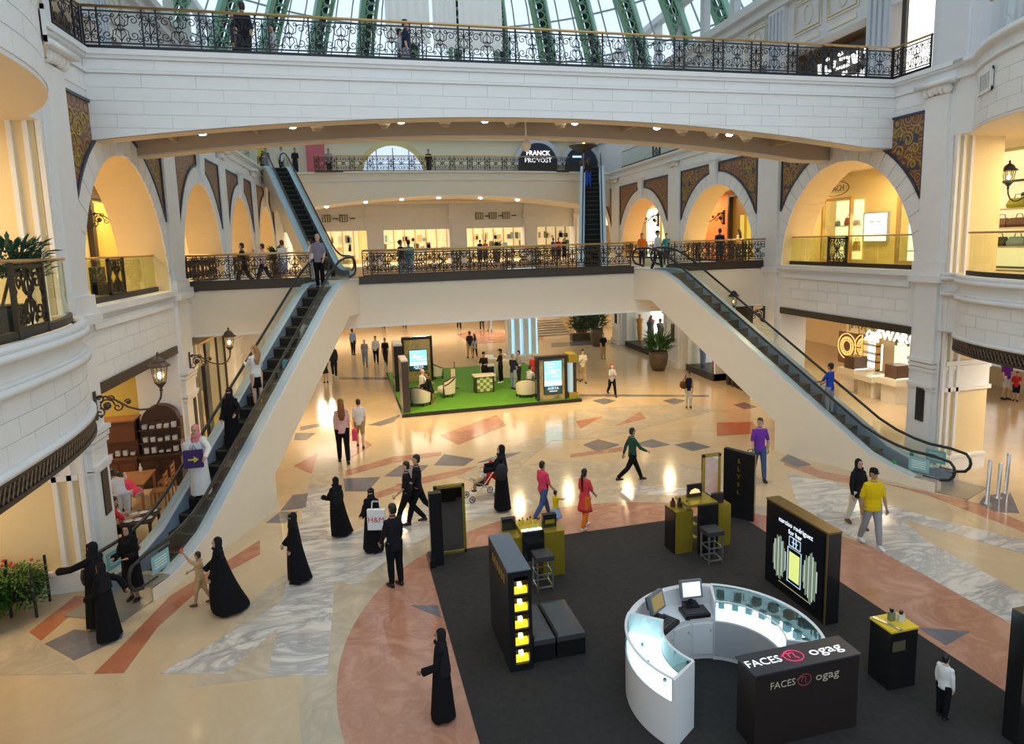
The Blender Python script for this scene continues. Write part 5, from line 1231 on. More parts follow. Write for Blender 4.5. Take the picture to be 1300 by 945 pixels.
def shop_window(label, side, d, ya, yb, za, zb_, lit, items, framem=BRASS, depth=1.0, seed=0, cat='shop window'):
    """framed display window: lit niche, shelves and goods standing in it"""
    t = thing('shop_window', label, cat, W(side, ya, za, d)); rr = random.Random(seed)
    b = MB(); whex(b, side, ya, yb, za, zb_, d + depth - .03, d + depth); b.build('lit_back', lit, t)
    for (a, c, e, f) in ((ya - .1, ya, za, zb_), (yb, yb + .1, za, zb_), (ya - .1, yb + .1, zb_, zb_ + .12), (ya - .1, yb + .1, za - .12, za)):
        b = MB(); whex(b, side, a, c, e, f, d - .05, d + .1); b.build('frame_bar', framem, t)
    b = MB(); whex(b, side, ya, yb, za, zb_, d, d + .012); b.build('glass_pane', GLASS, t)
    n = max(1, items)
    for lv in range(2):
        z = za + .35 + lv * (zb_ - za) * .42; b = MB(); whex(b, side, ya, yb, z, z + .05, d + .35, d + depth - .05); b.build('shelf', mat('shelf_pale', (.7, .6, .4), .4), t)
        for i in range(n):
            y = ya + (yb - ya) * (i + .5 + rr.uniform(-.15, .15)) / n; w, hh = rr.uniform(.10, .2), rr.uniform(.2, .42)
            col = rr.choice([(.45, .10, .05), (.12, .06, .04), (.55, .35, .12), (.5, .45, .38), (.10, .18, .22), (.6, .12, .18)])
            k = MB(); c = Vector(W(side, y, z + .05, d + .6)); k.loft([[(c.x - q * .5, c.y - w * q2, c.z + zz), (c.x + q * .5, c.y - w * q2, c.z + zz), (c.x + q * .5, c.y + w * q2, c.z + zz), (c.x - q * .5, c.y + w * q2, c.z + zz)] for q, q2, zz in ((.14, .9, 0), (.16, 1, hh * .3), (.1, .75, hh))])
            k.tube([(c.x, c.y - w * .5, c.z + hh), (c.x, c.y - w * .3, c.z + hh * 1.4), (c.x, c.y + w * .3, c.z + hh * 1.4), (c.x, c.y + w * .5, c.z + hh)], .012, 4)
            k.build('handbag', mat('bag_%d' % int(col[0] * 100), col, .45), t)
    return t
# right middle gallery: wall cladding and windows of the first arch
YW = mat('yellow_shop_wall', (.74, .60, .27), .5)
b = MB(); whex(b, 1, 18, 29, 5.66, 9.62, 4.62, 4.72); struct('wall_right_shop', b, YW)
Ya = prect(1, 3.9, 1045, 255, 1078, 335)
shop_window('gold framed lit display window under the dark oval shop sign, first right arch', 1, 3.9, Ya[0], Ya[1], 5.9, Ya[3], WARMW, 3, BRASS, .68, 1)
Ya = prect(1, 4.1, 1141, 243, 1168, 335); shop_window('bright white window at right of the lit poster, first right arch', 1, 4.1, Ya[0], Ya[1], 5.9, 9.2, WHITEW, 2, GOLDW, .5, 2)
t = pbox(1, 4.6, (1099, 271, 1128, 306), 'lit_wall_sheet', WHITEW, None, .06); tag(t, 'white lit poster in grey frame on the yellow wall, first right arch', 'poster')
ya, yb, za, zb_ = prect(1, 4.6, 1099, 271, 1128, 306); f = MB()
for q in ((ya - .05, ya, za, zb_), (yb, yb + .05, za, zb_), (ya - .05, yb + .05, zb_, zb_ + .05), (ya - .05, yb + .05, za - .05, za)): whex(f, 1, *q, 4.50, 4.62)
f.build('poster_frame', mat('poster_grey', (.35, .42, .48), .4), t)
f = MB(); whex(f, 1, (ya + yb) / 2 + .1, (ya + yb) / 2 + .35, za + .75, za + .82, 4.53, 4.54); whex(f, 1, (ya + yb) / 2 - .3, (ya + yb) / 2 - .02, za + .75, za + .82, 4.53, 4.54); f.build('poster_print', mat('print_grey', (.6, .65, .7), .5), t)
t = thing('shop_sign', 'dark lettered shop sign in an oval line above the gold display window', 'sign', W(1, 25.2, 8.8, 4.5))
p = pw(1060, 240, 1, 4.5); n = Vector((K, 1, 0)).normalized()
text('lettering', 'COACH', .36, mat('sign_brown', (.07, .04, .02), .5), t, frame((p.x - .04, p.y, p.z), -n, (0, 0, 1)), .01)
MB().tube([Vector((p.x - .03, p.y, p.z)) + n * (.95 * cos(a * pi / 12)) + Vector((0, 0, .32 * sin(a * pi / 12))) for a in range(24)], .02, 4, closed=True).build('oval_line', mat('sign_brown', (.07, .04, .02), .5), t)
# second right arch: orange wall and gold shop front
b = MB(); whex(b, 1, 33.2, 40.6, 5.66, 9.62, 4.4, 4.7); struct('wall_right_shop', b, ORANGE)
t = thing('shop_facade', 'gold wood shop front with white lettering in the second right arch', 'shop front', W(1, 30, 5.7, 4.4))
b = MB(); whex(b, 1, 29.4, 34.3, 5.66, 9.3, 4.35, 4.5); b.build('panelling', GOLDW, t); b = MB(); whex(b, 1, 34.3, 34.45, 5.66, 9.4, 4.1, 4.5); whex(b, 1, 29.4, 34.4, 9.25, 9.4, 4.1, 4.5); b.build('dark_frame', DARKFASCIA, t)
b = MB(); whex(b, 1, 30.6, 33.4, 5.7, 8.2, 4.3, 4.36); b.build('lit_pane', glow('olive_glow', (.70, .58, .10), .6), t)
for y in (31.2, 32.0, 32.7): b = MB(); whex(b, 1, y, y + .1, 5.7, 8.2, 4.2, 4.3); b.build('mullion', BRASS, t)
p = pw(942, 254, 1, 4.3); text('lettering', 'TIFFANY', .5, SIGNW, t, frame((p.x - .06, p.y - .9, p.z), -n, (0, 0, 1)), .02)
shop_window('gold shop window behind the lantern in the third right arch', 1, 4.5, 41.6, 44.6, 5.9, 8.8, WARMW, 3, GOLDW, .1, 5)
b = MB(); whex(b, 1, 44.9, 47, 5.7, 9.2, 4.4, 4.6); tag(b.build('light_box', WHITEW), 'white lit shop panel far along the right gallery', 'panel')
# handbag shelves at right edge
t = thing('shelf_unit', 'lit shelf wall with handbags behind the right curved balustrade', 'shelf', W(1, 16, 5.7, 4.6))
b = MB(); whex(b, 1, 12.5, 18.0, 5.7, 9.5, 4.62, 4.7); b.build('lit_back', glow('shelf_glow', (1.0, .86, .45), .8), t)
for z in (5.75, 6.4, 7.0, 7.62, 8.5): b = MB(); whex(b, 1, 12.5, 18.0, z, z + .05, 4.2, 4.62); b.build('shelf', DARKFASCIA if z < 6 or z > 8 else mat('shelf_pale', (.7, .6, .4), .4), t)
for y in (13.5, 14.9, 16.2, 17.7): b = MB(); whex(b, 1, y, y + .06, 5.7, 9.2, 4.2, 4.62); b.build('divider', GOLDW, t)
HB = [('olive green handbag on the third shelf behind the right balustrade', 16.85, 7.68, (.35, .38, .02), .26), ('brown handbag on the second shelf behind the right balustrade', 17.35, 7.06, (.16, .06, .03), .2), ('dark brown wide handbag on the second shelf behind the right balustrade', 16.75, 7.06, (.10, .035, .02), .3), ('blue grey handbag on the lower shelf behind the right balustrade', 16.75, 6.46, (.20, .32, .38), .26), ('black handbag on the lower shelf behind the right balustrade', 17.4, 6.46, (.02, .02, .02), .24), ('red handbag on the second shelf near the right edge', 15.7, 7.06, (.4, .06, .03), .26), ('yellow handbag on third shelf near the right edge', 15.5, 7.68, (.5, .4, .03), .26)]
for lb, y, z, col, w_ in HB:
    c = Vector(W(1, y, z, 4.4)); k = MB(); k.loft([[(c.x - a, c.y - b_, c.z + h), (c.x + a, c.y - b_, c.z + h), (c.x + a, c.y + b_, c.z + h), (c.x - a, c.y + b_, c.z + h)] for a, b_, h in ((.12, w_, 0), (.14, w_ * 1.1, .1), (.07, w_ * .85, .30))])
    o = tag(k.build('handbag', mat('handbag_%d' % int(y * 100 + z), col, .4)), lb, 'handbag')
    MB().tube([(c.x, c.y - .12, c.z + .29), (c.x, c.y - .08, c.z + .42), (c.x, c.y + .08, c.z + .42), (c.x, c.y + .12, c.z + .29)], .015, 4).build('handle', GOLDW, o)
# left middle gallery
t = thing('shop_facade', 'gold curtained shop front with dark post in the nearest left arch', 'shop front', W(-1, 29, 5.7, 4.5))
b = MB(); whex(b, -1, 24, 38, 5.66, 9.4, 4.55, 4.66); b.build('panelling', YW, t)
for y, w_ in ((25.6, .14), (28.75, .22), (31.6, .14)): b = MB(); whex(b, -1, y, y + w_, 5.66, 9.1, 4.35, 4.56); b.build('dark_post', DARKFASCIA, t)
b = MB(); whex(b, -1, 24, 38, 9.15, 9.35, 4.3, 4.56); b.build('dark_header', DARKFASCIA, t)
b = MB(); vs_ = []
for i in range(61): vs_ += [W(-1, 29.2 + i * .035, 5.75, 4.4 + .05 * sin(i * 1.1)), W(-1, 29.2 + i * .035, 9.0, 4.4 + .05 * sin(i * 1.1))]
b.add(vs_, [(2 * i, 2 * i + 2, 2 * i + 3, 2 * i + 1) for i in range(60)]); b.build('gold_curtain', mat('gold_curtain', (.66, .50, .12), .55), t, True)
t = thing('armchair', 'black armchair behind the nearest left arch balustrade', 'armchair', W(-1, 24.5, 5.66, 2.4)); c = Vector(W(-1, 24.5, 5.66, 2.4)); MB().box(c.x - .45, c.x + .45, c.y - .45, c.y + .45, 5.7, 6.1).build('seat', BLACK, t); MB().box(c.x - .5, c.x - .3, c.y - .45, c.y + .45, 5.7, 6.6).build('backrest', BLACK, t)
shop_window('bright shop window glimpsed through the second left arch', -1, 4.2, 36.5, 38.2, 5.9, 8.2, WHITEW, 2, GOLDW, .1, 8)
# lower right: jewellery shop with hanging gold rods
t = thing('jewellery_shop', 'gold rod fringe with white lit swan sign over the lower right shop', 'shop front', W(1, 20, 2.6, 2.6))
b = MB()
ya, yb = 16.6, 22.8
for i in range(64):
    y = ya + (yb - ya) * i / 64; l_ = R_.uniform(.35, 1.05) if y < 20.9 else R_.uniform(.4, .7)
    q = MB(); whex(q, 1, y, y + .07, 3.98 - .35 - l_ * .8, 3.98, 3.0 + .2 * (i % 2), 3.05 + .2 * (i % 2)); q.build('gold_rod', mat('gold_rod', (.48, .33, .10), .3, .5) if i % 3 else mat('gold_rod_dark', (.22, .15, .06), .35, .4), t)
p = pw(1137, 420, 1, 2.6); text('lettering', 'SWAROV', .50, SIGNW, t, frame((p.x - .02, p.y - .25, p.z - .24), -n, (0, 0, 1)), .03, sx=1.1)
p = pw(1109, 421, 1, 2.6); p.z -= .24; k = MB()
for i in range(5):
    k.tube([Vector((p.x - .02, p.y, p.z)) - n * q2 * (1 - .12 * i) + Vector((0, 0, z)) for q2, z in ((-.25 + .06 * i, .02 + .05 * i), (-.05, -.08), (.2, -.02 + .05 * i), (.32, .14 + .02 * i))], .035, 4)
k.tube([Vector((p.x - .03, p.y, p.z)) - n * q2 + Vector((0, 0, z)) for q2, z in ((-.28, -.1), (-.32, .1), (-.2, .26), (-.1, .18))], .03, 5); k.build('swan_emblem', SIGNW, t)
b = MB(); whex(b, 1, 20.7, 28.4, .0, 4.0, 7.6, 7.8); struct('wall_right_shop', b, mat('shop_cream', (.70, .58, .36), .6))
CIRC = glow('circle_glow', (.95, .55, .16), .9); BROWNP = mat('brown_poster', (.09, .035, .022), .5)
for i, (px, lb) in enumerate((((1066, 422, 1089, 462), 'brown poster with full glowing meander disc in the lower right shop'), ((1090, 424, 1099, 462), 'narrow brown poster with cut meander disc in the lower right shop'))):
    o = pbox(1, 6.6, px, 'poster', BROWNP, None, .08); tag(o, lb, 'poster'); ya, yb, za, zb_ = prect(1, 6.6, *px); w_ = (yb - ya) / 2 if i == 0 else (yb - ya); cyy = (ya + yb) / 2 if i == 0 else ya; cz = (za + zb_) / 2 + .1
    k = MB()
    R0 = .62
    for r_ in (1, .72, .45):
        pts = [(R0 * r_ * cos(a * pi / 14), R0 * r_ * sin(a * pi / 14)) for a in range(28)]
        pts = [q for q in pts if i == 0 or q[0] > .02]
        k.tube([W(1, cyy + q[0], cz + q[1], 6.5) for q in pts], .028, 4, closed=(i == 0))
    for a in range(0, 28, 2):
        if i and cos(a * pi / 14) < .1: continue
        k.tube([W(1, cyy + R0 * r_ * cos((a + e) * pi / 14), cz + R0 * r_ * sin((a + e) * pi / 14), 6.5) for r_, e in ((.5, 0), (.68, 0), (.68, .9), (.58, .9))], .026, 4)
    k.build('meander_disc', CIRC, o)
t = thing('shelf_tower', 'white lit shelf tower among the gold rods of the lower right shop', 'shelf', W(1, 20.5, 0, 6.0)); ya, yb, za, zb_ = prect(1, 6.0, 1100, 436, 1118, 480)
b = MB(); whex(b, 1, ya, yb, .9, zb_, 6.0, 6.1); b.build('lit_back', WHITEW, t)
for z in range(6): b = MB(); whex(b, 1, ya, yb, .9 + z * .36, .96 + z * .36, 5.75, 6.0); b.build('shelf', mat('shelf_grey', (.4, .4, .45), .4), t)
for y in (ya, yb - .06): b = MB(); whex(b, 1, y, y + .06, .0, zb_ + .1, 5.75, 6.0); b.build('side_post', BRASS, t)
for i in range(5): b = MB(); y = ya + (yb - ya) * (i + .5) / 5; whex(b, 1, y - .05, y + .05, zb_ + .1, zb_ + .3, 5.8, 5.9); b.build('small_lamp', glow('tiny_lamp', (1, .85, .5), 1.6), t)
for k_, (px0, px1, py_, hh, lb) in enumerate(((1072, 1090, 497, 1.0, 'cream display counter at back left of the lower right shop'), (1094, 1112, 505, .95, 'slatted cream display counter in the middle of the lower right shop'), (1121, 1142, 513, 1.05, 'cream display table with brown glass case near the white pier'))):
    a, c = pz(px0, py_ - 6), pz(px1, py_); t = thing('display_counter', lb, 'counter', ((a.x + c.x) / 2, (a.y + c.y) / 2, 0)); x0, x1, y0, y1 = c.x - .35, c.x + .5, c.y - .1, a.y - .25
    MB().box(x0, x1, y0, y1, .0, hh * .75).build('body', IVORY, t); MB().box(x0 - .12, x1 + .12, y0 - .12, y1 + .12, hh * .75, hh).build('counter_top', mat('cream_top', (.80, .72, .55), .3), t)
    if k_ == 1:
        for i in range(7): MB().box(x0 - .02, x0, y0 + (y1 - y0) * i / 7, y0 + (y1 - y0) * (i + .7) / 7, .05, hh * .7).build('slat', mat('slat_cream', (.62, .52, .34), .4), t)
    if k_ != 1: MB().box((x0 + x1) / 2 - .35, (x0 + x1) / 2 + .35, (y0 + y1) / 2 - .3, (y0 + y1) / 2 + .3, hh, hh + .55).build('glass_case', mat('brown_case', (.12, .07, .05), .2), t)
    MB().box(x0 + .1, x1 - .1, y0 + .05, y0 + .12, hh, hh + .02).build('light_strip', WHITEW, t)
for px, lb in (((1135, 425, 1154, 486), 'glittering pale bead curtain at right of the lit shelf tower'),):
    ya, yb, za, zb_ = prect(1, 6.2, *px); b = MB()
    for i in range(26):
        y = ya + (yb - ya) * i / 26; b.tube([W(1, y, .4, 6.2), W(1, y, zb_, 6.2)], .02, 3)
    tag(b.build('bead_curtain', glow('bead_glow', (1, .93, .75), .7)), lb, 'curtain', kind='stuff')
# far right ground shops (bays two and three)
def ground_shop(label, ya, yb, seed, lit, goods):
    t = thing('shop_window', label, 'shop window', W(1, ya, 0, .4)); rr = random.Random(seed)
    b = MB(); whex(b, 1, ya, yb, .35, 3.9, 1.9, 2.0); b.build('lit_back', lit, t); b = MB(); whex(b, 1, ya, yb, 0, .35, .1, 2.0); b.build('plinth', BLACK, t)
    b = MB(); whex(b, 1, ya + .05, yb - .05, .35, 3.9, .35, .37); b.build('glass_pane', GLASS, t)
    for y in (ya, yb - .12): b = MB(); whex(b, 1, y, y + .12, 0, 3.95, .2, 2.0); b.build('jamb', WHITE, t)
    for i in range(goods):
        y = ya + .5 + (yb - ya - 1) * i / max(1, goods - 1); col = rr.choice([(.6, .08, .05), (.12, .16, .40), (.7, .7, .68), (.65, .30, .05), (.08, .09, .12), (.65, .12, .12), (.75, .72, .6)])
        c = Vector(W(1, y, .36, rr.uniform(.8, 1.4))); k = MB(); k.loft([[(c.x + r_ * cos(a * pi / 4), c.y + r_ * sin(a * pi / 4), c.z + z) for a in range(8)] for r_, z in ((.13, 0), (.16, .5), (.2, .85), (.16, 1.1), (.25, 1.45), (.07, 1.55))]); k.ell((c.x, c.y, c.z + 1.68), .1, .1, .13, 8, 6)
        k.build('mannequin', mat('outfit_%d%d' % (int(col[0] * 100), int(col[2] * 100)), col, .7), t)
        b = MB(); whex(b, 1, y - .35, y + .35, 2.3 + .3 * (i % 3), 2.9 + .3 * (i % 3), 1.8, 1.88); b.build('picture_card', mat('card_%d' % (i % 4), [(.7, .1, .08), (.75, .75, .72), (.2, .3, .55), (.75, .5, .1)][i % 4], .5), t)
    return t
ground_shop('bright shop window with coloured clothes far right, behind the big brown pot', 34.6, 40.6, 3, WHITEW, 6)
ground_shop('white shop window with round ornaments right of the yellow pilaster', 28.6, 31.6, 4, WHITEW, 3)
t = thing('clothes_display', 'row of hanging orange red garments under the right escalator', 'display', W(1, 27, 0, .4))
for i in range(5):
    c = Vector(W(1, 26.0 + i * .42, 0, .5)); MB().loft([[(c.x + r_ * cos(a * pi / 4), c.y + r_ * .8 * sin(a * pi / 4), z) for a in range(8)] for r_, z in ((.2, .55), (.2, 1.3), (.17, 2.0), (.10, 2.25))]).build('garment', mat('orange_red', (.62, .07, .015), .6), t); MB().loft([[(c.x + r_ * cos(a * pi / 4), c.y + r_ * .8 * sin(a * pi / 4), z) for a in range(8)] for r_, z in ((.19, .02), (.2, .55))]).build('dark_base', DARKFASCIA, t)
b = MB(); whex(b, 1, 25.5, 28.5, 0, 3.9, 1.2, 1.3); struct('wall_right_shop', b, DARKFASCIA)
b = MB(); whex(b, 1, 28.4, 41, 0, 3.95, 2.0, 2.2); struct('wall_right_shop', b, CREAM)
tag(pbox(1, .9, (1180, 470, 1186, 480), 'notice', BLACK), 'small dark notice deep in the lower right shop', 'notice')
o = MB().box(17.6, 19.4, 49.2, 49.3, 2.4, 4.1).build('picture', mat('sepia_picture', (.16, .08, .03), .5, noise=.9, scale=2)); tag(o, 'brown sepia picture hung above the hedge planter at back', 'picture')
b = MB()
for i in range(7):
    q = MB().box(14.0, 16.6, 47.2 + i * .4, 47.6 + i * .4, 0, .14 * (i + 1)); q.build('stair_step', PALE, tag(thing('staircase', 'low pale marble steps at the back of the hall', 'stairs', (17, 47.2, 0)) if i == 0 else bpy.data.objects['staircase']))

# ---------------------------------------------------------------- cafe under the left gallery
b = MB(); b.box(-12, -4.9, 24.25, 24.45, 0, 4.0); struct('wall_left_cafe', b, mat('pale_cafe_wall', (.72, .66, .52), .6)); b = MB(); b.box(-12, -6.6, 24.1, 24.25, 0, 4.0); struct('wall_left_cafe', b, OLIVE)
bw = MB()
for z0_, z1_ in ((.3, 1.5), (1.7, 3.6)): bw.tube([(-6.2, 24.22, z0_), (-5.2, 24.22, z0_), (-5.2, 24.22, z1_), (-6.2, 24.22, z1_)], .04, 4, closed=True)
struct('wall_moulding', bw, WHITE)
def hutch(label, x0, x1, y, h, m, shelves, round_top=False, seed=1):
    t = thing('hutch', label, 'cabinet', ((x0 + x1) / 2, y, 0)); rr = random.Random(seed)
    MB().box(x0, x1, y, y + .7, 0, .95).build('base', m, t); MB().box(x0, x1, y + .3, y + .7, .95, h).build('back', m, t); MB().box(x0 - .05, x1 + .05, y - .05, y + .7, .95, 1.0).build('worktop', m, t)
    if not round_top: MB().box(x0, x1, y + .05, y + .7, h - .6, h).build('top_cupboard', m, t); MB().box(x0 - .05, x1 + .05, y, y + .7, h, h + .05).build('cornice', LIGHTWOOD, t)
    else:
        k = MB(); xm = (x0 + x1) / 2; k.add([(xm + .5 * cos(a * pi / 12), y + .35, h + .45 * sin(a * pi / 12)) for a in range(13)] + [(xm + .5 * cos(a * pi / 12), y + .7, h + .45 * sin(a * pi / 12)) for a in range(13)], [tuple(range(13)), tuple(range(25, 12, -1))] + [(i, i + 13, i + 14, i + 1) for i in range(12)]); k.build('round_crest', m, t)
    for i, z in enumerate(shelves): MB().box(x0, x1, y + .1, y + .6, z, z + .04).build('shelf', m, t)
    for i in range(2): MB().box(x0 + .05 + i * (x1 - x0) / 2, x0 - .05 + (i + 1) * (x1 - x0) / 2, y - .02, y, .1, .85).build('door', m, t)
    for z in [1.0] + list(shelves):
        k = MB()
        for i in range(int((x1 - x0) / .2)): k.box(x0 + .1 + i * .2, x0 + .22 + i * .2, y + .15, y + .3, z + .04, z + .04 + rr.uniform(.05, .18))
        k.build('crockery', mat('crockery', (.60, .60, .62), .3), t)['kind'] = 'stuff'
    return t
hutch('red brown wooden hutch with top cupboard against the olive cafe wall', -7.1, -6.2, 21.3, 2.1, WOOD, (), seed=1)
hutch('dark wooden dresser with round crest against the pale cafe wall', -6.12, -5.0, 21.3, 2.0, DARKW, (1.35, 1.75), True, 2)
b = MB().box(-7.5, -7.2, 21.4, 21.5, 1.2, 3.9); tag(b.build('black_banner', BLACK), 'tall black board standing left of the red brown hutch', 'board')
b = MB().box(-4.72, -4.6, 23.9, 24.6, .2, 3.2); tag(b.build('black_board', BLACK), 'tall black board beside the pink clothes window', 'board')
def cafe_chair(label, x, y, rz, group=None):
    t = thing('cafe_chair', label, 'chair', (x, y, 0), rz, group); L = lambda mb, nm, m=LIGHTWOOD: mb.build(nm, m, t, False, True)
    L(MB().box(-.2, .2, -.2, .2, .43, .47), 'seat')
    for sx in (-.18, .18): L(MB().box(sx - .02, sx + .02, -.2, -.16, 0, .43), 'leg'); L(MB().box(sx - .02, sx + .02, .16, .2, 0, .95), 'leg')
    for z in (.6, .72, .86): L(MB().box(-.18, .18, .17, .19, z, z + .06), 'back_slat')
    return t
def cafe_table(label, x, y, w, d, m, stuff=True):
    t = thing('cafe_table', label, 'table', (x, y, 0)); MB().box(x - w / 2, x + w / 2, y - d / 2, y + d / 2, .71, .75).build('tabletop', m, t)
    for sx in (-1, 1):
        for sy in (-1, 1): MB().box(x + sx * (w / 2 - .06) - .03, x + sx * (w / 2 - .06) + .03, y + sy * (d / 2 - .06) - .03, y + sy * (d / 2 - .06) + .03, 0, .71).build('leg', m, t)
    return t
cafe_table('long honey wood cafe table in front of the dark dresser', -6.0, 20.1, .85, 1.3, LIGHTWOOD); cafe_table('small dark cafe table laid with crockery by the escalator', -5.0, 17.0, .7, .9, DARKW)
cafe_chair('wooden cafe chair right of the long honey table, near end', -5.25, 19.7, -pi / 2); cafe_chair('wooden cafe chair right of the long honey table, far end', -5.25, 20.5, -pi / 2); cafe_chair('wooden cafe chair behind the red dressed diner', -5.72, 16.7, 1.2); cafe_chair('wooden cafe chair by the white pier under the bending waiter', -6.3, 18.9, .3); cafe_chair('wooden cafe chair at left of the long honey table', -6.85, 20.2, pi / 2)
for k_, (x, y, lb) in enumerate(((-6.1, 19.8, 'white bottle on the near end of the long cafe table'), (-5.9, 20.5, 'white bottle on the far end of the long cafe table'))):
    t = thing('bottle', lb, 'bottle', (x, y, .75)); MB().lathe([(.04, 0), (.045, .16), (.015, .22), (.015, .3)], (x, y, .75), 10).build('body', WLAC, t, True); MB().lathe([(.018, .3), (.018, .33)], (x, y, .75), 8).build('cap', BLACK, t)
for i in range(6):
    x, y = -5.2 + .2 * (i % 3), 16.75 + .35 * (i // 3) + .03 * i; tag(MB().lathe([(.05, 0), (.11, .015), (.115, .02), (.05, .012)], (x, y, .75), 12).build('plate', WLAC, None, True), '%s white plate from the near end of the small dark cafe table' % ORD[i], 'plate', 'plates on the dark cafe table')
# clothes shop window at left, beyond the cafe
t = thing('shop_window', 'clothes shop window with pink and red outfits left of the left escalator', 'shop window', (-4.6, 25, 0))
b = MB(); whex(b, -1, 24.5, 29.4, 0, 3.95, 2.2, 2.3); b.build('lit_back', mat('clothes_back', (.74, .62, .36), .6), t)
for y in (24.6, 26.3, 28.0, 29.3): b = MB(); whex(b, -1, y, y + .07, 0, 3.7, .2, .28); b.build('mullion', DARKFASCIA, t)
b = MB(); whex(b, -1, 24.6, 29.4, .3, 3.7, .23, .245); b.build('glass_pane', GLASS, t)
for z in (3.7,): b = MB(); whex(b, -1, 24.5, 29.5, z, z + .1, .15, .3); b.build('header', GOLDW, t)
for i, (y, d, z, col) in enumerate(((25.3, 1.0, 1.5, (.75, .08, .18)), (25.9, 1.5, 2.1, (.80, .15, .28)), (26.9, 1.0, 1.2, (.75, .70, .60)), (25.2, 1.3, .4, (.65, .05, .06)), (27.6, 1.2, 1.4, (.20, .28, .20)), (28.5, 1.0, 1.5, (.15, .2, .16)))):
    c = Vector(W(-1, y, z, d)); k = MB(); k.loft([[(c.x + r_ * cos(a * pi / 4), c.y + r_ * .7 * sin(a * pi / 4), c.z + zz) for a in range(8)] for r_, zz in ((.22, 0), (.17, .45), (.22, .8), (.06, .95))]); k.build('outfit', mat('outfit_c%d' % i, col, .7), t)
b = MB(); whex(b, -1, 24.8, 29, .0, .3, .3, 2.2); b.build('plinth', glow('amber_floor', (.85, .45, .06), .35), t)

# ---------------------------------------------------------------- middle level back hall: lit shop fronts
hall = MB(); hall.box(-12, 28, 57.8, 58.0, 5.66, 9.9); struct('wall_back_shops', hall, YW)
for i, (xa, xb, lb) in enumerate(((-1.5, 1.6, 'lit shop window at back left, beside the upper left escalator'), (3.6, 9.3, 'wide lit shop window at back centre behind the couple'), (10.4, 16.2, 'lit shop window at back behind right part of the bridge'), (17.0, 20.4, 'lit shop window at back left of the upper right escalator'))):
    t = thing('shop_window', lb, 'shop window', ((xa + xb) / 2, 57, 5.66)); MB().box(xa, xb, 57.5, 57.6, 6.0, 8.7).build('lit_back', glow('hall_shop_glow', (1, .80, .42), .42), t); rr = random.Random(i)
    for k in range(int((xb - xa) / .9) + 1): MB().box(xa + k * .9, xa + k * .9 + .08, 57.2, 57.3, 5.7, 8.8).build('mullion', GOLDW, t)
    for k in range(int((xb - xa) * 4)):
        x = rr.uniform(xa + .1, xb - .4); z = rr.choice((6.0, 6.7, 7.4)); MB().box(x, x + rr.uniform(.15, .4), 57.3, 57.45, z, z + rr.uniform(.2, .6)).build('goods', mat('goods_%d' % (k % 5), [(.1, .25, .25), (.45, .30, .10), (.7, .65, .5), (.12, .08, .05), (.4, .42, .3)][k % 5], .5), t)
    MB().box(xa, xb, 57.1, 57.3, 8.7, 8.9).build('header', BRASS, t)
for i, x in enumerate((.5, 4.2, 8.0, 11.8, 15.4, 18.6)):
    for y in (50.5, 53.5): tag(MB().box(x - 1.0, x + 1.0, y - .35, y + .35, 9.83, 9.88).build('ceiling_light', glow('ceiling_panel', (1, .93, .72), 2.6)), 'luminous ceiling panel in the %s row of the back hall, %s from the left' % ('front' if y < 52 else 'rear', ORD[i]), 'lamp', 'ceiling panels of the back hall')
for k_, xs in enumerate(((-.7, .45), (10.0, 11.0, 12.0))):   # fretted square vents over the openings
    for j, x in enumerate(xs):
        t = thing('fret_vent', ('fretted square vent %s on beam at back ' % ['left', 'middle', 'right'][j]) + ('left of the first white pier' if k_ == 0 else 'above the right hall opening'), 'vent', (x, 47.9, 9.0)); MB().box(x - .28, x + .28, 47.9, 48.0, 8.78, 9.25).build('vent_back', mat('vent_olive', (.16, .15, .10), .6), t); f = MB()
        for q in range(3): f.box(x - .2 + q * .17, x - .14 + q * .17, 47.86, 47.9, 8.82, 9.2); f.box(x - .24, x + .24, 47.86, 47.9, 8.86 + q * .13, 8.89 + q * .13)
        f.build('fretwork', IVORY, t); tag(MB().box(x + .42, x + .78, 47.93, 48.0, 8.97, 9.04).build('slot', BLACK), 'thin dark slot beside fretted square vent ' + ['left', 'middle', 'right'][j] + (' at back left' if k_ == 0 else ' over the right hall opening'), 'vent')
for i, px in enumerate((414, 464, 510, 557, 610, 657)):
    x = py(px, 255, 43.6).x; tag(MB().lathe([(.12, .1), (.12, 0), (.01, -.02)], (x, 43.6, farz(x) - .06), 10).build('downlight', SPOTG), 'round downlight under the far upper footbridge, %s from the left' % ORD[i], 'lamp', 'downlights of the far footbridge')

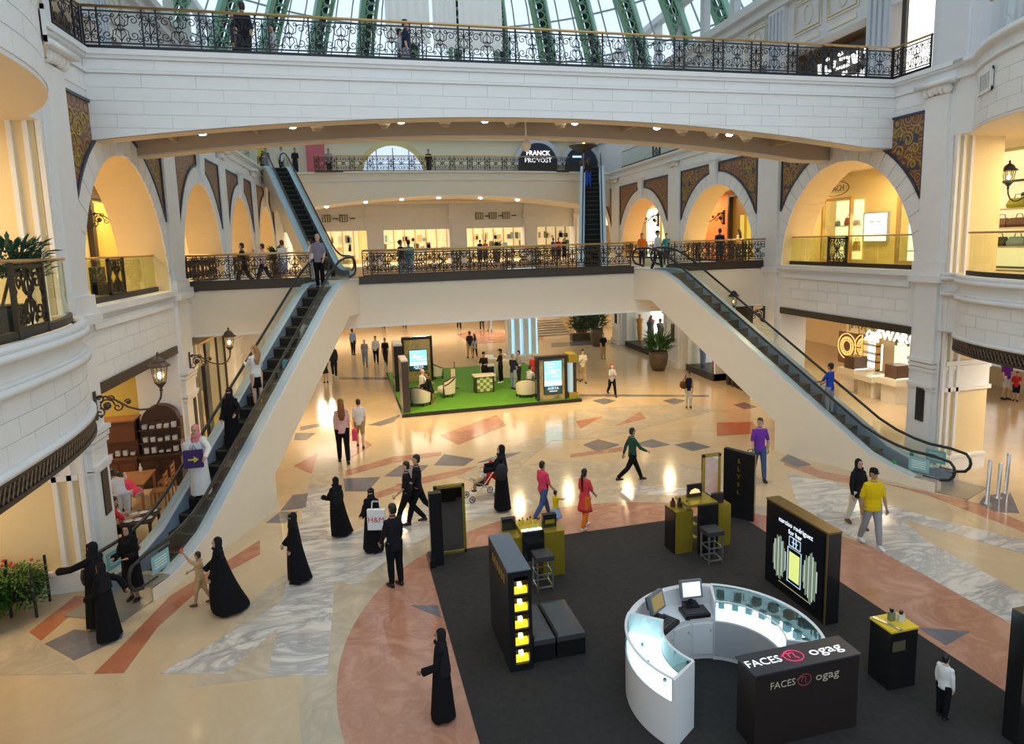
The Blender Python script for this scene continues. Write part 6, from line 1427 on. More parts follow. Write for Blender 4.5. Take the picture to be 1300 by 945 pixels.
# ---------------------------------------------------------------- upper level
DS = mat('dark_shop', (.05, .04, .03), .6)
for side in (1, -1):
    b = MB(); whex(b, side, 2, 60, 11.44, 15.5, 7.0, 7.2); whex(b, side, 2, 60, 15.4, 15.6, 3.7, 7.2); struct('wall_right_upper_shops' if side > 0 else 'wall_left_upper_shops', b, mat('upper_shop_tan', (.42, .30, .20), .6))
t = thing('shop_sign', 'dark shop fascia with white two line script on the right upper level', 'sign', W(1, 25, 12, 3.5)); b = MB(); whex(b, 1, 22.95, 28.3, 11.44, 15.0, 4.4, 4.5); b.build('fascia', DS, t); k = MB()
def stroke(pts, y0, z0, s): k.tube([W(1, y0 - a * s, z0 + c * s, 4.3) for a, c in pts], .075, 4)
for row, (y0, z0) in enumerate(((26.9, 14.1), (26.6, 13.25))):
    for pts in (((0, .5), (.05, -.1), (.2, -.2)), ((.45, .3), (.55, .0), (.75, .05)), ((.95, .1), (1.0, .4)), ((1.2, .0), (1.9, .0), (1.95, .3), (1.4, .35)), ((2.2, .35), (2.3, .0), (2.5, 0), (2.5, .45)), ((1.3, .55), (1.5, .6)), ((.5, .55), (.6, .6)), ((2.9, .2), (3.1, .6), (3.3, .55), (3.2, 0)) if row == 0 else ((2.8, .1), (3.0, .3))): stroke(pts, y0, z0, 1.0)
k.build('script_lettering', SIGNW, t)
b = MB(); whex(b, 1, 23.1, 23.4, 13.0, 14.0, 4.2, 4.3); b.build('green_light', glow('lime_glow', (.45, .9, .05), 1.0), t)
b = MB(); whex(b, 1, 17.2, 20.6, 11.44, 17.3, 3.26, 3.34); tag(b.build('lit_wall_sheet', WHITEW), 'bright white lit window on right upper level beside the fluted pilaster', 'window')  # lit shop window, drawn as one glowing sheet
b = MB(); whex(b, 1, 20.6, 20.8, 11.44, 17.4, 3.14, 3.28); tag(b.build('dark_post', DARKFASCIA), 'dark post between white lit window and fluted pilaster, right upper level', 'post')
b = MB(); whex(b, -1, 20, 27, 13.2, 14.4, 4.3, 4.4); tag(b.build('light_box', glow('cream_glow', (1, .85, .5), .9)), 'warm lit sloping panel at left end of upper level', 'panel')
def fire_bowl(label, x, y, z):
    t = thing('bowl_lamp', label, 'lamp', (x, y, z)); MB().lathe([(.3, -1.1), (.35, -.9), (.12, -.8), (.10, -.2), (.5, -.1), (1.05, .2), (1.1, .3), (.95, .25), (.3, .0)], (x, y, z), 18).build('bowl', mat('bowl_bronze', (.12, .065, .03), .5), t, True)
    k = MB()
    for i in range(3): k.ell((x + .25 * (i - 1), y - .2, z + .22 + .1 * (i % 2)), .12, .10, .2, 8, 6)
    k.build('flame', glow('flame', (1, .55, .12), 5), t)
p = py(740, 190, 50); fire_bowl('bronze bowl lamp with flames at far right of the upper level', p.x, 50, p.z)
p = py(135, 35, 26); fire_bowl('bronze bowl lamp with flames behind the left end of upper railing', p.x, 26, 12.6)
p = py(995, 72, 27); fire_bowl('bronze bowl lamp with flames behind the right end of upper railing', p.x, 27, 13.2)
SIGNN = mat('navy_sign', (.02, .03, .06), .4)
for i, (xa, xb) in enumerate(((15.3, 18.7), (19.5, 22.4))):
    xm, r = (xa + xb) / 2, (xb - xa) / 2; t = thing('arched_shop_sign', ['navy arched shop sign with white two line name at the far upper level', 'plain navy arched shop front behind the far bowl lamp'][i], 'sign', (xm, 56, 11.5))
    k = MB(); pts = [(xm + r * cos(a * pi / 16), 56.05, 13.6 + r * 1.05 * sin(a * pi / 16)) for a in range(17)]; k.add(pts + [(q[0], 56.2, q[2]) for q in pts] , [tuple(range(17)), tuple(range(33, 16, -1))] + [(j, j + 17, j + 18, j + 1) for j in range(16)]); k.build('arch_panel', SIGNN, t)
    MB().tube([(xm + (r + .25) * cos(a * pi / 16), 56.1, 13.6 + (r + .2) * 1.05 * sin(a * pi / 16)) for a in range(17)], (.25, .12), 4).build('arch_surround', mat('pale_blue_stone', (.56, .60, .68), .5), t)
    MB().box(xa, xb, 56.1, 56.3, 11.5, 13.6).build('shop_dark', DS, t)
    if i == 0:
        for ln, z in (('FRANCK', 14.55), ('PROVOST', 13.95)): text('lettering', ln, .55, SIGNW, t, frame((xm, 56.0, z), (1, 0, 0), (0, 0, 1)), .02)
    else: MB().box(xa + .6, xb - 1.4, 55.95, 56.0, 14.2, 14.35).build('blue_streak', glow('blue_neon', (.5, .75, .9), 1.0), t)
t = thing('arched_window', 'big round arched bluish window at back of far upper level', 'window', (4.7, 56, 11.5)); k = MB(); r = 2.5; pts = [(4.7 + r * cos(a * pi / 20), 56.1, 12.6 + r * sin(a * pi / 20)) for a in range(21)] + [(2.2, 56.1, 11.5), (7.2, 56.1, 11.5)]
k.add(pts, [tuple(range(23))]); k.build('window_pane', glow('daylight_pane', (.62, .76, 1.0), .85), t)
for x in (3.4, 4.7, 6.0): MB().box(x - .04, x + .04, 56.0, 56.1, 11.5, 14.9).build('mullion', mat('blue_grey_bars', (.4, .5, .56), .5), t)
for z in (12.6, 13.6): MB().box(2.3, 7.1, 56.0, 56.1, z, z + .07).build('transom', mat('blue_grey_bars', (.4, .5, .56), .5), t)
MB().tube([(4.7 + (r + .2) * cos(a * pi / 20), 56.1, 12.6 + (r + .2) * sin(a * pi / 20)) for a in range(21)], (.3, .2), 4).build('arch_surround', YW, t)
tag(MB().box(-2.0, -.6, 55, 55.3, 11.44, 15.5).build('banner', mat('rose_banner', (.62, .14, .17), .6)), 'rose red hanging banner at far upper left', 'banner')
tag(MB().box(-4.6, -4.1, 46, 46.1, 11.9, 13.4).box(-4.38, -4.32, 46, 46.08, 11.44, 11.9).build('yellow_sign', mat('yellow_panel', (.8, .65, .05), .5)), 'yellow sign near the top of upper left escalator', 'sign')
CLOTH = mat('white_cloth', (.86, .86, .84), .8)
for i, (xa, xb, yb) in enumerate(((489, 545, 52), (549, 579, 60), (582, 637, 62))):
    a, c = py(xa, 20, 30), py(xb, 20, 30); zb_ = py(xa, yb, 30).z; k = MB(); vs_ = []
    for j in range(25): x = a.x + (c.x - a.x) * j / 24; vs_ += [(x, 30 + .06 * sin(j * 1.3), zb_), (x, 30 + .05 * sin(j * 1.3 + .5), 22)]
    k.add(vs_, [(2 * j, 2 * j + 2, 2 * j + 3, 2 * j + 1) for j in range(24)]); t = thing('hanging_banner', ['widest plain white cloth banner hanging left of the green rib', 'narrow plain white cloth banner between the two wide ones', 'plain white cloth banner at right of the three'][i], 'banner', (a.x, 30, zb_))
    k.build('cloth', CLOTH, t, True); MB().tube([(a.x, 30, zb_), (c.x, 30, zb_)], .03, 6).build('bottom_bar', STEEL, t)

# white shop far right at the ground floor, behind the two shoppers
t = thing('shop_window', 'white lit shop wall with shelves behind the man in purple and the boy', 'shop window', W(1, 20, 0, 11.8))
b = MB(); whex(b, 1, 12, 30, .9, 3.7, 11.9, 12.05); b.build('lit_back', glow('white_shop', (1, .98, .95), .9), t)
for z in (1.2, 1.8, 2.4, 3.0): b = MB(); whex(b, 1, 12, 30, z, z + .05, 11.5, 11.9); b.build('shelf', mat('shelf_grey', (.4, .4, .45), .4), t)
for i in range(14): b = MB(); whex(b, 1, 12.5 + i * 1.3, 12.62 + i * 1.3, .0, 3.7, 11.5, 11.9); b.build('mullion', mat('shelf_grey', (.4, .4, .45), .4), t)
b = MB(); whex(b, 1, 12, 30, 0, .9, 11.3, 12.05); b.build('plinth', IVORY, t)
# ================================================================ PEOPLE
def cloth(name, col, rough=.85): return mat('cloth_' + name, col, rough, noise=.10, scale=14, spec=.12)
BLK = cloth('black', (.008, .008, .010)); BLKT = cloth('soft_black', (.014, .014, .017)); CHAR = cloth('charcoal', (.03, .03, .035)); NAVYC = cloth('navy', (.015, .02, .045)); WHT = cloth('white', (.72, .72, .72)); OFFW = cloth('off_white', (.70, .66, .56))
JEAN = cloth('denim', (.06, .10, .22)); JEANL = cloth('pale_denim', (.22, .28, .38)); KHAKI = cloth('khaki', (.38, .27, .13)); GREYC = cloth('grey', (.30, .31, .34)); LGREY = cloth('pale_grey', (.42, .44, .48)); PURP = cloth('purple', (.17, .04, .36)); YEL = cloth('yellow', (.72, .50, .01)); REDC = cloth('red', (.55, .03, .04)); PINKC = cloth('pink', (.70, .06, .13)); SALM = cloth('salmon', (.60, .28, .20)); ORNG = cloth('orange', (.75, .17, .015)); CORAL = cloth('coral', (.70, .06, .07)); GREENC = cloth('dark_green', (.02, .075, .05)); BLUEC = cloth('blue', (.03, .07, .42)); SKYC = cloth('sky', (.30, .42, .62)); CYANC = cloth('cyan', (.03, .25, .33)); TAN = cloth('tan', (.50, .34, .17)); PLAID = cloth('plaid_grey', (.24, .24, .32)); BROWNC = cloth('brown', (.10, .045, .02)); ROSE = cloth('rose', (.66, .40, .38))
HBLK = mat('hair_black', (.010, .008, .007), .5); HBRN = mat('hair_brown', (.05, .022, .01), .5); HAUB = mat('hair_auburn', (.20, .07, .02), .5); HGRY = mat('hair_grey', (.22, .20, .18), .6); HFAIR = mat('hair_fair', (.34, .17, .06), .5)
SHOEB = mat('shoe_black', (.012, .011, .010), .35); SHOEW = mat('shoe_white', (.7, .7, .7), .5); SHOEN = mat('shoe_brown', (.10, .04, .02), .4)
EYEM = mat('eye_dark', (.02, .012, .01), .2); LIPM = mat('lip', (.38, .13, .11), .5)
def voxel(o, v, sm=2):
    m = o.modifiers.new('fuse', 'REMESH'); m.mode = 'VOXEL'; m.voxel_size = v; m.use_smooth_shade = True
    if sm:
        s = o.modifiers.new('smooth', 'SMOOTH'); s.factor = .5; s.iterations = sm
def rad(*a): return [math.radians(q) for q in a]
def person(label, pos, h, face, top=None, bottom=None, hair=('short', HBLK), skin=SKIN, shoes=SHOEB, pose='stand', legs=None, arms=((0, 6, 10), (0, 6, 10)), lean=0, turn=0, nod=0, sleeve=.5, leg_len=1.0, female=False, robe=None, veil=None, skirt=None, jacket=False, fat=1.0, seat=None, group=None, stripes=None):
    t = thing('person', label, 'person', pos, math.radians(face), group)
    near = pos[1] < 21 and pos[2] < 9; v = .0125 if near else (.018 if pos[1] < 32 else .026)
    if h < 1.3: v *= .8
    u = h
    if legs is None: legs = {'stand': ((2, 3), (-2, 3)), 'walk': ((24, 8), (-20, 22)), 'stroll': ((14, 5), (-12, 12)), 'sit': ((84, 84), (80, 80)), 'step': ((18, 30), (-4, 4))}[pose]
    L1, L2 = .245 * u, .235 * u
    hipw = .052 * u
    J = {}
    lo = 9
    for s, (th, kn) in zip((-1, 1), legs):
        th, kn = rad(th, kn); k = Vector((s * hipw * 1.02, L1 * sin(th), -L1 * cos(th))); a = k + Vector((0, L2 * sin(th - kn), -L2 * cos(th - kn)))
        J[s] = (Vector((s * hipw, 0, 0)), k, a); lo = min(lo, a.z)
    pz_ = (.045 * u - lo) if seat is None else seat + .085 * u
    P0 = Vector((0, 0, pz_))
    for s in (-1, 1): J[s] = tuple(q + P0 for q in J[s])
    la = math.radians(lean); sp = Vector((0, sin(la), cos(la))); fw = Vector((0, cos(la), -sin(la)))
    at = lambda d, f=0.0, x=0.0: P0 + sp * (d * u) + fw * (f * u) + Vector((x * u, 0, 0))
    nd = math.radians(nod); hs = Vector((0, sin(la * .6 + nd), cos(la * .6 + nd))); hc = at(.335) + hs * (.088 * u)
    tu = math.radians(turn); hf0 = Vector((0, hs.z, -hs.y)); hr0 = Vector((1, 0, 0)); hf = hf0 * cos(tu) - hr0 * sin(tu); hr = hr0 * cos(tu) + hf0 * sin(tu)
    H = lambda x, f, z: hc + hr * (x * u) + hf * (f * u) + hs * (z * u)
    shw = (.098 if not female else .086) * u
    A = {}
    for s, (al, be, ep) in zip((-1, 1), arms):
        al, be, ep = rad(al, be, ep); S0 = at(.285) + Vector((s * shw, 0, 0))
        d = Vector((s * sin(be), sin(al) * cos(be), -cos(al) * cos(be))); e = S0 + d * (.165 * u)
        q = al + ep; bi = be * .3; d2 = Vector((s * sin(bi) * .6 - s * .25 * sin(ep) * .6, sin(q), -cos(q))).normalized(); wv = e + d2 * (.145 * u); A[s] = (S0, e, wv, d2)
    def torso(mb, g, lo_=-.02, hi_=.32, n=12):
        prof = [(-.045, .060, .052), (-.01, .084, .062), (.04, .086, .062), (.11, .074 if female else .080, .054), (.19, .084 if female else .090, .062), (.25, .092 if female else .100, .058), (.29, .084 if female else .094, .046), (.325, .040, .036)]
        pr = [p for p in prof if lo_ - .03 <= p[0] <= hi_ + .01]
        mb.tube([at(p[0]) for p in pr], [(p[1] * u * fat + g, p[2] * u * fat + g) for p in pr], n, up=(1, 0, 0))
    def leg(mb, s, g, frac=1.0, flare=0.0):
        a, k, f = J[s]; pts = [a + Vector((0, 0, .03 * u)), a.lerp(k, .45), k, k.lerp(f, .35), f]; rr = [.056 * u * (.5 + fat * .5), .048 * u, .035 * u, .034 * u, .023 * u]
        if frac < 1:
            n_ = max(2, int(round(frac * 4)) + 1); pts, rr = pts[:n_], rr[:n_]
        mb.tube(pts, [r + g + flare * i for i, r in enumerate(rr)], 10)
    def arm(mb, s, g, frac=1.0):
        S0, e, w, d2 = A[s]; pts = [S0 + Vector((-s * .02 * u, 0, .004 * u)), S0.lerp(e, .5), e, e.lerp(w, .4), w]; rr = [.031 * u, .027 * u, .022 * u, .022 * u, .014 * u]
        if frac < 1:
            n_ = max(2, int(round(frac * 4)) + 1); pts, rr = pts[:n_], rr[:n_]
        mb.tube(pts, [r + g for r in rr], 9); mb.ell(S0 + Vector((-s * .008 * u, 0, 0)), .031 * u + g, .031 * u + g, .031 * u + g, 8, 6)
    b = MB(); torso(b, 0); b.tube([at(.30), at(.335), hc - hs * (.03 * u)], [.034 * u, .029 * u, .030 * u], 9)
    rings = []
    for z, rx, ry, f in ((-.068, .016, .020, .016), (-.055, .030, .036, .010), (-.03, .038, .046, .002), (0, .042, .051, -.002), (.03, .043, .053, -.004), (.05, .036, .045, -.006), (.064, .018, .024, -.007)):
        rings.append([H(rx * cos(i * pi / 6), f + ry * sin(i * pi / 6), z) for i in range(12)])
    b.loft(rings); b.tube([H(0, .048, .014), H(0, .058, -.006), H(0, .046, -.014)], [.005 * u, .008 * u, .006 * u], 6)
    for s in (-1, 1): b.ell(H(s * .043, -.004, -.002), .006 * u, .011 * u, .017 * u, 6, 5)
    for s in (-1, 1):
        leg(b, s, 0); arm(b, s, 0); f = J[s][2]; b.tube([f + Vector((0, -.025 * u, -.03 * u)), f + Vector((0, .03 * u, -.028 * u)), f + Vector((s * .004 * u, .085 * u, -.034 * u))], [.018 * u, .022 * u, .014 * u], 8)
        S0, e, w, d2 = A[s]; b.tube([w, w + d2 * (.025 * u), w + d2 * (.05 * u)], [(.011 * u, .015 * u), (.012 * u, .020 * u), (.009 * u, .019 * u)], 8)
    body = b.build('body', skin, t, True, True); voxel(body, v, 1)
    fg = MB()
    for s in (-1, 1):
        S0, e, w, d2 = A[s]; sd = Vector((0, 1, 0)) - d2 * d2.y
        if sd.length < .3: sd = Vector((1, 0, 0)) * s
        sd.normalize(); nn = d2.cross(sd); cur = Vector((-s, 0, 0)) if abs(d2.x) < .8 else Vector((0, 1, 0))
        for k, ln in enumerate((.038, .044, .041, .032)):
            p = w + d2 * (.046 * u) + sd * ((k - 1.5) * .0105 * u); fg.tube([p, p + d2 * (ln * .5 * u) + cur * (.004 * u), p + d2 * (ln * .85 * u) + cur * (.016 * u)], [.0062 * u, .0056 * u, .0042 * u], 5)
        p = w + d2 * (.014 * u) + sd * (.018 * u); fg.tube([p, p + d2 * (.022 * u) + sd * (.016 * u), p + d2 * (.045 * u) + sd * (.018 * u) + cur * (.006 * u)], [.0075 * u, .0068 * u, .005 * u], 5)
    fg.build('fingers', skin, body, True, True)
    if near or h < 1.3 or pos[1] < 26:
        for s in (-1, 1):
            e = MB(); e.ell(H(s * .0175, .0475, .008), .0075 * u, .0055 * u, .0045 * u, 8, 5); e.build('eye', EYEM, body, True, True)
        e = MB(); e.ell(H(0, .0455, -.032), .0135 * u, .005 * u, .0045 * u, 8, 5); e.build('mouth', LIPM, body, True, True)
        e = MB()
        for s in (-1, 1): e.tube([H(s * .008, .0485, .019), H(s * .019, .0480, .022), H(s * .028, .043, .019)], .0028 * u, 4)
        e.build('eyebrows', hair[1] if hair else HBLK, body, True, True)
    # clothes
    if top:
        c = MB(); torso(c, .010, -.03 if not jacket else -.09, .33)
        if jacket: c.tube([at(-.075), at(0)], [(.09 * u * fat + .012, .068 * u * fat + .012)] * 2, 12, up=(1, 0, 0))
        else: c.tube([at(-.035), at(.03)], [(.089 * u * fat + .008, .066 * u * fat + .008)] * 2, 12, up=(1, 0, 0))
        if sleeve > 0:
            for s in (-1, 1):
                arm(c, s, .010, sleeve)
                if sleeve >= 1: c.ell(A[s][1], .033 * u, .033 * u, .033 * u, 8, 6)
        o = c.build('jacket' if jacket else 'shirt', top, t, True, True); voxel(o, v, 1)
        if not female and sleeve > 0:
            k = MB(); k.tube([H(.030 * cos(q * pi / 6) * 1.05, .028 * sin(q * pi / 6), -.078) for q in range(12)], .008 * u, 5, closed=True); k.build('collar', top, o, True, True)
        if stripes:
            k = MB()
            for s in (-1, 1): k.tube([at(.0, .045 * fat, s * .07), at(.10, .050, s * .062), at(.2, .056, s * .07), at(.27, .040, s * .085)], (.020 * u, .012 * u), 6)
            k.build('side_panel', stripes, o, True, True)
    if bottom:
        c = MB(); c.tube([at(-.05), at(-.01), at(.055)], [(.075 * u, .06 * u), (.090 * u * fat, .068 * u * fat), (.084 * u * fat, .060 * u * fat)], 12, up=(1, 0, 0))
        for s in (-1, 1): leg(c, s, .010, leg_len, .0015)
        o = c.build('trousers' if leg_len >= 1 else 'shorts', bottom, t, True, True); voxel(o, v, 1)
    if skirt:
        m, ln, fl = skirt; c = MB(); n_ = 24; c.loft([[at(.05 - ln * k / 5) + Vector(((.084 + fl * k / 5) * u * cos(i * 2 * pi / n_) * (1 + .05 * (k / 5) * sin(i * 2.1)), (.062 + fl * k / 5) * u * sin(i * 2 * pi / n_), 0)) for i in range(n_)] for k in range(6)]); c.build('skirt', m, t, True, True)
    if robe:
        m, hem, r_, drag = robe['m'], robe.get('hem', .03), robe.get('r', .15), robe.get('drag', (0, 0)); sl = robe.get('sleeve', .045); n_ = 28; c = MB(); rings = []
        zt = at(.30).z; fold = robe.get('fold', .05)
        for k in range(9):
            q = k / 8; z = zt + (hem * u - zt) * q; w = (.095 + (r_ * 1.12 - .095) * q ** 1.1) if k else .06; ww = (.066 + (r_ * .98 - .066) * q ** 1.0) if k else .045
            cen = at(.30) * (1 - q) + Vector((0, 0, 0)) * q; off = Vector((drag[0] * q ** 2.2 * u, drag[1] * q ** 2.2 * u + (1 - q) * at(.3).y * 0, 0))
            rings.append([Vector((cen.x + off.x, cen.y + off.y, z)) + Vector((w * u * cos(i * 2 * pi / n_) * (1 + fold * q * sin(i * 1.57 + 1)), ww * u * sin(i * 2 * pi / n_) * (1 + fold * q * sin(i * 1.35)), .012 * q * sin(i * .9) * u)) for i in range(n_)])
        c.loft(rings)
        c.tube([at(.21), at(.27), at(.30)], [(.106 * u, .074 * u), (.105 * u, .064 * u), (.075 * u, .05 * u)], 12, up=(1, 0, 0))
        for s in (-1, 1):
            S0, e, w, d2 = A[s]; c.tube([S0 + Vector((-s * .03 * u, 0, 0)), S0.lerp(e, .5), e, w, w + d2 * (.012 * u)], [.045 * u, .042 * u, .040 * u, sl * u, sl * u], 10); c.ell(S0 + Vector((-s * .008 * u, 0, 0)), .048 * u, .048 * u, .048 * u, 9, 7); c.ell(e, .039 * u, .039 * u, .039 * u, 9, 7)
        o = c.build(robe.get('name', 'abaya'), m, t, True, True); voxel(o, v, 1)
    if veil:
        m = veil['m']; c = MB(); c.loft([[H(rx * cos(i * pi / 8), f + ry * sin(i * pi / 8), z) for i in range(16)] for z, rx, ry, f in ((-.095, .070, .064, -.012), (-.075, .052, .050, -.014), (-.045, .047, .048, -.016), (-.01, .050, .054, -.015), (.03, .050, .057, -.014), (.058, .040, .046, -.014), (.078, .014, .018, -.014))])
        dl = veil.get('drape', .16); c.tube([H(0, -.01, -.06), at(.27, -.005), at(.30 - dl, -.02)], [(.05 * u, .048 * u), (.105 * u, .072 * u), (.112 * u, .085 * u)], 14, up=(1, 0, 0))
        # scarf wraps under the chin
        c.tube([H(.045 * cos(q), .008 + .046 * sin(q), -.058 - .012 * sin(q)) for q in [i * pi / 8 for i in range(-1, 10)]], .017 * u, 6)
        o = c.build('headscarf', m, t, True, True); voxel(o, v * .85, 1)
        if veil.get('niqab'):
            k = MB(); k.loft([[H(rx * cos(i * pi / 8), .006 + ry * sin(i * pi / 8), z) for i in range(0, 9)] + [H(-rx * .9, -.01, z), H(rx * .9, -.01, z)] for z, rx, ry in ((-.13, .055, .065), (-.08, .050, .060), (-.04, .046, .054), (-.002, .045, .054))]); k.build('face_veil', m, t, True, True)
            k = MB(); k.loft([[H(rx * cos(i * pi / 8), .002 + ry * sin(i * pi / 8), z) for i in range(0, 9)] + [H(-rx * .9, -.01, z), H(rx * .9, -.01, z)] for z, rx, ry in ((.020, .047, .056), (.05, .046, .052))]); k.build('brow_band', m, t, True, True)
    elif hair:
        kind, hm = hair[:2]; c = MB()
        if kind != 'bald':
            c.loft([[H(rx * cos(i * pi / 7), f + ry * sin(i * pi / 7), z) for i in range(14)] for z, rx, ry, f in ((-.045, .036, .026, -.026), (-.01, .0455, .034, -.024), (.018, .0465, .046, -.014), (.038, .046, .053, -.007), (.058, .038, .045, -.008), (.071, .022, .028, -.008), (.077, .006, .008, -.008))])
            if kind == 'long': c.tube([H(0, -.02, .03), H(0, -.045, -.02), H(0, -.058, -.08), at(.25, -.068), at(.17, -.066)], [(.042 * u, .04 * u), (.046 * u, .036 * u), (.052 * u, .030 * u), (.055 * u, .022 * u), (.03 * u, .012 * u)], 10, up=(1, 0, 0))
            if kind == 'tail': c.tube([H(0, -.05, .0), H(0, -.075, -.03), at(.24, -.075), at(.12, -.072)], [.02 * u, .022 * u, .018 * u, .008 * u], 8)
            if kind == 'bun': c.ell(H(0, -.062, .02), .028 * u, .026 * u, .028 * u, 8, 6)
            if kind == 'mop': c.ell(H(0, -.008, .03), .054 * u, .058 * u, .05 * u, 12, 8)
            o = c.build('hair', hm, t, True, True)
            if near: voxel(o, v * .8, 1)
        else:
            c.tube([H(.043 * cos(q), -.006 + .05 * sin(q), -.005) for q in [pi + i * pi / 8 for i in range(9)]], (.012 * u, .006 * u), 6); c.build('hair', hm, t, True, True)
        if kind == 'cap':
            k = MB(); k.loft([[H(rx * cos(i * pi / 8), -.004 + ry * sin(i * pi / 8), z) for i in range(16)] for z, rx, ry in ((.028, .049, .058), (.05, .048, .056), (.072, .034, .04), (.08, .01, .012))]); k.loft([[H(-.038 + .076 * i / 8, (.05 + .035 * sin(pi * i / 8)) * q, .028 + dz_) for i in range(9)] for q, dz_ in ((.9, .0), (1, -.004), (1, .002), (.9, .008))], cap=False, closed=False); k.build('cap', hair[2] if len(hair) > 2 else BLKT, t, True, True)
    if shoes:
        for s in (-1, 1):
            f = J[s][2]; c = MB(); g = .006
            rings = [[f + Vector((x * u, y * u, z * u)) for x, z in ((-w, -.045), (w, -.045), (w, -.045 + hh), (w * .6, -.045 + hh * 1.3), (-w * .6, -.045 + hh * 1.3), (-w, -.045 + hh))] for y, w, hh in ((-.034, .014, .030), (-.022, .021, .036), (.02, .024, .034), (.06, .027, .024), (.095, .022, .016), (.108, .010, .010))]
            c.loft(rings); c.build('shoe', shoes, t, True, True)
    return t
def G(label, fx, fy, hy, face, k=1.0, **kw):
    """stand a person on the ground floor with the feet seen at (fx, fy) and the crown at hy"""
    p = pz(fx, fy); p.z = .010
    h = max(.7, py(fx, hy, p.y).z / 1.0) * k
    return person(label, p, h, face, **kw)
AB = lambda **k: dict(m=BLK, **k)
V_ = dict(m=BLKT)
# ---- foreground
G('woman in black abaya and face veil stretching one sleeve out at left of the two', 128, 793, 690, 60, robe=AB(r=.155, drag=(0, -.03)), veil=dict(m=BLKT, niqab=True, drape=.2), arms=((70, 55, 10), (20, 10, 60)), female=True, shoes=None, turn=20)
G('woman in black abaya with bare face, arm held back towards the escalator', 138, 812, 716, 70, robe=AB(r=.14, drag=(0, -.02)), veil=dict(m=BLKT), arms=((10, 8, 50), (-40, 40, 10)), female=True, shoes=None, skin=SKIN2)
G('girl in black headscarf with folded arms between the left escalator handrails', 171, 762, 668, 165, robe=AB(r=.115, hem=.16), veil=dict(m=BLKT), arms=((15, 6, 80), (15, 6, 80)), female=True, skin=SKIN2)
G('woman in black abaya with a wide trailing skirt beside the small child', 283, 775, 684, 100, robe=AB(r=.25, drag=(0, -.10), fold=.04), veil=dict(m=BLKT, drape=.3), arms=((10, 8, 20), (20, 8, 30)), female=True, shoes=None)
G('small child in sand coloured clothes reaching up to the escalator side', 257, 768, 701, 80, top=TAN, bottom=TAN, leg_len=.5, arms=((140, 15, 10), (30, 8, 30)), skin=SKIN2, shoes=SHOEN, sleeve=.5, pose='stroll')
G('woman in black abaya walking alone on the grey marble band', 377, 738, 653, 100, robe=AB(r=.17, drag=(0, -.05)), veil=dict(m=BLKT, niqab=True, drape=.25), female=True, shoes=SHOEB, arms=((0, 6, 25), (10, 6, 30)))
G('woman in black abaya seen from behind, hem flaring to the right', 430, 680, 607, 40, robe=AB(r=.17, drag=(.06, -.03)), veil=dict(m=BLKT, drape=.3), female=True, shoes=SHOEB, arms=((25, 8, 60), (0, 8, 15)))
G('woman in black abaya carrying a white shopping bag with red letters', 475, 700, 622, 160, robe=AB(r=.15), veil=dict(m=BLKT, niqab=True, drape=.25), female=True, shoes=SHOEB, arms=((20, 14, 40), (30, 6, 55)))
p = pz(479, 703); t = thing('shopping_bag', 'white shopping bag with red letters held by woman in black abaya', 'bag', (p.x, p.y - .30, .72)); f0 = Vector((.96, -.27, 0)).normalized(); nb = Vector((f0.y, -f0.x, 0))
c0 = Vector((p.x + .02, p.y - .30, .95)); MB().obox(c0, f0, nb, (0, 0, 1), .20, .05, .235).build('bag_body', mat('bag_white', (.78, .78, .80), .5), t); k = MB()
for s in (-1, 1): k.tube([c0 + f0 * .1 + nb * s * .04 + Vector((0, 0, .235)), c0 + f0 * .08 + nb * s * .03 + Vector((0, 0, .42)), c0 - f0 * .08 + nb * s * .03 + Vector((0, 0, .42)), c0 - f0 * .1 + nb * s * .04 + Vector((0, 0, .235))], .008, 5)
k.build('handles', mat('bag_white', (.78, .78, .80), .5), t); text('lettering', 'H&M', .18, mat('bag_red', (.60, .04, .05), .5), t, frame(c0 + nb * .052, f0, (0, 0, 1)), .002)
G('man in black suit standing with his back to us near the pink marble circle', 503, 744, 641, 30, top=BLKT, bottom=BLK, jacket=True, sleeve=1, arms=((10, 6, 25), (5, 6, 10)), skin=SKIN2)
G('man in black polo shirt striding left, nearer of the two men in black', 519, 668, 585, 80, top=BLKT, bottom=BLK, sleeve=.5, pose='walk', arms=((15, 8, 30), (-18, 8, 15)), skin=SKIN)
G('man in black shirt half hidden behind the man in black polo', 532, 664, 577, 85, top=BLKT, bottom=BLK, sleeve=.5, pose='walk', legs=((20, 6), (-24, 26)), arms=((25, 8, 60), (-10, 8, 15)))
w = G('woman in long black abaya with black backpack pushing a pushchair', 638, 648, 567, 75, robe=AB(r=.135), veil=dict(m=BLKT, drape=.22), female=True, shoes=None, arms=((40, 8, 40), (40, 8, 40)))
p = pz(638, 648); t = thing('backpack', 'black backpack hanging on the woman with the pushchair', 'bag', (p.x, p.y, .9)); k = MB(); k.ell((p.x - .06, p.y - .24, 1.13), .17, .12, .24, 12, 8); k.build('bag_body', CHAR, t, True); k = MB(); k.tube([(p.x + .02, p.y - .16, 1.4), (p.x - .02, p.y - .27, 1.3), (p.x - .05, p.y - .30, 1.1)], .02, 5); k.build('strap', BLACK, t)
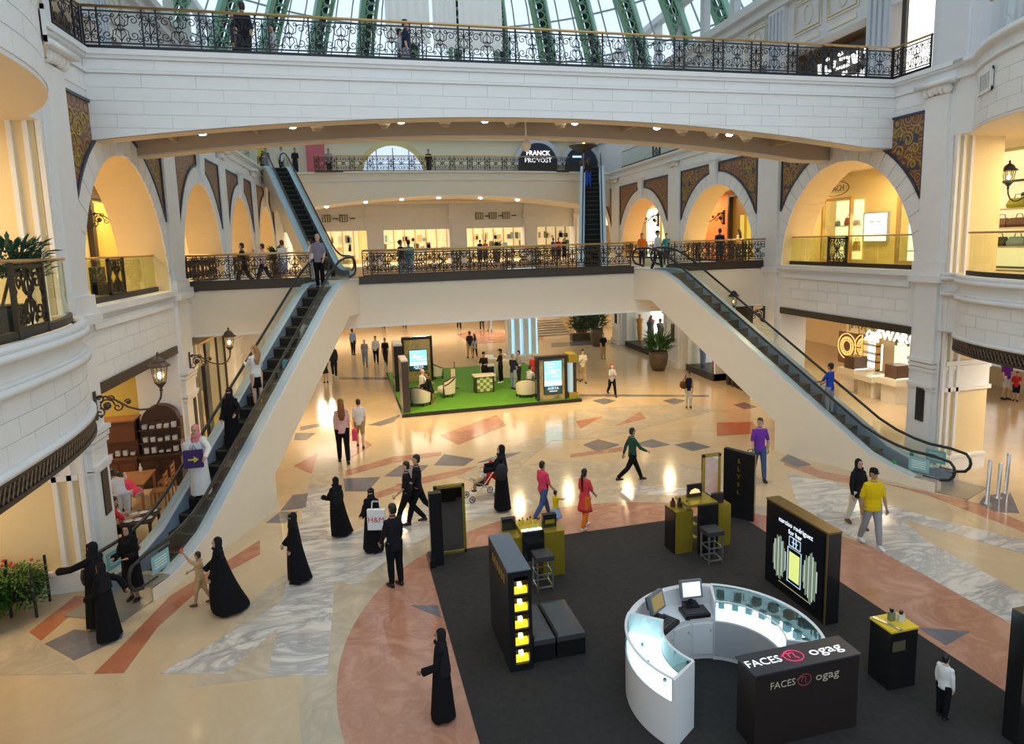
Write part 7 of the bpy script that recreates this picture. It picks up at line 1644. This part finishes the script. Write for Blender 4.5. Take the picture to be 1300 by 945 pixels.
# pushchair and child
p = pz(612, 632); t = thing('pushchair', 'folding pushchair with red and black seat and small grey wheels', 'pushchair', (p.x, p.y, 0)); fx_ = Vector((-.95, -.2, 0)).normalized(); sy_ = Vector((-fx_.y, fx_.x, 0)); Q = lambda a, b_, z: tuple(Vector((p.x, p.y, 0)) + fx_ * a + sy_ * b_ + Vector((0, 0, z)))
k = MB()
for s in (-.22, .22): k.tube([Q(.38, s, .09), Q(0, s, .45), Q(-.35, s, .85), Q(-.5, s, 1.02)], .014, 6); k.tube([Q(-.35, s, .09), Q(.05, s, .45), Q(.3, s, .55)], .014, 6)
k.tube([Q(-.5, -.22, 1.02), Q(-.5, .22, 1.02)], .016, 6); k.tube([Q(.3, -.22, .55), Q(.34, 0, .58), Q(.3, .22, .55)], .02, 6); k.build('frame', STEEL, t)
MB().hexa([Q(-.12, -.2, .40), Q(.2, -.2, .42), Q(.2, .2, .42), Q(-.12, .2, .40), Q(-.12, -.2, .45), Q(.2, -.2, .47), Q(.2, .2, .47), Q(-.12, .2, .45)]).build('seat', CHAR, t); MB().hexa([Q(-.12, -.2, .42), Q(-.06, -.2, .42), Q(-.06, .2, .42), Q(-.12, .2, .42), Q(-.42, -.2, .95), Q(-.36, -.2, .97), Q(-.36, .2, .97), Q(-.42, .2, .95)]).build('backrest', REDC, t); MB().obox(Q(-.44, 0, .62), fx_, sy_, (0, 0, 1), .08, .18, .14).build('basket_bag', REDC, t)
for a in (.38, -.35):
    for s in (-.22, .22): wh = MB(); wh.tube([Vector(Q(a, s, .09)) + fx_ * (.08 * cos(i * pi / 8)) + Vector((0, 0, .08 * sin(i * pi / 8))) for i in range(16)], .018, 6, closed=True); wh.tube([Q(a, s - .015, .09), Q(a, s + .015, .09)], .04, 8); wh.build('wheel', mat('wheel_grey', (.12, .13, .15), .5), t)
person('toddler in white top sitting in the pushchair', Vector(Q(.0, 0, .0)), .86, 100, top=WHT, bottom=TAN, leg_len=.5, pose='sit', seat=.47, legs=((70, 70), (66, 60)), lean=-20, skin=SKIN2, hair=('short', HBRN))
G('man in red and navy shirt and jeans walking behind the orange dressed woman', 690, 658, 585, -65, top=PINKC, bottom=JEAN, sleeve=.5, pose='walk', stripes=NAVYC, skin=SKIN2, arms=((5, 8, 20), (10, 8, 30)), shoes=SHOEN)
G('little girl in yellow top and pale blue skirt stretching an arm forward', 706, 669, 624, -70, top=YEL, skirt=(SKYC, .30, .10), hair=('mop', HBLK), skin=SKIN2, sleeve=.25, female=True, arms=((20, 8, 10), (75, 6, 5)))
G('woman in coral tunic and orange trousers with a long black plait', 743, 671, 596, -55, top=CORAL, bottom=ORNG, skirt=(CORAL, .26, .045), hair=('tail', HBLK), skin=SKIN2, female=True, pose='stroll', sleeve=.5, arms=((10, 8, 15), (15, 8, 30)), shoes=SHOEW)
G('man in dark green shirt and black trousers striding to the right', 803, 612, 542, -88, top=GREENC, bottom=BLK, sleeve=1, pose='walk', legs=((26, 4), (-30, 22)), arms=((-25, 8, 8), (35, 8, 25)), skin=SKIN2)
G('man in purple polo shirt and jeans carrying a black bag', 963, 609, 532, 165, top=PURP, bottom=JEAN, sleeve=.5, pose='stroll', turn=-40, arms=((-5, 14, 10), (12, 10, 10)))
p = pz(963, 609); t = thing('shoulder_bag', 'black boxy bag in the hand of the man in purple', 'bag', (p.x - .32, p.y - .1, .5)); MB().box(p.x - .52, p.x - .22, p.y - .2, p.y - .05, .52, .88).build('bag_body', BLACK, t); MB().tube([(p.x - .48, p.y - .12, .88), (p.x - .44, p.y - .12, .98), (p.x - .3, p.y - .12, .98), (p.x - .26, p.y - .12, .88)], .012, 5).build('handle', BLACK, t)
G('stout man in yellow polo shirt, grey trousers and black cap', 1105, 693, 597, 170, top=YEL, bottom=GREYC, sleeve=.5, fat=1.28, hair=('cap', HBLK, BLKT), shoes=SHOEW, pose='stroll', skin=SKIN2, arms=((6, 14, 15), (-6, 14, 10)))
G('woman in black headscarf and pale trousers beside the man in yellow', 1087, 668, 585, 172, top=BLKT, bottom=OFFW, jacket=True, sleeve=1, veil=dict(m=BLKT, drape=.1), female=True, pose='stroll', shoes=SHOEN, arms=((5, 10, 30), (8, 12, 10)))
G('woman in black abaya standing close to the left edge of the black carpet', 563, 912, 801, 75, robe=AB(r=.14), veil=dict(m=BLKT, drape=.3), female=True, shoes=None, arms=((15, 6, 50), (0, 6, 10)), skin=SKIN2)
G('man with swept black hair and white collar at the bottom right of the carpet', 1196, 912, 835, -80, top=WHT, bottom=BLK, sleeve=1, hair=('short', HBLK))
# ---- middle distance
G('woman with long auburn hair in rose top and black trousers, pink handbag at her side', 437, 588, 507, 5, top=ROSE, bottom=BLK, sleeve=.5, hair=('long', HAUB), female=True, skin=SKIN3, pose='stroll')
p = pz(445, 588); t = thing('handbag', 'bright pink handbag at the side of the auburn haired woman', 'bag', (p.x + .2, p.y, .75)); MB().obox((p.x + .18, p.y - .05, .95), (1, 0, 0), (0, 1, 0), (0, 0, 1), .08, .14, .17).build('bag_body', PINKC, t); MB().tube([(p.x + .18, p.y - .12, 1.1), (p.x + .1, p.y - .05, 1.42), (p.x + .18, p.y + .02, 1.1)], .012, 5).build('strap', PINKC, t)
G('man in white T-shirt and khaki shorts walking away from us', 458, 568, 507, 0, top=WHT, bottom=KHAKI, leg_len=.5, sleeve=.5, skin=SKIN3, hair=('short', HBRN), pose='stroll', shoes=SHOEN)
G('woman in dark jacket with printed white front at right of left escalator', 425, 479, 437, 175, top=CHAR, bottom=NAVYC, sleeve=1, jacket=True, hair=('long', HBLK), female=True, pose='stroll', shoes=SHOEW)
G('woman with brown hair half hidden by the left escalator side', 414, 486, 452, 20, top=CHAR, skirt=(CHAR, .22, .04), hair=('long', HBRN), female=True, skin=SKIN3)
G('man in blue shirt and dark trousers standing alone near the bridge', 449, 451, 418, -30, top=SKYC, bottom=CHAR, sleeve=1)
G('man in grey T-shirt and jeans walking in the far group of three', 464, 465, 431, 178, top=GREYC, bottom=JEANL, sleeve=.5, hair=('bald', HGRY), pose='stroll', skin=SKIN3)
G('man in white shirt and black trousers, middle of the far group of three', 478, 462, 427, 178, top=WHT, bottom=BLK, sleeve=1, pose='stroll')
G('man in black T-shirt at right of the far group of three', 490, 463, 429, 170, top=BLKT, bottom=CHAR, sleeve=.5, pose='walk')
G('man with black backpack walking away beside a pale dressed woman', 597, 455, 421, 10, top=CHAR, bottom=TAN, sleeve=.5, pose='stroll')
G('woman in pale dress walking beside the man with black backpack', 603, 453, 424, 5, top=LGREY, skirt=(LGREY, .2, .04), bottom=BLK, hair=('long', HBRN), female=True, pose='stroll')
for lb, x, y, hy, tp, bt in (('man with dark trousers far back left under the bridge', 583, 418, 392, BLKT, BLK), ('person in grey far back between the dark trousered man and the light column', 612, 419, 392, GREYC, CHAR), ('person in pale shirt far back beside the light column', 622, 421, 392, LGREY, GREYC), ('man in pale grey walking far back behind the light column', 644, 419, 391, LGREY, GREYC), ('person in white far back at left with red bag', 487, 417, 393, WHT, CHAR), ('man in dark trousers far back at left, legs apart', 514, 417, 392, WHT, BLK)): G(lb, x, y, hy, 0 if x > 600 else 180, top=tp, bottom=bt, sleeve=1, pose='stroll')
G('man in white shirt and khaki shorts reading his phone while walking', 740, 486, 444, 175, top=OFFW, bottom=KHAKI, leg_len=.5, sleeve=1, pose='stroll', arms=((25, 4, 90), (25, 4, 90)), nod=12)
G('woman in patterned grey top and black leggings with auburn hair', 777, 503, 462, 178, top=LGREY, bottom=BLK, sleeve=.5, hair=('long', HAUB), female=True, pose='walk', skin=SKIN3, arms=((25, 4, 90), (25, 4, 90)))
G('woman in navy vest top and cream trousers with a dark shoulder bag', 874, 518, 473, 160, top=NAVYC, bottom=OFFW, sleeve=.0, hair=('bun', HBLK), female=True, shoes=SHOEN, turn=-40, skin=SKIN2)
p = pz(874, 518); t = thing('shoulder_bag', 'dark brown shoulder bag of the woman in navy vest top', 'bag', (p.x - .25, p.y, .8)); k = MB(); k.ell((p.x - .27, p.y - .02, 1.0), .12, .2, .17, 10, 8); k.build('bag_body', BROWNC, t, True); MB().tube([(p.x - .22, p.y - .1, 1.1), (p.x - .12, p.y, 1.42), (p.x - .22, p.y + .1, 1.1)], .015, 5).build('strap', BROWNC, t)
G('man in black T-shirt and khaki trousers by the tall planter', 766, 456, 424, 170, top=BLKT, bottom=KHAKI, sleeve=.5, skin=SKIN3)
def on_stand(label, fx, fy, hy, face, **kw):
    p = pz(fx, fy, PZ); h = py(fx, hy, p.y).z - PZ; return person(label, p, h, face, **kw)
on_stand('man in black shirt and cap standing right of the checkered counter', 636, 486, 444, 60, top=BLKT, bottom=BLK, hair=('cap', HBLK, BLKT), arms=((25, 6, 60), (25, 6, 70)), shoes=SHOEW)
on_stand('man in black shirt and cap working behind the checkered counter', 616, 489, 447, 150, top=BLKT, bottom=BLK, hair=('cap', HBLK, BLKT), arms=((25, 6, 70), (25, 6, 70)), lean=10)
on_stand('man in navy polo and pale jeans with his back to us at the reception desk', 652, 494, 450, -50, top=NAVYC, bottom=JEANL, skin=SKIN3, arms=((15, 6, 40), (30, 6, 60)), hair=('short', HGRY))
on_stand('man in grey suit standing behind the curved reception desk', 659, 488, 446, 100, top=GREYC, bottom=CHAR, jacket=True, sleeve=1, arms=((25, 6, 60), (20, 6, 60)))
on_stand('man in red jacket and cap beside the front right screen', 678, 490, 450, 170, top=REDC, bottom=CHAR, sleeve=1, hair=('cap', HBLK, LGREY))
p = pz(672, 504, PZ); person('man in pale blue shirt seated in the tub chair behind the front screen', p, 1.72, -60, top=LGREY, bottom=JEANL, sleeve=1, pose='sit', seat=PZ + .3, lean=10, arms=((30, 8, 60), (30, 8, 60)))
p = pz(536, 510, PZ); person('bald man in white shirt seated at left of the green stand', p, 1.74, -70, top=WHT, bottom=BLK, sleeve=1, pose='sit', seat=PZ + .3, hair=('bald', HGRY), lean=6, skin=SKIN3, arms=((30, 8, 50), (30, 8, 50)))
p = pz(548, 513, PZ); person('man in black jacket seated facing the bald man on the green stand', p, 1.72, 80, top=BLKT, bottom=BLK, jacket=True, sleeve=1, pose='sit', seat=PZ + .3, lean=12, arms=((30, 8, 50), (30, 8, 50)))
# ---- on the escalators
def on_esc(label, Pf, s, off, z, hy_px, face, h=1.7, **kw):
    q = Vector(Pf(s, off, z)); return person(label, q, h, face, **kw)
za = lambda s: easl * (s - eas0)
fa = 25
def stepz(s, s0, s1, sl, rise, base=0):
    run = .40; n = int(round((s1 - s0) / run)); run = (s1 - s0) / n; i = int((s - s0) / run + .5); return max(0, i * rise / n) + .005
def find_s(Pf, off, px, s0, s1, sl, rise, z_of):
    best = None
    for i in range(220):
        s = -.5 + i * .055; q = Vector(Pf(s, off, z_of(s))); d = ROT @ (np.array(q) - EYEV); xy = (PPX + FPX * d[0] / d[2], PPY + FPX * d[1] / d[2]); e = abs(xy[1] - px[1]) + .2 * abs(xy[0] - px[0])
        if best is None or e < best[0]: best = (e, s)
    return best[1]
zA = lambda s: stepz(s, eas0, eas1, easl, 5.7); zB = lambda s: stepz(s, ebs0, ebs1, ebsl, 5.7); zD = lambda s: stepz(s, eds0, eds1, edsl, 5.8)
s_ = find_s(PA, .8, (253, 638), 0, 0, 0, 0, zA); on_esc('man in long white robe and red checked headcloth riding down the left escalator', PA, s_, .78, zA(s_), 0, 165, 1.78, robe=dict(m=WHT, r=.125, hem=.06, sleeve=.028, name='white_robe', fold=.02), veil=dict(m=cloth('red_check', (.62, .22, .24)), drape=.06), arms=((35, 35, 25), (45, 4, 105)), nod=10, shoes=SHOEB)
q = Vector(PA(s_, .78, zA(s_))); t = thing('shopping_bag', 'dark purple bag with yellow print held by the man in the white robe', 'bag', q + Vector((-.05, -.3, .8))); MB().box(q.x - .25, q.x + .17, q.y - .36, q.y - .26, q.z + .85, q.z + 1.27).build('bag_body', cloth('purple_bag', (.055, .035, .13)), t); k = MB(); k.add([(q.x + a, q.y - .362, q.z + 1.06 + b_) for a, b_ in ((-.15, .02), (-.02, .02), (-.02, .08), (.09, 0), (-.02, -.08), (-.02, -.02), (-.15, -.02))], [(0, 1, 2, 3, 4, 5, 6)]); k.build('yellow_print', mat('yellow_print', (.6, .48, .03), .5), t)
MB().tube([(q.x - .05, q.y - .31, q.z + 1.27), (q.x - .02, q.y - .3, q.z + 1.4), (q.x + .05, q.y - .31, q.z + 1.27)], .01, 5).build('handle', cloth('purple_bag', (.055, .035, .13)), t)
s2 = s_ + 1.2; on_esc('woman in black abaya riding behind the man in the white robe', PA, s2, .62, zA(s2), 0, 165, 1.6, robe=AB(r=.12, hem=.06), veil=dict(m=BLKT, niqab=True), arms=((30, 30, 40), (10, 6, 30)), female=True)
s_ = find_s(PA, .75, (340, 512), 0, 0, 0, 0, zA); on_esc('woman in white blouse and black skirt with fair hair on the left escalator', PA, s_, .75, zA(s_), 0, 30, 1.66, top=WHT, skirt=(BLK, .27, .0), hair=('long', HFAIR), female=True, sleeve=1, skin=SKIN3, turn=40, arms=((30, 8, 80), (20, 8, 70)))
q = Vector(PA(9.4, .7, 5.7)); person('grey haired man in checked shirt stepping onto the top of the left escalator', q, 1.76, 165, top=PLAID, bottom=BLK, sleeve=.5, hair=('bald', HGRY), skin=SKIN3, fat=1.12, arms=((15, 12, 25), (15, 12, 25)))
s_ = find_s(PB, .75, (1050, 528), 0, 0, 0, 0, zB); on_esc('woman in bright blue top with short black hair going up the right escalator', PB, s_, .8, zB(s_), 0, 20, 1.62, top=BLUEC, bottom=GREYC, hair=('mop', HBLK), female=True, sleeve=.5, skin=SKIN2, arms=((30, 10, 40), (25, 10, 30)))
s_ = find_s(PD, .45, (745, 237), 0, 0, 0, 0, zD); on_esc('woman in blue jeans with long brown hair on the upper right escalator', PD, s_, .5, zD(s_), 0, 0, 1.68, top=CHAR, bottom=BLUEC, hair=('long', HBRN), female=True, sleeve=1, skin=SKIN3, arms=((10, 10, 20), (10, 14, 20)))
# ---- middle level (z 5.67)
def on_mid(label, hx, hy, Y, face, h=None, zf=5.67, **kw):
    d = py(hx, hy, Y); hh = h or (d.z - zf); return person(label, Vector((d.x, Y, zf)), min(1.86, max(1.5, hh)), face, **kw)
on_mid('man in black T-shirt walking left along the middle footbridge', 306, 308, 26.0, 80, top=BLKT, bottom=CHAR, sleeve=.5, pose='walk')
on_mid('man in pale pink shirt with hand at his mouth on the middle footbridge', 332, 309, 26.5, 75, top=cloth('pale_pink', (.66, .46, .46)), bottom=CHAR, sleeve=1, pose='walk', arms=((40, 5, 120), (0, 8, 15)))
on_mid('man in white shirt and plaid shorts on the middle footbridge', 357, 306, 26.5, 40, top=WHT, bottom=PLAID, leg_len=.5, sleeve=.5, hair=('short', HBRN))
on_mid('young man in white T-shirt looking at his phone beside the left escalator top', 393, 305, 27.5, 90, top=WHT, bottom=GREYC, sleeve=.5, arms=((35, 6, 70), (10, 6, 60)))
on_mid('woman with black hair in dark top beside the cyan shirted man', 508, 305, 26.0, -60, top=BLKT, bottom=JEANL, hair=('bun', HBLK), female=True, sleeve=.5, pose='stroll')
on_mid('man in cyan shirt with his back to us at the bridge railing', 518, 305, 26.2, 0, top=CYANC, bottom=JEANL, sleeve=.5, pose='stroll')
on_mid('man in white shirt stepping onto the top of the right escalator', 835, 293, 25.6, -150, top=WHT, bottom=CHAR, sleeve=1, hair=('mop', HBLK), pose='stroll')
on_mid('man in navy shirt seen from behind in the second right arch', 914, 291, 27.5, -20, top=NAVYC, bottom=CHAR, sleeve=.5)
on_mid('woman with dark hair near the gold shop in the second right arch', 938, 292, 31.0, 20, top=TAN, bottom=CHAR, hair=('long', HBLK), female=True, sleeve=.5)
on_mid('person in orange near the third right arch', 815, 297, 31.0, 160, top=ORNG, bottom=CHAR, sleeve=.5)
on_mid('person in teal behind the second right arch railing', 846, 297, 32.0, 170, top=CYANC, bottom=CHAR, sleeve=.5)
on_mid('person in bright blue at a table in the back hall', 702, 301, 46.8, 30, top=BLUEC, bottom=CHAR, sleeve=.5, h=1.6)
on_mid('person in red and black in the back hall right of the blue one', 709, 302, 47.0, 170, top=REDC, bottom=BLK, sleeve=.5, h=1.6)
on_mid('person in dark clothes in the back hall furthest right of the small group', 716, 303, 47.2, 170, top=BLKT, bottom=BLK, sleeve=.5, h=1.55)
on_mid('person in orange top in the back hall behind bridge railing', 616, 304, 46.8, 150, top=ORNG, bottom=BLK, sleeve=.5, h=1.6)
on_mid('person in black at left of the orange topped one in the back hall', 609, 305, 46.9, 20, top=BLKT, bottom=BLK, sleeve=.5, h=1.6)
# ---- upper level
Z3 = 11.46
on_mid('man in dark clothes standing behind the left part of the upper railing', 306, 4, 18.8, 20, zf=Z3, top=BLKT, bottom=CHAR, sleeve=.5)
on_mid('person in dark purple beside the dark clothed man at the upper railing', 296, 22, 19.2, 100, zf=Z3, top=cloth('dark_purple', (.06, .04, .08)), bottom=CHAR, sleeve=1, h=1.6)
on_mid('person in pale shirt behind the upper railing at left', 345, 33, 19.8, 100, zf=Z3, top=LGREY, bottom=GREYC, sleeve=.5, h=1.45)
on_mid('man in navy T-shirt behind the upper railing left of the banners', 514, 26, 19.4, -100, zf=Z3, top=NAVYC, bottom=JEANL, sleeve=.5)
on_mid('boy in pale top beside the man in navy T-shirt on the upper footbridge', 507, 40, 19.6, -90, zf=Z3, top=LGREY, bottom=CHAR, sleeve=.5, h=1.35)
for lb, x, y, Y, tp in (('person in grey at far upper level left of the upper left escalator', 337, 194, 44.0, CHAR), ('person in dark clothes at far upper level furthest left', 333, 195, 45.4, BLKT), ('person in white shirt arriving at the top of upper left escalator', 357, 197, 43.6, WHT), ('person in charcoal at far upper level right of upper left escalator', 374, 193, 44.0, CHAR), ('person carrying a red bag at the far upper railing', 417, 198, 44.2, GREYC), ('lone dark figure at the far upper railing', 544, 199, 44.2, BLKT)): on_mid(lb, x, y, Y, 170, zf=11.45, top=tp, bottom=CHAR, sleeve=.5, h=1.68)
# ---- cafe and lower right
p = pz(160, 672); person('waiter in pale blue uniform bending forward by the white pier', Vector((-5.75, 18.25, .0)), 1.76, 30, top=cloth('pale_uniform', (.50, .55, .66)), bottom=cloth('pale_uniform', (.50, .55, .66)), sleeve=.5, lean=62, shoes=SHOEW, arms=((75, 8, 20), (70, 8, 20)))
person('diner in bright pink top and grey trousers bending over at the cafe table', Vector((-5.7, 19.3, 0)), 1.66, 60, top=PINKC, bottom=LGREY, sleeve=.5, lean=55, female=True, arms=((70, 8, 20), (70, 8, 20)), pose='sit', seat=.43)
person('diner in red top seated at the small dark table', Vector((-5.62, 16.75, 0)), 1.66, -60, top=REDC, bottom=BLK, sleeve=.5, lean=14, pose='sit', seat=.43, female=True, hair=('tail', HBLK), arms=((40, 8, 50), (40, 8, 50)), skin=SKIN2)
person('small child in white top held at the small dark cafe table', Vector((-5.6, 17.35, 0)), .95, -60, top=WHT, bottom=GREYC, sleeve=.5, pose='sit', seat=.46, skin=SKIN2, hair=('short', HBLK))
person('man in purple shirt and white shorts in the lower right shop', pz(1276, 507), 1.8, 175, top=PURP, bottom=WHT, leg_len=.5, sleeve=.5, skin=SKIN3)
person('small boy in red cap, red shirt and dark shorts in the lower right shop', pz(1289, 509), 1.2, 120, top=REDC, bottom=NAVYC, leg_len=.5, hair=('cap', HBRN, REDC), sleeve=.5, skin=SKIN3, arms=((60, 10, 20), (10, 8, 10)))
person('person in pink checked shirt seated at the left edge behind the fern box', Vector((-7.3, 14.6, 0)), 1.68, 120, top=cloth('pink_check', (.50, .22, .25)), bottom=CHAR, pose='sit', seat=.44, sleeve=.5)
t = thing('cafe_chair', 'wooden chair under the seated person in pink checked shirt', 'chair', (-7.3, 14.6, 0)); MB().box(-7.5, -7.1, 14.4, 14.8, .40, .44).build('seat', LIGHTWOOD, t)
for a in (-.18, .18):
    for b_ in (-.18, .18): MB().box(-7.3 + a - .02, -7.3 + a + .02, 14.6 + b_ - .02, 14.6 + b_ + .02, 0, .4).build('leg', LIGHTWOOD, t)
